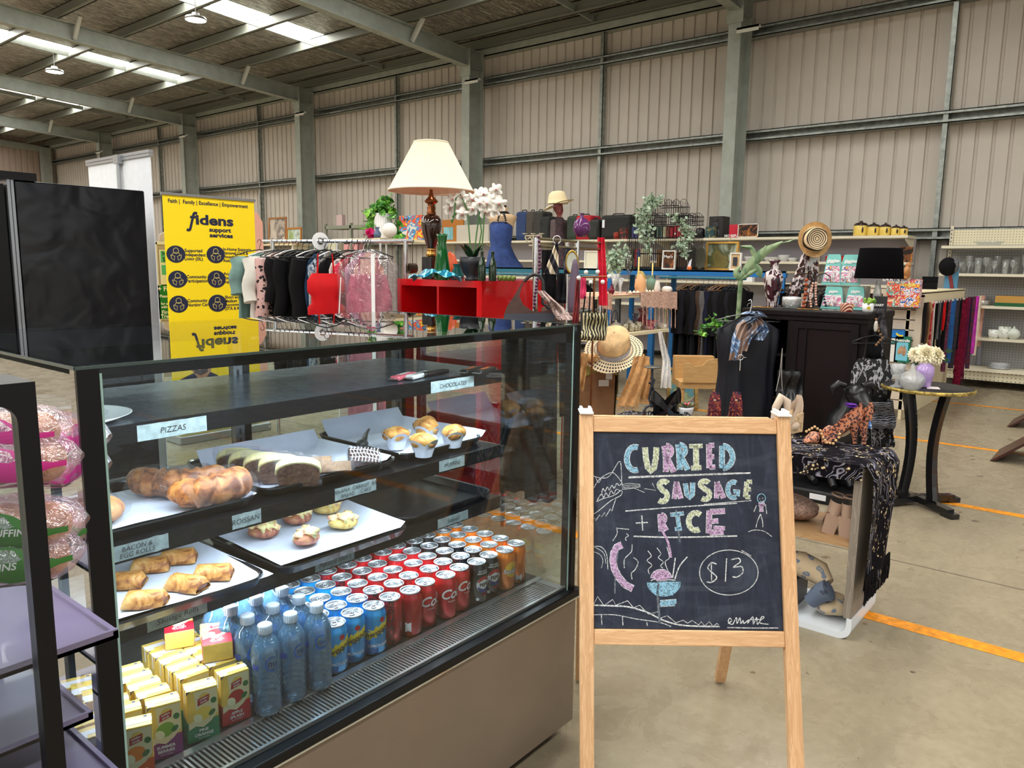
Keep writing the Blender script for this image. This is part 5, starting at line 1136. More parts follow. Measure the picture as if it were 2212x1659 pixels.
mb=MB();mb.lathe([(.028,Hs(464)),(.030,Hs(460)),(.024,Hs(456)),(.028,Hs(450)),(.022,Hs(446)),(.024,Hs(442)),(.036,Hs(440)),(.045,Hs(437)),(.032,Hs(432)),(.018,Hs(427)),(.010,Hs(418)),(.010,Hs(412))],seg=28);mb.build('neck',brz,lp)
shade_m=M('pleated_shade',(240,226,202),.8);shade_m.node_tree.nodes['Principled BSDF'].inputs['Subsurface Weight'].default_value=0
mb=MB();n_=240;w0,w1=.107,.268;z0_,z1_=Hs(415),Hs(316);vs=[]
for i in range(n_):a=2*pi*i/n_;e_=.0022 if i%2 else-.0022;vs+=[((w1+e_)*cos(a),(w1+e_)*sin(a),z0_),((w0+e_)*cos(a),(w0+e_)*sin(a),z1_)]
mb.add(vs,[(2*i,2*((i+1)%n_),2*((i+1)%n_)+1,2*i+1)for i in range(n_)]);mb.build('lamp_shade',shade_m,lp)
mb=MB();mb.tube([(w1*cos(a),w1*sin(a),z0_)for a in[2*pi*i/48 for i in range(48)]],.006,6,closed=True);mb.tube([(w0*cos(a),w0*sin(a),z1_)for a in[2*pi*i/40 for i in range(40)]],.005,6,closed=True);mb.build('shade_trim',shade_m,lp)
p=on_red(955,4.72);k=mpp(p);gg=M('green_glass',(14,120,50),.05,trans=.6,coat=.6)
lathe_item('glass_carafe','tall emerald green glass carafe with flared lip','carafe',p,36*k,98*k,[(0,0),(.92,0),(1,.06),(.95,.25),(.66,.62),(.48,.78),(.62,.95),(.68,1),(.6,.98),(.44,.78),(.6,.62),(.85,.25),(.0,.04)],gg)
p=on_red(942,4.66);th=thing('glass_dish','wavy turquoise art-glass dish lying on the red unit','glass dish',p,-.85)
mb=MB();mb.grid(lambda u,v:((u-.5)*.32*(1-.1*v),(v-.5)*.16,.008+.055*sin(pi*min(1,max(0,u)))*(.5+.5*sin(pi*v))+.012*sin(u*16+v*5)+.008*sin(v*11)),40,16);mb.build('dish',stripes('turquoise_glass',(18,110,140),(120,196,214),7,'X',.12,.8,2.5),th)
p=on_red(1020,4.72);k=mpp(p);orc=thing('potted_orchid','white artificial orchids in a black bowl pot on the red unit','orchid',p)
mb=MB();mb.lathe([(0,0),(.045,0),(.045,.012),(.035,.018),(.06,.05),(.076,.1),(.080,.142),(.074,.142),(.07,.11),(0,.10)],seg=32);mb.build('pot',M('black_pot',(30,30,38),.4),orc)
gst=M('orchid_stem',(60,110,50),.5);glf=M('orchid_leaf',(34,64,40),.45);wpet=M('orchid_petal',(240,236,228),.7);pkc=M('orchid_centre',(214,130,120),.6)
Kc=RC.transposed()
right=Vector((RC[0][0],RC[1][0],RC[2][0]));right.z=0;right.normalize();back_=Vector((-right.y,right.x,0))
def loc_at(px,py,dd=0):
	q_=Dp(px,py,mpp(p)*FPX+dd);return q_-p
stems=[[(1018,552),(1014,510),(1011,470),(1010,455)],[(1024,552),(1030,500),(1036,460),(1040,448)],[(1040,548),(1044,500),(1046,462),(1054,446)],[(1032,550),(1040,500),(1036,465)],[(1010,455),(1004,440),(994,420),(985,428),(980,470),(976,482)]]
for s_ in stems:mb=MB();mb.tube([loc_at(a,c)for a,c in s_],.0045,6);mb.build('stem',gst,orc)
for a0_,L_,tl in((-2.6,.17,.9),(-2.2,.14,1.1),(.2,.15,1.0),(-.4,.12,1.2),(2.6,.15,.8),(1.2,.12,.9)):
	mb=MB();d_=(right*cos(a0_)+back_*sin(a0_));s2=Vector((-d_.y,d_.x,0))
	mb.grid(lambda u,v:Vector((0,0,.12))+d_*(v*L_*.55)+Vector((0,0,1))*(L_*tl*v*(1-.35*v))+s2*((u-.5)*.055*sin(pi*min(.97,max(.06,v**.8)))),5,9);mb.build('leaf',glf,orc)
flo=[(978,432,0),(990,455,.05),(998,425,0),(1008,446,.05),(998,462,-.03),(1020,430,0),(1015,440,.06),(1030,425,.02),(1022,452,0),(1036,440,-.04),(1046,420,.03),(1052,440,-.04),(1062,430,.0),(1071,410,-.05),(1078,440,-.07),(1060,450,.02),(1048,458,.0),(1068,455,-.03),(1036,418,.04),(970,450,.03)]
for fi,(fx,fy_,dd)in enumerate(flo):
	c_=loc_at(fx,fy_,dd);mb=MB();r_=.052 if fi in(14,15,11)else.043;tw=random.random()*1.2;up_=Vector((0,0,1))
	vd=(-Vector((p.x,p.y,0)).normalized()+Vector((random.uniform(-.5,.5),random.uniform(-.5,.5),random.uniform(-.2,.3)))).normalized();sx_=vd.cross(up_).normalized();sy_=sx_.cross(vd)
	for j in range(5):
		a=tw+2*pi*j/5;dr_=sx_*cos(a)+sy_*sin(a);pr_=sx_*-sin(a)+sy_*cos(a);wd_=.9 if j in(1,4)else.62
		n0=9;mb.add([c_+vd*.004]+[c_+dr_*(r_*.52+r_*.52*cos(t_))+pr_*(r_*.5*wd_*sin(t_))+vd*(.006*cos(t_*2))for t_ in[2*pi*i/n0 for i in range(n0)]],[(0,1+i,1+(i+1)%n0)for i in range(n0)],0,True)
	mb.ball(c_+vd*.010,.0065,7,5,1);mb.build('flower',[wpet,pkc],orc)
for bx,by_ in((979,468),(976,477),(984,462),(1086,432)):mb=MB();mb.ball(loc_at(bx,by_),(.007,.007,.009),8,6);mb.build('bud',gst,orc)
bg_=M('dark_green_bottle',(26,46,28),.06,coat=.6)
for px,lb in((1041,'dark green beer bottle on the red unit, left of the pair'),(1064,'dark green beer bottle on the red unit, right of the pair')):
	p2=on_red(px,4.60);k=mpp(p2);th=lathe_item('beer_bottle',lb,'bottle',p2,17*k,64*k,[(0,0),(.9,0),(1,.03),(1,.5),(.8,.62),(.42,.78),(.38,.95),(.46,.96),(.44,1),(.3,1)],bg_,'dark green beer bottles')
for j in range(4):
	p2=on_red(1080+9.5*j,4.62);lathe_item('green_bauble','olive green pearl bauble on the red unit, %s from the bottles'%ORD[j],'bauble',(p2.x,p2.y,Z1),.036,.036,[(sin(pi*i/10),.5-.5*cos(pi*i/10))for i in range(11)],M('olive_pearl',(106,120,58),.25,.3),'olive green baubles')
pl=thing('orange_figurine','glossy orange rounded figurine between the carafe and orchid pot','figurine',on_red(972,4.95));mb=MB();mb.lathe([(0,0),(.055,0),(.06,.05),(.045,.12),(.03,.16),(0,.18)],seg=20);mb.build('body',M('orange_plastic',(226,96,50),.35),pl)
pl=lathe_item('teal_vase','squat teal glass vase beside the black orchid pot','vase',on_red(988,4.85),.09,.10,[(0,0),(.9,0),(1,.3),(.5,.8),(.7,1)],M('teal_glass',(40,120,120),.1,coat=.5))
hb=Vector((4.02,2.72,0));hb=on(1146,640,d=4.25);kk=mpp(Vector((hb.x,hb.y,1.3)))
def fp(px,py,base,dd=0):q_=Dp(px,py,-(RC.transposed()@(Vector(base)-CAM)).z+dd);return q_
hbp=Vector((hb.x,hb.y,P(1146,692,x=hb.x).z))
hg=thing('shoulder_bag','dark brown leather hobo bag with long strap in front of the red unit','handbag',hbp)
def L_(px,py,dd=0):return fp(px,py,hbp,dd)-hbp
brn_=M('brown_leather',(70,46,40),.35,var=.15,vscale=30);brn2=M('blue_grey_leather',(58,62,74),.35)
ou=[(1088,682),(1095,662),(1110,640),(1128,610),(1133,606),(1126,622),(1122,640),(1130,658),(1150,672),(1168,673),(1190,668),(1204,655),(1200,680),(1190,692),(1100,690)]
def extr(pts,t0,t1,mat,name,par,Lf):
	vs=[Lf(a,c,t0)for a,c in pts]+[Lf(a,c,t1)for a,c in pts];n=len(pts)
	mb=MB();mb.add(vs,[tuple(range(n)),tuple(range(2*n-1,n-1,-1))]+[(i,i+n,(i+1)%n+n,(i+1)%n)for i in range(n)]);return mb.build(name,mat,par)
extr(ou,-.02,.08,brn_,'bag_body',hg,L_);extr([(1090,678),(1200,676),(1196,694),(1100,696),(1088,688)],-.03,.09,brn2,'bag_base',hg,L_)
mb=MB();mb.tube([L_(1132,608,.03),(L_(1142,598,.03)),L_(1152,593,.03),L_(1165,595,.03),L_(1173,608,.03),L_(1175,630,.03),L_(1172,655,.03),L_(1190,668,.03)],.010,8);mb.build('strap',M('black_strap',(34,32,36),.4),hg)
tsz_=.7285
# ============================================================ CHROME DISPLAY STAND, HAT BOX, CERAMICS TABLE
cs=Dp(1158,515,4.5);dpt=4.5
def FP(px,py,d):return Dp(px,py,d)
cst=thing('display_stand','chrome tubular display stand with two levels beside the red unit','display stand',(cs.x,cs.y,0))
def cm_():mb=MB();mb.X=Matrix.Translation(Vector((-cs.x,-cs.y,0)));return mb
zt_=cs.z
pA,pB,pC,pD=[FP(a,515,d)for a,d in((1158,4.5),(1247,5.0),(1226,5.3),(1299,5.2))]
mid=FP(1247,515,4.35)
for q_ in(pA,pB,pC):
	mb=cm_();mb.tube([(q_.x,q_.y,.02),(q_.x,q_.y,zt_+.005)],.017,12);mb.build('post',chrome,cst)
qd=FP(1296,640,5.5);mb=cm_();mb.tube([(qd.x,qd.y,.02),(qd.x,qd.y,qd.z)],.016,12);mb.build('post',chrome,cst)
for z in(zt_,zt_-.042):
	mb=cm_();mb.tube([(pA.x,pA.y,z),(pB.x,pB.y,z),(pD.x,pD.y,z)],.009,8);mb.build('rail',M('brass_tone_rail',(150,144,116),.25,.85),cst)
zsh=P(1240,688,x=mid.x).z;zsh=FP(1200,686,4.5).z
mb=cm_();c4=[Vector((pA.x,pA.y,0)),Vector((pB.x,pB.y,0)),Vector((qd.x,qd.y,0)),Vector((pC.x,pC.y,0))]
cc_=sum(c4,Vector())/4
vs=[q_+ZV*(zsh-.012)for q_ in c4]+[q_+ZV*zsh for q_ in c4];mb.add(vs,[(3,2,1,0),(4,5,6,7)]+[(i,(i+1)%4,(i+1)%4+4,i+4)for i in range(4)]);mb.build('shelf',M('smoked_glass_shelf',(96,96,84),.15,.1,coat=.4),cst)
def strip(name,label,cat,ctr,d,w0,w1,mat,wav=.01,grp=None,thick=.02,part='cloth',n=14,seed=1,parent=None):
	"""hanging length of cloth along photo points ctr (pixels) at distance d; w0,w1 pixel widths"""
	base=FP(ctr[0][0],ctr[0][1],d);th=parent or thing(name,label,cat,base,0,grp)
	if parent is not None:base=Vector(parent.location)
	pts=[FP(a,c,d)-base for a,c in ctr];m_=mpp(FP(ctr[0][0],ctr[0][1],d))
	def at(v):
		s_=v*(len(pts)-1);i=min(int(s_),len(pts)-2);return pts[i].lerp(pts[i+1],s_-i)
	mb=MB()
	def fn(u,v):
		a=u*2*pi;w_=(w0+(w1-w0)*v)*m_/2;c_=at(v)
		return c_+right*(w_*cos(a))+back_*(thick*sin(a)*(.6+.4*sin(v*9+seed))+wav*sin(cos(a)*7+v*4+seed))
	mb.grid(fn,36,n+8,closed=True);mb.build(part,mat,th);return th
scarlet=M('scarlet_chiffon',(206,20,50),.55,var=.1,vscale=30)
strip('red_scarf','long bright red scarf draped over the end of the chrome stand','scarf',[(1298,513),(1299,545),(1302,600),(1304,660)],5.2,15,20,scarlet,.012,seed=3,n=20)
strip('striped_scarf','navy and cream striped scarf hanging from a ring on the chrome stand','scarf',[(1203,524),(1196,560),(1191,592)],4.4,6,34,stripes('navy_stripe_cloth',(30,28,40),(220,206,180),5.5,'X',.7,.55,1,rot=(0,.7,.9)),.012,seed=2)
strip('black_garment','long black garment hanging inside the chrome stand','garment',[(1185,540),(1186,600),(1186,650)],4.7,30,34,CL['black'],.01)
strip('black_coat','second long black garment hanging behind the striped scarf','garment',[(1213,590),(1213,640),(1212,655)],4.8,20,22,CL['charcoal'],.01)
strip('sequin_garment','dark blue sequinned garment hanging behind the chrome posts','garment',[(1230,538),(1231,570),(1232,592)],4.9,26,28,spots('blue_sequins',(14,18,40),(80,110,170),None,90,.2,.3),.008)
mb=cm_();mb.tube([(FP(1203,518,4.4)+right*(.022*cos(a))+ZV*(.022*sin(a)))for a in[2*pi*i/16 for i in range(16)]],.003,6,closed=True);mb.build('ring',chrome,cst)
def beads(label,name,ctr,d,r,mat,cat='necklace',grp=None,step=1.0):
	base=FP(ctr[0][0],ctr[0][1],d);th=thing(name,label,cat,base,0,grp);mb=MB();k=mpp(base)
	for i in range(len(ctr)-1):
		a,c=Vector(FP(*ctr[i],d))-base,Vector(FP(*ctr[i+1],d))-base;n_=max(1,int((c-a).length/(r*2*step)))
		for j in range(n_):mb.ball(a.lerp(c,j/n_),r,7,5)
	mb.build('beads',mat,th);return th
beads('purple bead necklaces on the left chrome post','bead_necklace',[(1163,512),(1166,540),(1165,580),(1160,610),(1155,640),(1154,672)],4.42,.010,M('purple_beads',(84,30,70),.25,coat=.4))
strip('snakeskin_scarf','pale snakeskin-print scarf bundled on the chrome stand','scarf',[(1168,628),(1186,648),(1206,668),(1222,690)],4.15,16,38,spots('snakeskin',(190,166,160),(64,52,56),(206,186,178),38,.34,.7,True),.02,thick=.05,seed=5)
th=thing('clutch_bag','flat taupe clutch bag under the snakeskin scarf','handbag',FP(1190,690,4.3));extr([(1165,700),(1172,668),(1192,655),(1222,690),(1222,705)],0,.03,M('taupe_leather',(108,86,80),.5),'bag_body',th,lambda a,c,t_:FP(a,c,4.3+t_)-Vector(th.location))
strip('black_garment','added black cloth darkening the view behind the right side of the glass case','garment',[(1114,700),(1114,800),(1112,1060)],4.15,60,66,CL['black'],.02,thick=.05)  # made-up dark cloth, hides the red unit so the pane reads dark
strip('black_garment','added charcoal cloth darkening the view beside the corner of the glass case','garment',[(1170,712),(1170,800),(1168,1080)],4.1,66,70,CL['charcoal'],.02,thick=.05,seed=4)  # second made-up cloth, added to darken behind the glass
strip('black_garment','black fabric bag hanging between the case corner and the cardboard box','garment',[(1226,735),(1228,790),(1228,900)],4.3,44,40,CL['black'],.02,thick=.05,seed=8)
rl0,rl1=FP(1090,700,4.2),FP(1242,712,4.25);th=thing('low_rail','low black garment rail behind the right side of the glass case','garment rail',(rl0.x,rl0.y,0));q0=Vector((rl0.x,rl0.y,0));mb=MB();zz0=rl0.z-.01;mb.tube([Vector((0,0,zz0)),Vector((rl1.x,rl1.y,0))-q0+ZV*zz0],.012,8);mb.build('rail',blackm,th)
for q_ in(rl0,rl1):mb=MB();mb.tube([Vector((q_.x,q_.y,0))-q0,Vector((q_.x,q_.y,0))-q0+ZV*zz0],.012,8);mb.build('post',blackm,th)
def item(name,label,cat,px,pyb,d,z,wpx,hpx,prof_,mat,grp=None,**kw):
	p_=on(px,pyb,z=z,d=d);k=mpp((p_.x,p_.y,z));return lathe_item(name,label,cat,p_,wpx*k,hpx*k,prof_,mat,grp,**kw)
TALL=[(0,0),(.8,0),(1,.2),(.95,.6),(.5,.9),(.3,1),(.2,1)]
item('tall_vase','tall matte mauve teardrop vase on the chrome stand','vase',1239,690,4.5,zsh,26,125,TALL,M('mauve_ceramic',(98,82,100),.6))
ck=FP(1235,566,4.7);th=thing('wall_clock','round gold-rimmed clock leaning on the chrome stand','clock',ck,atan2(right.y,right.x));k=mpp(ck)
R9=Matrix.Rotation(pi/2,3,'X');mb=MB();mb.lathe([(.0,.0),(24*k,.0),(26*k,.01),(24*k,.02),(20*k,.012)],seg=32,ax=R9);mb.build('rim',M('gold_rim',(190,160,80),.3,.8),th)
mb=MB();mb.lathe([(0,.013),(20*k,.013)],seg=28,ax=R9);mb.bar((0,-.015,0),(.03,-.015,.03),.004,.002);mb.bar((0,-.015,0),(-.01,-.015,.05),.004,.002);mb.build('clock_face',M('clock_face',(206,210,196),.3),th);th.scale=(.55,1,1)
item('wicker_basket','low brown wicker basket on the chrome stand shelf','basket',1235,690,4.35,zsh,36,14,[(0,0),(.8,0),(1,1),(.9,1),(.75,.15),(0,.1)],stripes('wicker',(96,70,56),(56,40,34),30,'Z',.8,.5,4))
th=thing('yellow_cloth','folded yellow and plum cloth on the chrome stand shelf','cloth',on(1196,670,z=zsh,d=4.5));mb=MB();mb.ball((0,0,.03),(.09,.06,.035),20,10,0,.6,25);mb.build('cloth',prints('plum_yellow',[(60,34,44),(90,70,40),(196,170,60),(70,40,50)],14),th)
jb=FP(1284,600,4.1);jst=thing('jewellery_stand','white-knobbed jewellery stand hung with necklaces at the corner of the chrome stand','jewellery stand',(jb.x,jb.y,jb.z))
mb=MB();mb.tube([FP(1256,599,4.1)-jb,FP(1284,598,4.1)-jb,FP(1312,597,4.1)-jb],.004,6);mb.tube([FP(1284,598,4.1)-jb,Vector((0,0,.01-jb.z))],.006,6);mb.build('crossbar',brz,jst)
for a,c in((1266,588),(1291,587),(1250,600),(1276,610),(1302,609),(1316,597)):mb=MB();mb.ball(FP(a,c,4.06)-jb,.0115,12,8);mb.build('knob',M('white_knob',(232,230,224),.3),jst)
strip('pink_beads','loop of hot pink beads on the jewellery stand','necklace',[(1260,600),(1260,625),(1259,645)],4.08,12,14,M('hot_pink_beads',(206,40,90),.4,bmp=1,bscale=200),.003,thick=.012)
strip('red_cord_scarf','thin dark red patterned scarf hanging from the jewellery stand','scarf',[(1248,602),(1246,650),(1242,700)],4.12,8,14,prints('dark_red_print',[(96,16,20),(120,24,26),(60,12,16),(150,60,50)],40),.004,thick=.014)
for k,(a,c)in enumerate((((1276,612),(1272,680)),((1264,640),(1258,690)),((1283,640),(1284,700)))):strip('bag_strap','black strap of the woven bag, %s'%['middle one','left one','right one'][k],'strap',[a,c],4.05,3,3,CL['black'],.001,'black straps above the woven bag',.006)
wb_m=stripes('woven_black_cream',(190,180,140),(26,26,24),20,'X',.7,.42,6,rot=(0,0,.8))
strip('woven_bag','black and cream woven shoulder bag behind the straw hat','handbag',[(1285,676),(1284,700),(1280,720),(1276,735)],4.0,58,62,wb_m,.006,thick=.05,part='bag_body')
bx=P(1240,790,z=.82);by_=P(1338,790,z=.82);bz_=.82
bd=(by_-bx);bd.z=0;bl=bd.length;bn=Vector((bd.y,-bd.x,0)).normalized();
if bn.dot(bx)>0:bn=-bn
cb_=thing('cardboard_box','brown cardboard box with gold foil cloth under the straw hat','box',(bx.x,bx.y,0),atan2(bd.y,bd.x))
gold_=M('gold_foil_cloth',(168,156,88),.35,.5,var=.2,vscale=12,bmp=.6,bscale=14)
mb=MB();mb.box((0,0,0),(bl*.92,.34,bz_-.004),bev=.004);mb.build('carton',M('kraft_board',(140,102,72),.8,var=.06),cb_)
mb=MB();mb.grid(lambda u,v:(-.012+(bl*.93+.02)*u,-.006+.36*v,bz_+.003+.004*sin(u*14+v*9)),14,10);mb.grid(lambda u,v:(-.012+(bl*.93+.02)*u,-.007-.003*sin(u*9),bz_-(.05+.02*sin(u*7))*v),14,5)
mb.grid(lambda u,v:(bl*.93+.008+.006*sin(v*9+u*5),-.01+.37*u,bz_-.62*v),10,14);mb.build('gold_cloth',gold_,cb_)
for a,c,w_,h_ in((1316,810,14,20),(1305,828,22,14)):
	q_=P(a,c,z=None,x=None,y=(bx.y+(by_.y-bx.y)*.6));mb=MB();u0=bl*(a-1240-w_/2)/98;u1=bl*(a-1240+w_/2)/98;zz_=bz_-(c-790)*.00305;mb.box((u0,-.004,zz_-h_*.0015),(u1,-.001,zz_+h_*.0015));mb.build('label',M('white_label',(214,214,212),.6),cb_)
tanm=M('tan_knit',(198,150,98),.9,var=.12,vscale=40,bmp=.6,bscale=160)
def scarf_end(label,ctr,d,w0,w1,fringe=True,seed=1):
	th=strip('tan_scarf',label,'scarf',ctr,d,w0,w1,tanm,.018,thick=.022,seed=seed,grp='tan fringed scarf on the box');base=Vector(th.location)
	mb=MB();e_=ctr[-1];n_=22
	for i in range(n_):a=e_[0]-w1/2+w1*i/(n_-1);c=e_[1]-3+3*sin(i*.8);mb.tube([FP(a,c,d)-base,FP(a-1+2*random.random(),c+7,d)-base,FP(a-1.5+3*random.random(),c+15,d)-base],[.0028,.002,.001],4)
	mb.build('fringe',tanm,th);return th
scarf_end('tan knitted scarf end hanging at the left of the box',[(1256,765),(1252,800),(1250,833)],4.85,32,24)
scarf_end('tan knitted scarf end with fringe hanging at the right of the box',[(1386,770),(1378,805),(1366,845),(1356,876)],4.9,34,46,seed=4)
scarf_end('second layer of the tan scarf falling behind at the far right',[(1392,775),(1396,815),(1388,860)],5.0,24,26,seed=7)
sc_=FP(1256,772,4.88);th=thing('tan_scarf','middle of the tan scarf lying across the box under the hat','scarf',sc_,0,'tan fringed scarf on the box');mb=MB();mb.tube([Vector((0,0,0)),FP(1290,776,4.95)-sc_,FP(1340,778,5.0)-sc_,FP(1392,776,4.98)-sc_],[.03,.022,.022,.035],12);mb.build('cloth',tanm,th)
hx=P(1322,785,z=.835);hx=on(1325,770,d=5.0,z=.835);kk=mpp(hx)
ht=thing('straw_hat','wide-brimmed straw sun hat with blue striped band and black and white woven brim','hat',(hx.x,hx.y,.832));ht.rotation_euler=(0,0,0)
ht.rotation_mode='QUATERNION';tocam=-Vector((hx.x,hx.y,0)).normalized();ax_=ZV.cross(tocam);ht.rotation_quaternion=Matrix.Rotation(.62,4,ax_).to_quaternion();ht.location.z+=.105
straw=M('straw',(226,188,138),.75,var=.1,vscale=20,bmp=.9,bscale=180);rb0=.062*1.0
cr_,hh_=36*kk,46*kk
mb=MB();hd=tocam
def fn(u,v):
	a=u*2*pi;v2=v;r=cr_*(1-.10*v2)*(1-max(0,(v2-.72)/.28)**2.2)**.5 if v2<1 else 0;z=hh_*v2**.9
	d_=right*cos(a)*1.0+tocam*sin(a)*1.12;dent=.028*math.exp(-((v2-.85)/.22)**2)*(max(0,sin(a))**2*abs(cos(a))**.3)
	return d_*(r-dent)+ZV*z
mb.grid(fn,44,18,closed=True);mb.build('crown',straw,ht)
mb=MB();mb.grid(lambda u,v:(right*cos(u*2*pi)+tocam*sin(u*2*pi)*1.12)*(cr_*1.02)+ZV*(.004+.034*v),44,4,closed=True);mb.build('hat_band',stripes('blue_band',(40,54,104),(220,220,226),34,'Z',.6,.4),ht)
m,t,b,o=new_mat('woven_brim');setp(b,.75,0);v=coords(t);br=t.nodes.new('ShaderNodeTexWave');br.wave_type='RINGS';br.rings_direction='Z';br.inputs['Scale'].default_value=14;t.links.new(v,br.inputs['Vector'])
sx2=t.nodes.new('ShaderNodeSeparateXYZ');t.links.new(v,sx2.inputs[0]);at=t.nodes.new('ShaderNodeMath');at.operation='ARCTAN2';t.links.new(sx2.outputs[1],at.inputs[0]);t.links.new(sx2.outputs[0],at.inputs[1])
mu=t.nodes.new('ShaderNodeMath');mu.operation='MULTIPLY';mu.inputs[1].default_value=60;t.links.new(at.outputs[0],mu.inputs[0]);si=t.nodes.new('ShaderNodeMath');si.operation='SINE';t.links.new(mu.outputs[0],si.inputs[0])
mm=t.nodes.new('ShaderNodeMath');mm.operation='MULTIPLY';t.links.new(si.outputs[0],mm.inputs[0]);mm.inputs[1].default_value=1;ad3=t.nodes.new('ShaderNodeMath');ad3.operation='MULTIPLY_ADD';ad3.inputs[1].default_value=.5;ad3.inputs[2].default_value=.5;t.links.new(mm.outputs[0],ad3.inputs[0])
m3=t.nodes.new('ShaderNodeMath');m3.operation='MULTIPLY';t.links.new(ad3.outputs[0],m3.inputs[0]);t.links.new(br.outputs['Fac'],m3.inputs[1])
t.links.new(ramp(t,m3.outputs[0],[(.0,(228,206,168)),(.34,(44,42,54))],'CONSTANT'),b.inputs['Base Color'])
mb=MB();mb.grid(lambda u,v:(right*cos(u*2*pi)*1.02+tocam*sin(u*2*pi)*1.06)*(cr_+(.19-cr_)*v)+ZV*(.004-.018*v+.012*sin(u*4*pi+.6)*v*v),90,8,closed=True);mb.build('brim',MATS['woven_brim'],ht)
mb=MB()
for i in range(40):a=random.random()*6.28;e_=random.uniform(-1,1);q_=Vector((cos(a)*sqrt(1-e_*e_),sin(a)*sqrt(1-e_*e_),e_));c0=-right*.11+tocam*.09+ZV*.02;mb.tube([c0,c0+q_*.028],[.004,.0015],4)
mb.build('pompom',straw,ht)
p_=P(1408,906,z=tsz_);th=thing('candle_stand','black wrought iron pillar candle stand with curled legs','candle stand',p_);k=mpp(p_);iron=M('wrought_iron',(50,52,60),.4,.6)
L3=lambda a,c,dd=0:FP(a,c,mpp(p_)*FPX+dd)-Vector(p_)
for s_ in([(1409,798),(1408,830),(1402,860),(1408,880)],[(1409,830),(1413,850),(1408,872)],[(1388,892),(1396,880),(1408,874),(1420,882),(1424,892)],[(1406,815),(1414,822),(1410,832),(1402,826)]):mb=MB();mb.tube([L3(*q_)for q_ in s_],.006,7);mb.build('iron_rod',iron,th)
mb=MB();c0=L3(1410,797);mb.lathe([(0,0),(18*k,.006),(19*k,.012),(0,.008)],c=c0,seg=24);mb.build('dish',M('pewter',(120,118,112),.35,.8),th)
ty,tx0,tx1,tz=4.05,6.05,7.75,1.19
tb=thing('display_table','cream-topped steel shop table covered with crochet runner and ceramics','table',(tx0,ty,0))
def tbm():mb=MB();mb.X=Matrix.Translation(Vector((-tx0,-ty,0)));return mb
creamp=M('cream_board',(226,212,178),.55);dgrey=M('dark_grey_steel',(86,90,94),.45,.4)
mb=tbm();mb.box((tx0,ty,tz-.03),(tx1,ty+.75,tz),bev=.003);mb.build('tabletop',creamp,tb)
zl=P(1400,715,y=ty).z
xl0,xl1=P(1361,722,y=ty).x,P(1450,708,y=ty).x
mb=tbm();mb.box((tx0+.0,ty,zl-.035),(tx1-.05,ty+.7,zl),bev=.003);mb.build('lower_shelf',creamp,tb)
for x in(tx0+.02,tx1-.06):mb=tbm();mb.box((x,ty+.64,0),(x+.04,ty+.7,tz-.03));mb.build('leg',dgrey,tb)
m,t,b,o=new_mat('pegboard_grey');setp(b,.5,.2);v=coords(t)
def pegmat(name,base,hole,sc=28):
	m,t,b,o=new_mat(name);setp(b,.5,.1);v=coords(t)
	md=t.nodes.new('ShaderNodeVectorMath');md.operation='MODULO';md.inputs[1].default_value=(1/sc,)*3
	ab=t.nodes.new('ShaderNodeVectorMath');ab.operation='ABSOLUTE';t.links.new(v,ab.inputs[0]);t.links.new(ab.outputs[0],md.inputs[0])
	sb=t.nodes.new('ShaderNodeVectorMath');sb.operation='SUBTRACT';sb.inputs[1].default_value=(.5/sc,)*3;t.links.new(md.outputs[0],sb.inputs[0])
	sx=t.nodes.new('ShaderNodeSeparateXYZ');t.links.new(sb.outputs[0],sx.inputs[0]);return m,t,b,sx,sc
def pegboard(name,base,hole,sc,ax):
	m,t,b,sx,sc=pegmat(name,base,hole,sc)
	def sq(s_):n_=t.nodes.new('ShaderNodeMath');n_.operation='MULTIPLY';t.links.new(s_,n_.inputs[0]);t.links.new(s_,n_.inputs[1]);return n_.outputs[0]
	ad=t.nodes.new('ShaderNodeMath');ad.operation='ADD';t.links.new(sq(sx.outputs[ax]),ad.inputs[0]);t.links.new(sq(sx.outputs[2]),ad.inputs[1])
	lt=t.nodes.new('ShaderNodeMath');lt.operation='LESS_THAN';lt.inputs[1].default_value=(.16/sc)**2;t.links.new(ad.outputs[0],lt.inputs[0])
	t.links.new(mixc(t,lt.outputs[0],base,hole),b.inputs['Base Color']);return m
mb=tbm();mb.box((tx0+.04,ty+.645,zl),(tx1-.3,ty+.66,tz-.035));mb.build('peg_panel',pegboard('peg_grey',(104,108,112),(220,220,214),30,0),tb)
blue_m=M('blue_racking',(20,110,180),.4)
mb=tbm();q_=P(1410,800,y=ty+.5);mb.box((q_.x-.04,ty+.5,0),(q_.x+.02,ty+.55,zl-.035));mb.build('blue_leg',blue_m,tb)
crm=M('pink_crochet',(206,168,150),.9,var=.2,vscale=60,bmp=1,bscale=120);
def fringe_panel(label,px0,px1,pyt,pyb0,pyb1,ntas,tl):
	th=thing('crochet_runner',label,'table runner',(P(px0,pyt,y=ty-.012).x,ty-.012,tz),0,'pink crochet table runner');base=Vector(th.location)
	mb=MB();mb.grid(lambda u,v:P(px0+(px1-px0)*u,pyt+((pyb0+(pyb1-pyb0)*u)-pyt)*v+1.5*sin(u*40)*v,y=ty-.012-.008*sin(u*20))-base,30,6);mb.build('crochet',crm,th)
	mb=MB()
	for k in range(ntas):
		a=px0+(px1-px0)*(k+.5)/ntas;c=pyb0+(pyb1-pyb0)*(k+.5)/ntas;mb.tube([P(a,c-3,y=ty-.014)-base,P(a+.5,c+tl*.3,y=ty-.014)-base,P(a,c+tl,y=ty-.014)-base,P(a,c+tl+5,y=ty-.014)-base],[.005,.004,.007,.004],5)
	mb.build('tassels',crm,th);return th
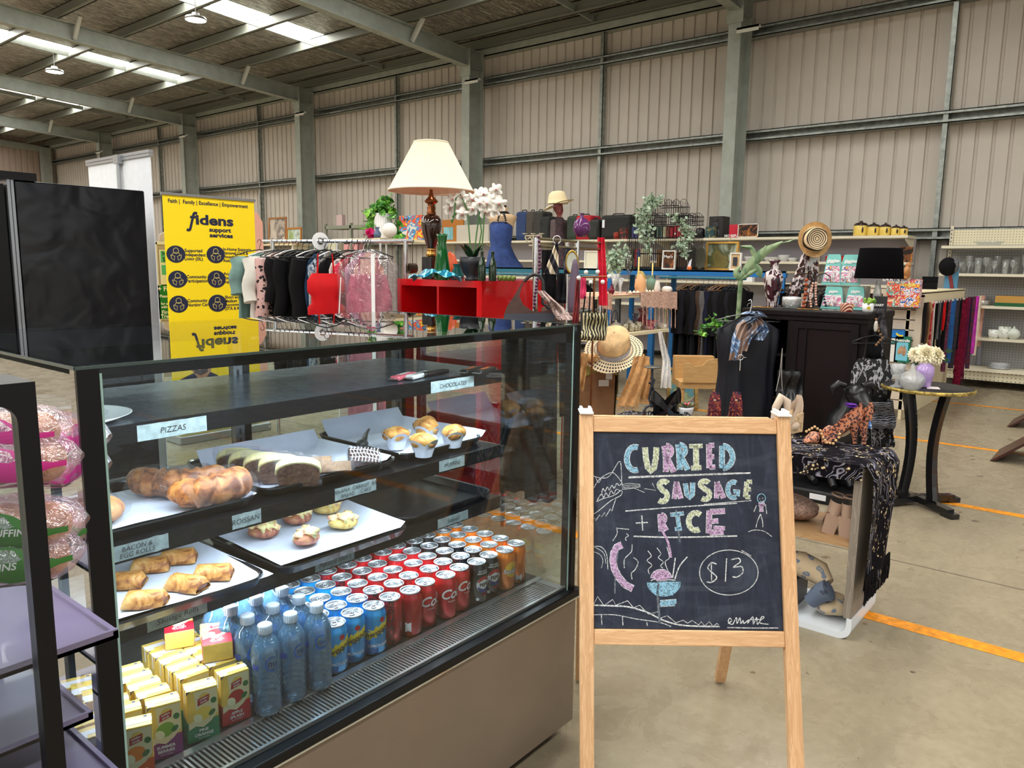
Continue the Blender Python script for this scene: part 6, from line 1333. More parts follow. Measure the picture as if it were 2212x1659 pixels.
fringe_panel('pink crochet runner with long tassels hanging over the right of the ceramics table',1384,1463,630,662,668,9,36);fringe_panel('pink crochet runner end hanging at the left of the ceramics table',1298,1322,634,665,670,3,26);fringe_panel('pink crochet runner end partly behind the jewellery stand',1240,1282,640,664,668,5,24)
th=thing('runner_cloth','peach checked cloth laid flat along the front of the ceramics table','table runner',(tx0,ty,tz));mb=MB();mb.box((.25,-.008,.001),(1.66,.5,.004));mb.build('cloth',prints('peach_check',[(222,190,164),(206,156,132),(190,120,90),(226,200,176)],5),th)
Tz=tz+.0045
def tit(name,label,cat,px,wpx,hpx,prof_,mat,yy=None,grp=None,**kw):
	y_=yy or ty+.12;q_=P(px,620,y=y_);q_.z=Tz;k=mpp(q_);return lathe_item(name,label,cat,q_,wpx*k,hpx*k,prof_,mat,grp,**kw)
clear=glass_mat('clear_glass',(232,238,236),1.8);cut=film_mat('cut_crystal',(240,244,244),.26,110,1.0,.16)
tit('red_perfume_bottle','round ruby glass bottle with scroll pattern','bottle',1321,15,22,[(0,0),(.6,0),(1,.3),(.85,.6),(.25,.78),(.3,1)],spots('ruby_scroll',(96,14,34),(220,200,206),None,60,.12,.1))
tit('crystal_goblet','cut glass goblet with a wide bowl','goblet',1328,20,42,[(0,0),(.7,0),(.15,.08),(.15,.4),(.6,.5),(1,1),(.9,1),(.5,.55)],cut,ty+.25)
tit('crystal_vase','tall flared crystal vase beside the goblet','vase',1340,15,34,[(0,0),(.6,0),(.3,.1),(.4,.4),(1,1),(.9,1),(.3,.4)],cut,ty+.2)
tit('bulb_decanter','clear glass decanter with long twisted stem','decanter',1358,19,96,[(0,0),(.6,0),(.2,.04),(.15,.3),(.3,.45),(.95,.55),(1,.72),(.5,.86),(.25,.92),(.3,1)],clear,ty+.2)
tit('peach_vase','peach teardrop ceramic vase at the centre of the table','vase',1383,25,42,[(0,0),(.7,0),(1,.35),(.9,.65),(.4,.92),(.2,1),(0,1)],M('peach_ceramic',(222,166,116),.5),ty+.14)
tit('candle_stick','thin yellow taper candle behind the peach vase','candle',1378,4,76,[(0,0),(1,0),(.8,1),(0,1)],M('yellow_wax',(232,200,120),.5),ty+.3)
tit('candle_stick','short yellow taper candle right of the round plate','candle',1408,3.5,62,[(0,0),(1,0),(.8,1),(0,1)],M('yellow_wax'),ty+.3)
tit('bud_vase','slim white bud vase','vase',1393,11,30,[(0,0),(.8,0),(1,.2),(.4,.6),(.7,1)],M('white_ceramic',(226,222,214),.3),ty+.12)
tit('green_urn','sage green rounded urn with a yellow sticker','urn',1406,24,36,[(0,0),(.5,0),(1,.5),(.85,.75),(.5,.85),(.65,1)],M('sage_ceramic',(110,142,124),.4),ty+.25)
tit('white_flower_vase','small white vase with a pink flower','vase',1420,14,26,[(0,0),(.7,0),(1,.35),(.7,.8),(.55,1)],M('white_ceramic'),ty+.08)
tit('lidded_pot','low white floral lidded pot at the right end','pot',1441,24,14,[(0,0),(.7,0),(1,.5),(.8,.85),(.5,1),(0,1)],M('white_ceramic'),ty+.08)
pl=tit('oval_platter','long oval platter of small china ornaments','platter',1382,72,4,[(0,0),(.7,.1),(1,1),(.98,1),(.7,.3)],M('white_ceramic'),ty+.07,scale_y=.35)
for k,px in enumerate((1362,1370,1378,1398,1404,1411)):tit('china_ornament','little cream china ornament on the platter, %s from the left'%ORD[k],'ornament',px,8,8,[(0,0),(1,.2),(.7,.6),(.3,.9),(0,1)],M('cream_china',(236,222,196),.3),ty+.07,'cream china ornaments on the platter')
q_=P(1384,590,y=ty+.4);th=thing('display_plate','round painted plate with brown flower standing on edge','plate',(q_.x,q_.y,Tz+.12));mb=MB();mb.lathe([(0,0),(.09,.0),(.115,.012),(.117,.016),(.09,.006),(0,.006)],seg=30,ax=Matrix.Rotation(pi/2-.15,3,'X'));mb.build('plate',prints('painted_plate',[(214,190,120),(196,170,90),(120,70,40),(220,210,170)],9),th)
Lz=zl+.0005
def lit(name,label,cat,px,wpx,hpx,prof_,mat,yy=None,grp=None,**kw):
	y_=yy or ty+.15;q_=P(px,700,y=y_);q_.z=Lz;k=mpp(q_);return lathe_item(name,label,cat,q_,wpx*k,hpx*k,prof_,mat,grp,**kw)
wc=M('white_ceramic');pkc_=prints('pink_white_china',[(150,40,70),(190,80,110),(230,200,200),(236,230,224)],10,interp='LINEAR')
tur=lit('soup_tureen','white lidded tureen with gold rim','tureen',1330,27,25,[(0,0),(.6,0),(.95,.4),(1,.55),(.7,.68),(.25,.8),(.15,.88),(.2,1),(0,1)],wc,ty+.2)
lit('sugar_bowl','white china sugar bowl with lid and flower sprig','sugar bowl',1358,20,26,[(0,0),(.6,0),(1,.4),(.85,.68),(.4,.82),(.15,.9),(.15,1),(0,1)],wc,ty+.22)
for k,(px,w_,h_)in enumerate(((1350,14,18),(1364,16,18),(1378,16,20),(1372,14,14))):lit('silver_cup','shiny patterned china cup, %s from the left'%ORD[k],'cup',px,w_,h_,[(0,0),(.6,0),(1,.6),(.9,1),(.8,1),(.6,.3)],prints('gilt_china',[(214,208,196),(150,140,110),(226,222,214),(120,110,90)],30,.25),ty+.08,'gilt china cups')
jg=lit('ruffled_jug','cranberry and white ruffled glass jug with floral belly','jug',1388,26,40,[(0,0),(.7,0),(1,.3),(.8,.5),(.45,.6),(.6,.85),(.95,1),(.85,1)],pkc_,ty+.3);mb=MB();k=mpp(Vector(jg.location));mb.tube([(10*k,0,20*k),(20*k,0,26*k),(20*k,0,38*k),(8*k,0,36*k)],.006,6);mb.build('handle',pkc_,jg)
lit('pink_bowl','pink and white round glass bowl with wide rim','bowl',1402,38,20,[(0,0),(.5,0),(.6,.2),(.45,.6),(.95,.9),(1,1),(.4,.7)],pkc_,ty+.1);lit('butter_dish','small white covered dish at the shelf end','dish',1430,24,12,[(0,0),(.8,0),(1,.3),(.7,.8),(.2,1),(0,1)],wc,ty+.08)
ba=lit('glass_basket','blue-grey glass basket with arched handle','basket',1328,24,16,[(0,0),(.6,0),(1,1),(.9,1)],M('blue_grey_glass',(150,150,176),.15,coat=.4),ty+.4);k=mpp(Vector(ba.location));mb=MB();mb.tube([(12*k*cos(a),0,14*k+26*k*sin(a))for a in[pi*i/12 for i in range(13)]],.007,6);mb.build('handle',M('blue_grey_glass'),ba)
sw=lit('glass_pitcher','pale blue glass pitcher with curled handle','pitcher',1372,16,30,[(0,0),(.7,0),(1,.3),(.5,.7),(.9,1),(.8,1)],M('blue_grey_glass'),ty+.35)
strip('white_scarf','sheer white scarf with pink flowers hanging below the china shelf','scarf',[(1426,716),(1432,745),(1440,780),(1438,812),(1438,838)],7.3,8,24,prints('white_pink_flower',[(206,206,206),(224,222,220),(216,212,214),(150,80,110)],8),.02,thick=.03)
q_=on(1455,868,z=0,d=6.4)
th=thing('landscape_painting','gilt-framed lake landscape painting leaning under the coats','painting',(0,0,0));pd_=mpp(P(1475,883,z=0))*FPX-.12
cs_=[FP(a,c,pd_+dd)for a,c,dd in((1440,880,0),(1508,884,0),(1497,792,.12),(1451,796,.12))]
Ux=(cs_[1]-cs_[0]).normalized();wv=(cs_[1]-cs_[0]).length;Vx=(cs_[3]-cs_[0]);Vx=(Vx-Ux*Vx.dot(Ux));hv=Vx.length*1.02;Vx.normalize();th.location=cs_[0]
def picture(th,Ux,Vx,wv,hv,fr,img,fw=.03,org=Vector((0,0,0))):
	N=Ux.cross(Vx)
	mb=MB()
	for a,b2 in(((0,0),(wv,fw)),((0,hv-fw),(wv,hv)),((0,fw),(fw,hv-fw)),((wv-fw,fw),(wv,hv-fw))):
		mb.prism([(a[0],a[1]),(b2[0],a[1]),(b2[0],b2[1]),(a[0],b2[1])],org-N*.012,Ux,Vx,.026)
	mb.build('frame',fr,th);mb=MB();mb.prism([(fw*.8,fw*.8),(wv-fw*.8,fw*.8),(wv-fw*.8,hv-fw*.8),(fw*.8,hv-fw*.8)],org-N*.010,Ux,Vx,.008);return mb.build('picture',img,th)
giltf=M('gilt_frame',(120,92,44),.4,.5,var=.2,vscale=30)
picture(th,Ux,Vx,wv,hv,giltf,prints('lake_painting',[(60,80,60),(50,110,130),(90,110,70),(150,150,120),(110,60,40),(70,130,150)],2.6,.4,2.5,interp='LINEAR'),.035)
dw=on(1515,870,z=0,d=7.2);th=thing('bedside_drawer','light oak bedside cabinet with curved cut-out drawer below the coats','drawer unit',dw,atan2(right.y,right.x));oak=wood('light_oak',(206,166,112),(188,146,94),5,0,.5);k=7.2/FPX
zb_=FP(1515,826,7.2).z;zt2=FP(1515,783,7.2).z
mb=MB();mb.prism([(-.18,zb_),(.17,zb_),(.17,zt2+.05),(.04,zt2+.03),(.0,zt2-.02),(-.08,zt2-.03),(-.12,zt2+.0),(-.18,zt2)],(0,.02,0),XV,ZV,.02);mb.build('drawer_front',oak,th)
mb=MB();mb.box((-.2,.02,zb_-.06),(.18,.4,zb_));mb.box((-.2,.3,zb_),(.18,.4,zt2+.03));mb.build('cabinet_body',oak,th)
for x in(-.17,.13):mb=MB();mb.tube([(x,.05,0),(x,.05,zb_-.05)],.02,10);mb.build('leg',oak,th)
bx_=8.3;zb2=1.45
rk2=thing('blue_rack','long blue and teal steel racking holding cages and frames above the suits','racking',(bx_,3.0,0))
def rkm():mb=MB();mb.X=Matrix.Translation(Vector((-bx_,-3.0,0)));return mb
teal=M('teal_racking',(40,110,130),.4)
mb=rkm();mb.box((bx_,3.0,zb2-.07),(bx_+.04,5.2,zb2));mb.build('front_beam',blue_m,rk2)
mb=rkm();mb.box((bx_,5.2,zb2-.07),(bx_+.04,8.2,zb2));mb.build('front_beam',teal,rk2)
mb=rkm();mb.box((bx_,2.7,zb2-.02),(bx_+.6,8.2,zb2-.001));mb.build('deck_board',M('rack_board',(176,160,130),.7),rk2)
for y in(3.02,4.6,5.2,8.1):mb=rkm();mb.box((bx_+.01,y,0),(bx_+.05,y+.05,zb2-.07));mb.box((bx_+.55,y,0),(bx_+.6,y+.05,zb2-.02));mb.build('upright',blue_m,rk2)
ra,rb2=P(1425,602,x=8.15),P(1612,600,x=8.15);zr=1.36
mb=rkm();mb.tube([(8.15,rb2.y,zr),(8.15,ra.y,zr)],.014,8);mb.tube([(8.15,5.3,zr),(8.15,7.9,zr)],.014,8);mb.build('hanging_rail',teal,rk2)
spx=[1465,1478,1490,1502,1513,1524,1534,1543,1552,1560,1568,1576,1584]
cl_=['black','charcoal','black','charcoal','brown','grey','navy','black','charcoal','black','black','charcoal','black']
for k,px in enumerate(spx):
	q_=P(px+18,600,x=8.15);wh=k in(0,1,2,6,7,8)
	garment('%s suit jacket under the blue racking, %s from the left'%({'black':'black','charcoal':'charcoal','brown':'brown','grey':'grey','navy':'navy'}[cl_[k]],ORD[k]),'jacket','suit_jacket',(8.15,q_.y,zr),.05+random.uniform(-.08,.08),.52,.80-.01*(k%3),CL[cl_[k]],.055,sleeve=(.48,.055),hang=(150,104,56)if wh else(24,24,28),grp='suit jackets under the blue racking',amp=.007)
for k in range(12):
	y=5.5+.2*k;garment('dark garment hanging under the teal part of the racking, %s from the right'%ORD[k],'shirt','hanging_shirt',(8.15,y,zr),0+random.uniform(-.1,.1),.44,.75,CL[['black','charcoal','navy','grey'][k%4]],.05,grp='dark garments under the teal racking',hang=(200,200,200)if k%3 else(20,20,22))
sk=on(1610,600,d=9.2,z=0)
th=thing('skirt_rack','low black rail of trousers and skirts on clip hangers','clothes rack',(8.35,2.2,0));mb=MB();mb.tube([(0,0,1.30),(0,.95,1.30)],.012,8);mb.build('rail',blackm,th)
for y in(0,.95):mb=MB();mb.tube([(0,y,0),(0,y,1.30)],.012,8);mb.build('post',blackm,th)
for k in range(11):
	y=2.27+.075*k;c_=['navy','black','charcoal','black','black','grey','tan','cream','charcoal','black','black'][k]
	t2=thing('trousers','%s trousers or skirt on a clip hanger, %s from the right'%({'navy':'navy','black':'black','charcoal':'charcoal','grey':'grey','tan':'tan','cream':'cream'}[c_],ORD[k]),'trousers',(8.35,y,1.30),random.uniform(-.1,.1),'trousers and skirts on the low rail');mb=MB()
	mb.tube([(.0,0,.012),(.012,0,.0),(0,0,-.05)],.003,5);mb.tube([(-.15,0,-.06),(0,0,-.05),(.15,0,-.06)],.006,6);
	for s_ in(-.12,.12):mb.ball((s_,0,-.05),(.02,.018,.022),10,7)
	mb.build('clip_hanger',blackm,t2);mb=MB();mb.grid(lambda u,v:((.17+.03*v)*cos(u*2*pi),.02*sin(u*2*pi)+.008*sin(u*25+v*4),-.08-.78*v),26,10,closed=True);mb.build('cloth',CL[c_],t2)
def rit(name,label,cat,px,wpx,hpx,prof_,mat,xx=8.55,grp=None,**kw):
	q_=P(px,580,x=xx);q_.z=zb2;k=mpp(q_);return lathe_item(name,label,cat,q_,wpx*k,hpx*k,prof_,mat,grp,**kw)
def frame_px(name,label,px0,py0,px1,py1,x,mat_f,mat_i,fw=.02,lean=.05,rest=None,cat='picture frame',rows=None,grp=None):
	a=P(px0,py1,x=x);b2=P(px1,py1,x=x);tp=P(px0,py0,x=x);z0=rest if rest is not None else a.z;h=tp.z-z0;w_=abs(a.y-b2.y)
	th=thing(name,label,cat,(x,a.y,z0+.001),0,grp);picture(th,Vector((0,-1,0)),Vector((lean,0,1)).normalized(),w_,h,mat_f,mat_i,fw)
	return th,w_,h
wf=M('white_frame',(226,224,218),.5);wdf=wood('wood_frame',(176,120,66),(140,90,46),8,2,.5)
th,w_,h_=frame_px('men_sign','small white and wood framed sign reading Men\'s below the bird cage',1430,541,1458,582,8.40,wf,prints('sign_timber',[(40,28,24),(96,56,30),(150,90,46),(60,40,30)],9),.015,rest=zb2,cat='sign');mb=MB();mb.text("Men's",(-.016,-w_/2,h_*.60),(0,-1,0),ZV,.05,0,off=0,bold=.02);mb.build('lettering',white,th)
th,w_,h_=frame_px('price_sign','small rounded cream framed sign beside the landscape painting',1576,546,1600,582,8.40,wf,M('cream_sign',(222,190,140),.6),.015,rest=zb2,cat='sign');mb=MB();mb.box((-.016,-w_*.7,h_*.25),(-.012,-w_*.3,h_*.75));mb.build('dark_label',M('dark_print',(50,50,56),.5),th)
frame_px('landscape_picture','gilt-framed oil landscape of trees on the blue racking',1523,523,1592,582,8.75,M('gold_frame',(196,150,70),.4,.5),prints('oil_trees',[(60,50,30),(110,100,50),(70,76,46),(170,180,160),(190,196,190)],3.2,.5,1.5,interp='LINEAR'),.02,rest=zb2)
frame_px('mirror_frame','white picture frame behind the red scarf',1262,542,1290,582,8.6,wf,M('frame_cream',(220,216,196),.5),.012,rest=zb2)
cg_m=M('cage_wire',(24,24,26),.45,.5)
def cage(label,px0,px1,pyb,pyt,x,dep,domes,nw=26):
	a=P(px0,pyb,x=x);b2=P(px1,pyb,x=x);z0=zb2+.001;z1=P(px0,pyt,x=x).z;W=abs(a.y-b2.y);th=thing('bird_cage',label,'bird cage',(x,(a.y+b2.y)/2,z0),0,'black wire bird cages');Hh=z1-z0
	mb=MB();r=.0032
	for(yc_,hw,zb_,zt_,dp_)in domes(W,Hh):
		for xx in(0,dp_):
			n_=max(4,int(hw*2/.028))
			for i in range(n_+1):y=yc_-hw+2*hw*i/n_;top_=zt_-(zt_-zb_)*.0;arc_=(zt_-zb_)*.28*sqrt(max(0,1-((y-yc_)/hw)**2));mb.tube([(xx,y,zb_),(xx,y,zb_+(zt_-zb_)*.72+arc_)],r,4,caps=False)
			for zz_ in(zb_,zb_+(zt_-zb_)*.36,zb_+(zt_-zb_)*.72):mb.tube([(xx,yc_-hw,zz_),(xx,yc_+hw,zz_)],r*1.5,4)
		for yy in(yc_-hw,yc_+hw):
			n_=max(2,int(dp_/.03))
			for i in range(n_+1):mb.tube([(dp_*i/n_,yy,zb_),(dp_*i/n_,yy,zb_+(zt_-zb_)*.72)],r,4,caps=False)
		for i in range(5):y=yc_-hw+2*hw*i/4;pts=[(dp_*t_,yc_+(y-yc_)*1,zb_+(zt_-zb_)*(.72)+(zt_-zb_)*.28*sin(pi*t_))for t_ in[k/6 for k in range(7)]];mb.tube(pts,r,4,caps=False)
	mb.build('wires',cg_m,th)
	mb=MB();mb.box((-.01,-W/2-.01,0),(.36,W/2+.01,.03));mb.build('tray',cg_m,th);return th,W,Hh
cage('large black tiered bird cage trailing variegated ivy',1352,1492,582,430,8.45,.3,lambda W,H_:[(0,W*.49,0,H_*.62,.3),(W*.27,W*.20,H_*.62,H_*.80,.3),(-W*.05,W*.22,H_*.62,H_*.98,.3),(-W*.33,W*.16,H_*.62,H_*.78,.3)])
ivy_m=prints('variegated_ivy',[(110,140,110),(190,206,186),(90,124,92),(214,224,206)],40,.6);ivy_d=prints('green_leaf',[(44,96,36),(80,146,48),(150,200,80),(60,110,44)],9,.45)
def vine(label,name,paths,d,mat,n,size,cat='ivy',spread=.05,par='leaves'):
	base=FP(paths[0][0][0],paths[0][0][1],d);th=thing(name,label,cat,base)
	ms_=MB();mb=MB()
	for pth in paths:
		pts=[FP(a,c,d)-base for a,c in pth];ms_.tube(pts,.004,5)
		for k in range(n):
			s_=random.random()*(len(pts)-1);i=min(int(s_),len(pts)-2);c0=pts[i].lerp(pts[i+1],s_-i)+Vector((random.gauss(0,spread),random.gauss(0,spread),random.gauss(0,spread)))
			dv=Vector((random.gauss(0,1),random.gauss(0,1),random.gauss(-.4,.7))).normalized();sv=dv.cross(Vector((random.gauss(0,1),random.gauss(0,1),random.gauss(0,1)))).normalized();L=size*random.uniform(.7,1.2);nv_=dv.cross(sv)*L*.12
			mb.add([c0,c0+dv*L*.3+sv*L*.32+nv_,c0+dv*L*.7+sv*L*.26+nv_,c0+dv*L,c0+dv*L*.7-sv*L*.26+nv_,c0+dv*L*.3-sv*L*.32+nv_],[(0,1,2,3),(0,3,4,5)])
	ms_.build('stems',M('vine_stem',(70,96,50),.6),th);mb.build(par,mat,th);return th
vine('variegated artificial ivy hanging down the left of the bird cage','trailing_ivy',[[(1400,430),(1398,470),(1400,510),(1402,545)],[(1385,450),(1382,500)],[(1400,432),(1418,436)]],9.0,ivy_m,120,.055,spread=.035)
vine('variegated artificial ivy hanging down the right of the bird cage','trailing_ivy',[[(1450,462),(1470,480),(1485,510),(1480,545)],[(1478,490),(1494,505)],[(1470,520),(1476,545)]],9.0,ivy_m,70,.05,spread=.035)
vine('small leafy plant in a dark pot on the blue racking','potted_plant',[[(1328,575),(1330,545)],[(1328,575),(1342,560)],[(1322,575),(1318,560)],[(1335,560),(1346,530)]],8.6,ivy_m,50,.07,spread=.045)
rit('plant_pot','square dark planter under the leafy plant','plant pot',1330,26,14,[(0,0),(.85,0),(1,1),(.9,1),(0,.8)],M('black_pot'),8.42,seg=4)
for k,(px,c_,h_)in enumerate(((1362,(120,90,60),70),(1369,(60,80,60),66),(1376,(170,40,50),68),(1382,(60,90,150),64),(1389,(200,190,160),70),(1424,(150,110,60),66),(1436,(130,90,60),60),(1448,(70,60,90),62),(1460,(180,140,100),60),(1470,(90,70,60),58))):
	q_=P(px,580,x=8.95);th=thing('book','upright book behind the bird cage, %s from the left'%ORD[k],'book',(8.9,q_.y,zb2+.001),0,'upright books behind the bird cage');mb=MB();mb.box((0,-.017,0),(.2,.017,h_*.0052*.72));mb.build('cover',M('book_%d_%d_%d'%c_,c_,.5),th)
for k,(px,w_,c_)in enumerate(((1497,22,(56,50,44)),(1514,26,(66,66,54)))):q_=P(px,550,x=8.6);th=thing('oval_plate','dark oval plate standing on the blue racking, %s of the landscape picture'%['well left','just left'][k],'plate',(8.6,q_.y,zb2+.14));mb=MB();mb.lathe([(0,0),(.9,.0),(1,.12),(.9,.12),(0,.08)],seg=26,ax=Matrix.Rotation(-pi/2+.15,3,'Y'));o_=mb.build('plate',M('dark_plate_%d'%k,c_,.3,var=.3),th);o_.scale=(.10,.06 if k==0 else.075,.14)
th=thing('white_gift_tag','white hanging price tag by the dark oval plates','tag',P(1484,568,x=8.38));mb=MB();mb.prism([(0,-.07),(.05,-.04),(.06,.05),(.03,.02)],(0,0,0),(0,-1,0),ZV,.003);mb.build('tag',M('white_tag',(230,232,240),.5),th)
rit('orange_box','tiny orange box on the blue racking','box',1489,10,7,[(0,0),(1,0),(1,1),(0,1)],M('orange_card',(226,110,40),.5),8.38,seg=4)
MD=mpp(P(1088,580,x=8.55))*FPX;mq=P(1088,580,x=8.55);mz=zb2;th=thing('dress_form','headless dress form in a strapless blue suede dress with a black bead necklace','mannequin',(mq.x,mq.y,mz));k=MD/FPX
def mloc(px,py,dd=0):return FP(px,py,MD+dd)-Vector(th.location)
def torso(rows_,mat,name,dpf=.5,seg=24):
	mb=MB();vs=[]
	for(py,x0_,x1_)in rows_:
		a,c=mloc(x0_,py),mloc(x1_,py);c0=(a+c)/2;r=(c-a).length/2
		for i in range(seg):t_=2*pi*i/seg;vs.append(c0+right*(r*cos(t_))+back_*(min(r,.17)*dpf*2*.5*sin(t_)))
	n_=len(rows_);mb.add(vs,[(j*seg+i,j*seg+(i+1)%seg,(j+1)*seg+(i+1)%seg,(j+1)*seg+i)for j in range(n_-1)for i in range(seg)]+[tuple(range(seg))],0,True);return mb.build(name,mat,th)
suede=M('blue_suede',(44,66,122),.85,var=.15,vscale=16,bmp=.3,bscale=30)
torso([(445,1083,1091),(450,1078,1098),(455,1080,1096),(460,1078,1098),(464,1068,1108),(468,1052,1117),(476,1056,1114),(484,1060,1110),(490,1059,1110)],M('mannequin_skin',(196,164,128),.5),'torso',.8)
torso([(444,1080,1094),(456,1081,1095),(461,1074,1102),(468,1068,1106),(474,1072,1102)],CL['black'],'neck_drape',.9)
torso([(480,1061,1100),(488,1057,1108),(505,1058,1107),(522,1058,1105),(530,1060,1104),(545,1055,1110),(560,1052,1118),(572,1050,1128),(580,1048,1132)],suede,'dress',1.3)
mb=MB()
for i in range(26):t_=i/25;a=-pi/2+(t_-.5)*2*2.6;q_=mloc(1084+9*cos(a+0)*1.0,490-(-1)*0+28*(-sin(a))*.95-4,-.17);mb.ball(q_,.016,7,5)
mb.build('bead_necklace',M('black_beads',(22,24,34),.3),th)
mb=MB();mb.box((-.0,0,0),(.001,.001,.001));
mb=MB();q_=mloc(1084,530,-.15);mb.tube([q_+right*(.025*cos(t_))+ZV*(.026*sin(t_))for t_ in[2*pi*i/10 for i in range(10)]],.004,5,closed=True);mb.build('belt_buckle',chrome,th)
th=thing('candelabra','cream metal candelabra with curled arms and crystal drops','candelabra',(P(1152,560,x=8.5).x,P(1152,560,x=8.5).y,zb2));mb=MB();CDp=mpp(th.location)*FPX;lf=lambda a,c:FP(a,c,CDp)-Vector(th.location)
for s_ in([(1152,581),(1152,505)],[(1145,581),(1159,581)],[(1134,510),(1170,508)],[(1134,512),(1140,525),(1150,520),(1146,512),(1140,516)],[(1170,510),(1164,523),(1154,520),(1158,512),(1164,516)],[(1142,530),(1162,530)]):mb.tube([lf(*q_)for q_ in s_],.011,6)
for a in(1134,1152,1170):mb.lathe([(0,0),(.035,.008),(.04,.018),(0,.018)],c=lf(a,507),seg=12)
mb.build('arms',M('cream_metal',(206,194,172),.4,.3),th)
hq=P(1207,560,x=8.6);hz=zb2;HD=mpp(hq)*FPX
th=thing('mannequin_head','marbled burgundy display head on a lace-covered stand','display head',(hq.x,hq.y,hz));lf=lambda a,c,dd=0:FP(a,c,HD+dd)-Vector(th.location)
def spin(rows_,mat,name,th,lf,dpf=1,seg=20):
	mb=MB();vs=[]
	for(py,x0_,x1_)in rows_:
		a,c=lf(x0_,py),lf(x1_,py);c0=(a+c)/2;r=(c-a).length/2
		for i in range(seg):t_=2*pi*i/seg;vs.append(c0+right*(r*cos(t_))+back_*(r*dpf*sin(t_)))
	n_=len(rows_);mb.add(vs,[(j*seg+i,j*seg+(i+1)%seg,(j+1)*seg+(i+1)%seg,(j+1)*seg+i)for j in range(n_-1)for i in range(seg)]+[tuple(range(seg)),tuple(range(n_*seg-1,(n_-1)*seg-1,-1))],0,True);return mb.build(name,mat,th)
spin([(438,1198,1214),(446,1194,1216),(454,1196,1217),(460,1200,1216),(466,1203,1212),(472,1202,1214)],prints('burgundy_marble',[(90,30,36),(140,60,60),(60,20,28),(170,100,96)],20,.3,interp='LINEAR'),'head',th,lf)
spin([(470,1200,1216),(474,1198,1219),(490,1200,1215),(508,1198,1217),(540,1194,1222),(581,1190,1226)],prints('dark_lace',[(24,20,24),(40,26,34),(90,40,50),(20,18,22)],40),'lace_stand',th,lf)
th=thing('felt_hat','cream felt hat with a turned-up brim on the burgundy display head','hat',FP(1209,443,HD));lf=lambda a,c,dd=0:FP(a,c,HD+dd)-Vector(th.location);felt=M('cream_felt',(224,206,168),.85,bmp=.2)
spin([(412,1202,1212),(414,1192,1219),(420,1186,1222),(430,1184,1225),(440,1183,1228)],felt,'crown',th,lf,.9,28)
mb=MB();c0=lf(1206,440);mb.grid(lambda u,v:c0+right*(cos(u*2*pi)*(.14+.07*v))+back_*(sin(u*2*pi)*(.13+.08*v))+ZV*(.034*cos(u*2*pi)*1.1+v*(.02*cos(u*2*pi+.6)-.045*max(0,-cos(u*2*pi)))),48,6,closed=True);mb.build('brim',felt,th)
item('bubble_vase','round purple bubble-glass vase on top of the chrome stand','vase',1256,514,4.5,zt_+.012,38,50,[(0,0),(.5,0),(.95,.25),(1,.42),(.8,.68),(.2,.84),(.18,.95),(.25,1)],spots('purple_bubbles',(92,44,96),(190,160,196),None,45,.16,.15))
# ============================================================ WALL SHELVING AND WHAT STANDS ON IT
cw=M('cream_shelf',(222,214,192),.55);lav=M('grey_back_panel',(172,168,178),.6)
wsx=11.55
ws=thing('wall_shelving','long cream shop shelving against the ribbed wall with grey back panels','shelving',(11.55,2.45,0))
def wm():mb=MB();mb.X=Matrix.Translation(Vector((-11.55,-2.45,0)));return mb
zA,zBs,zC=1.93,1.585,1.28
y=2.45
while y<11.5:
	mb=wm();mb.box((11.05,y+.003,zA-.035),(11.5,y+1.2,zA-.001));mb.build('shelf_board',cw,ws);y+=1.205
for z,x_ in((zBs,11.1),(zC,11.0),(.9,11.0),(.5,11.0)):
	mb=wm();mb.box((x_,2.45,z-.035),(11.5,11.4,z-.001));mb.build('shelf_board',cw,ws)
mb=wm();mb.box((11.50,2.45,.1),(11.53,11.4,zA-.04));mb.build('back_panel',lav,ws)
for k in range(8):
	y=2.47+1.205*k;mb=wm();mb.box((11.46,y,0),(11.5,y+.03,zA-.036));mb.build('upright',cw,ws)
	mb=wm();mb.prism([(0,0),(.38,0),(.38,-.03),(.03,-.14),(0,-.14)],(11.46,y+.01,zA-.037),(-1,0,0),ZV,.006);mb.build('bracket',cw,ws)
def wit(name,label,cat,px,pyb,wpx,hpx,prof_,mat,z,x=11.3,grp=None,**kw):
	q_=P(px,pyb,x=x);q_.z=z;k=mpp(q_);return lathe_item(name,label,cat,q_,wpx*k,hpx*k,prof_,mat,grp,**kw)
CAN=[(0,0),(.94,0),(1,.05),(1,.66),(.96,.70)]
for k,(px,w_,h_)in enumerate(((1858,29,33),(1886,26,29),(1911,23,28),(1934,19,24),(1951,17,22))):
	q_=P(px,510,x=11.3);q_.z=zA;kk=mpp(q_);th=thing('canister','yellow kitchen canister with dark lid, %s'%['largest, leftmost of five','second largest','middle of five','second smallest','smallest, rightmost of five'][k],'canister',q_,0,'yellow kitchen canisters');W_,H_=w_*kk,h_*kk
	mb=MB();mb.lathe([(r*W_/2,z*H_)for r,z in CAN],seg=24);mb.build('jar',M('canister_yellow',(226,196,96),.3,coat=.4),th)
	mb=MB();mb.lathe([(r*W_/2,z*H_)for r,z in[(1.0,.69),(1.02,.72),(.75,.85),(.25,.9),(.2,.93),(.25,1),(0,1)]],seg=24);mb.build('lid',M('dark_brown_lid',(44,30,26),.3),th)
	mb=MB();mb.ball((-W_/2*.86,-W_/2*.5,H_*.4),(.012,.012,H_*.2),8,6);mb.build('leaf_motif',M('dark_brown_lid'),th)
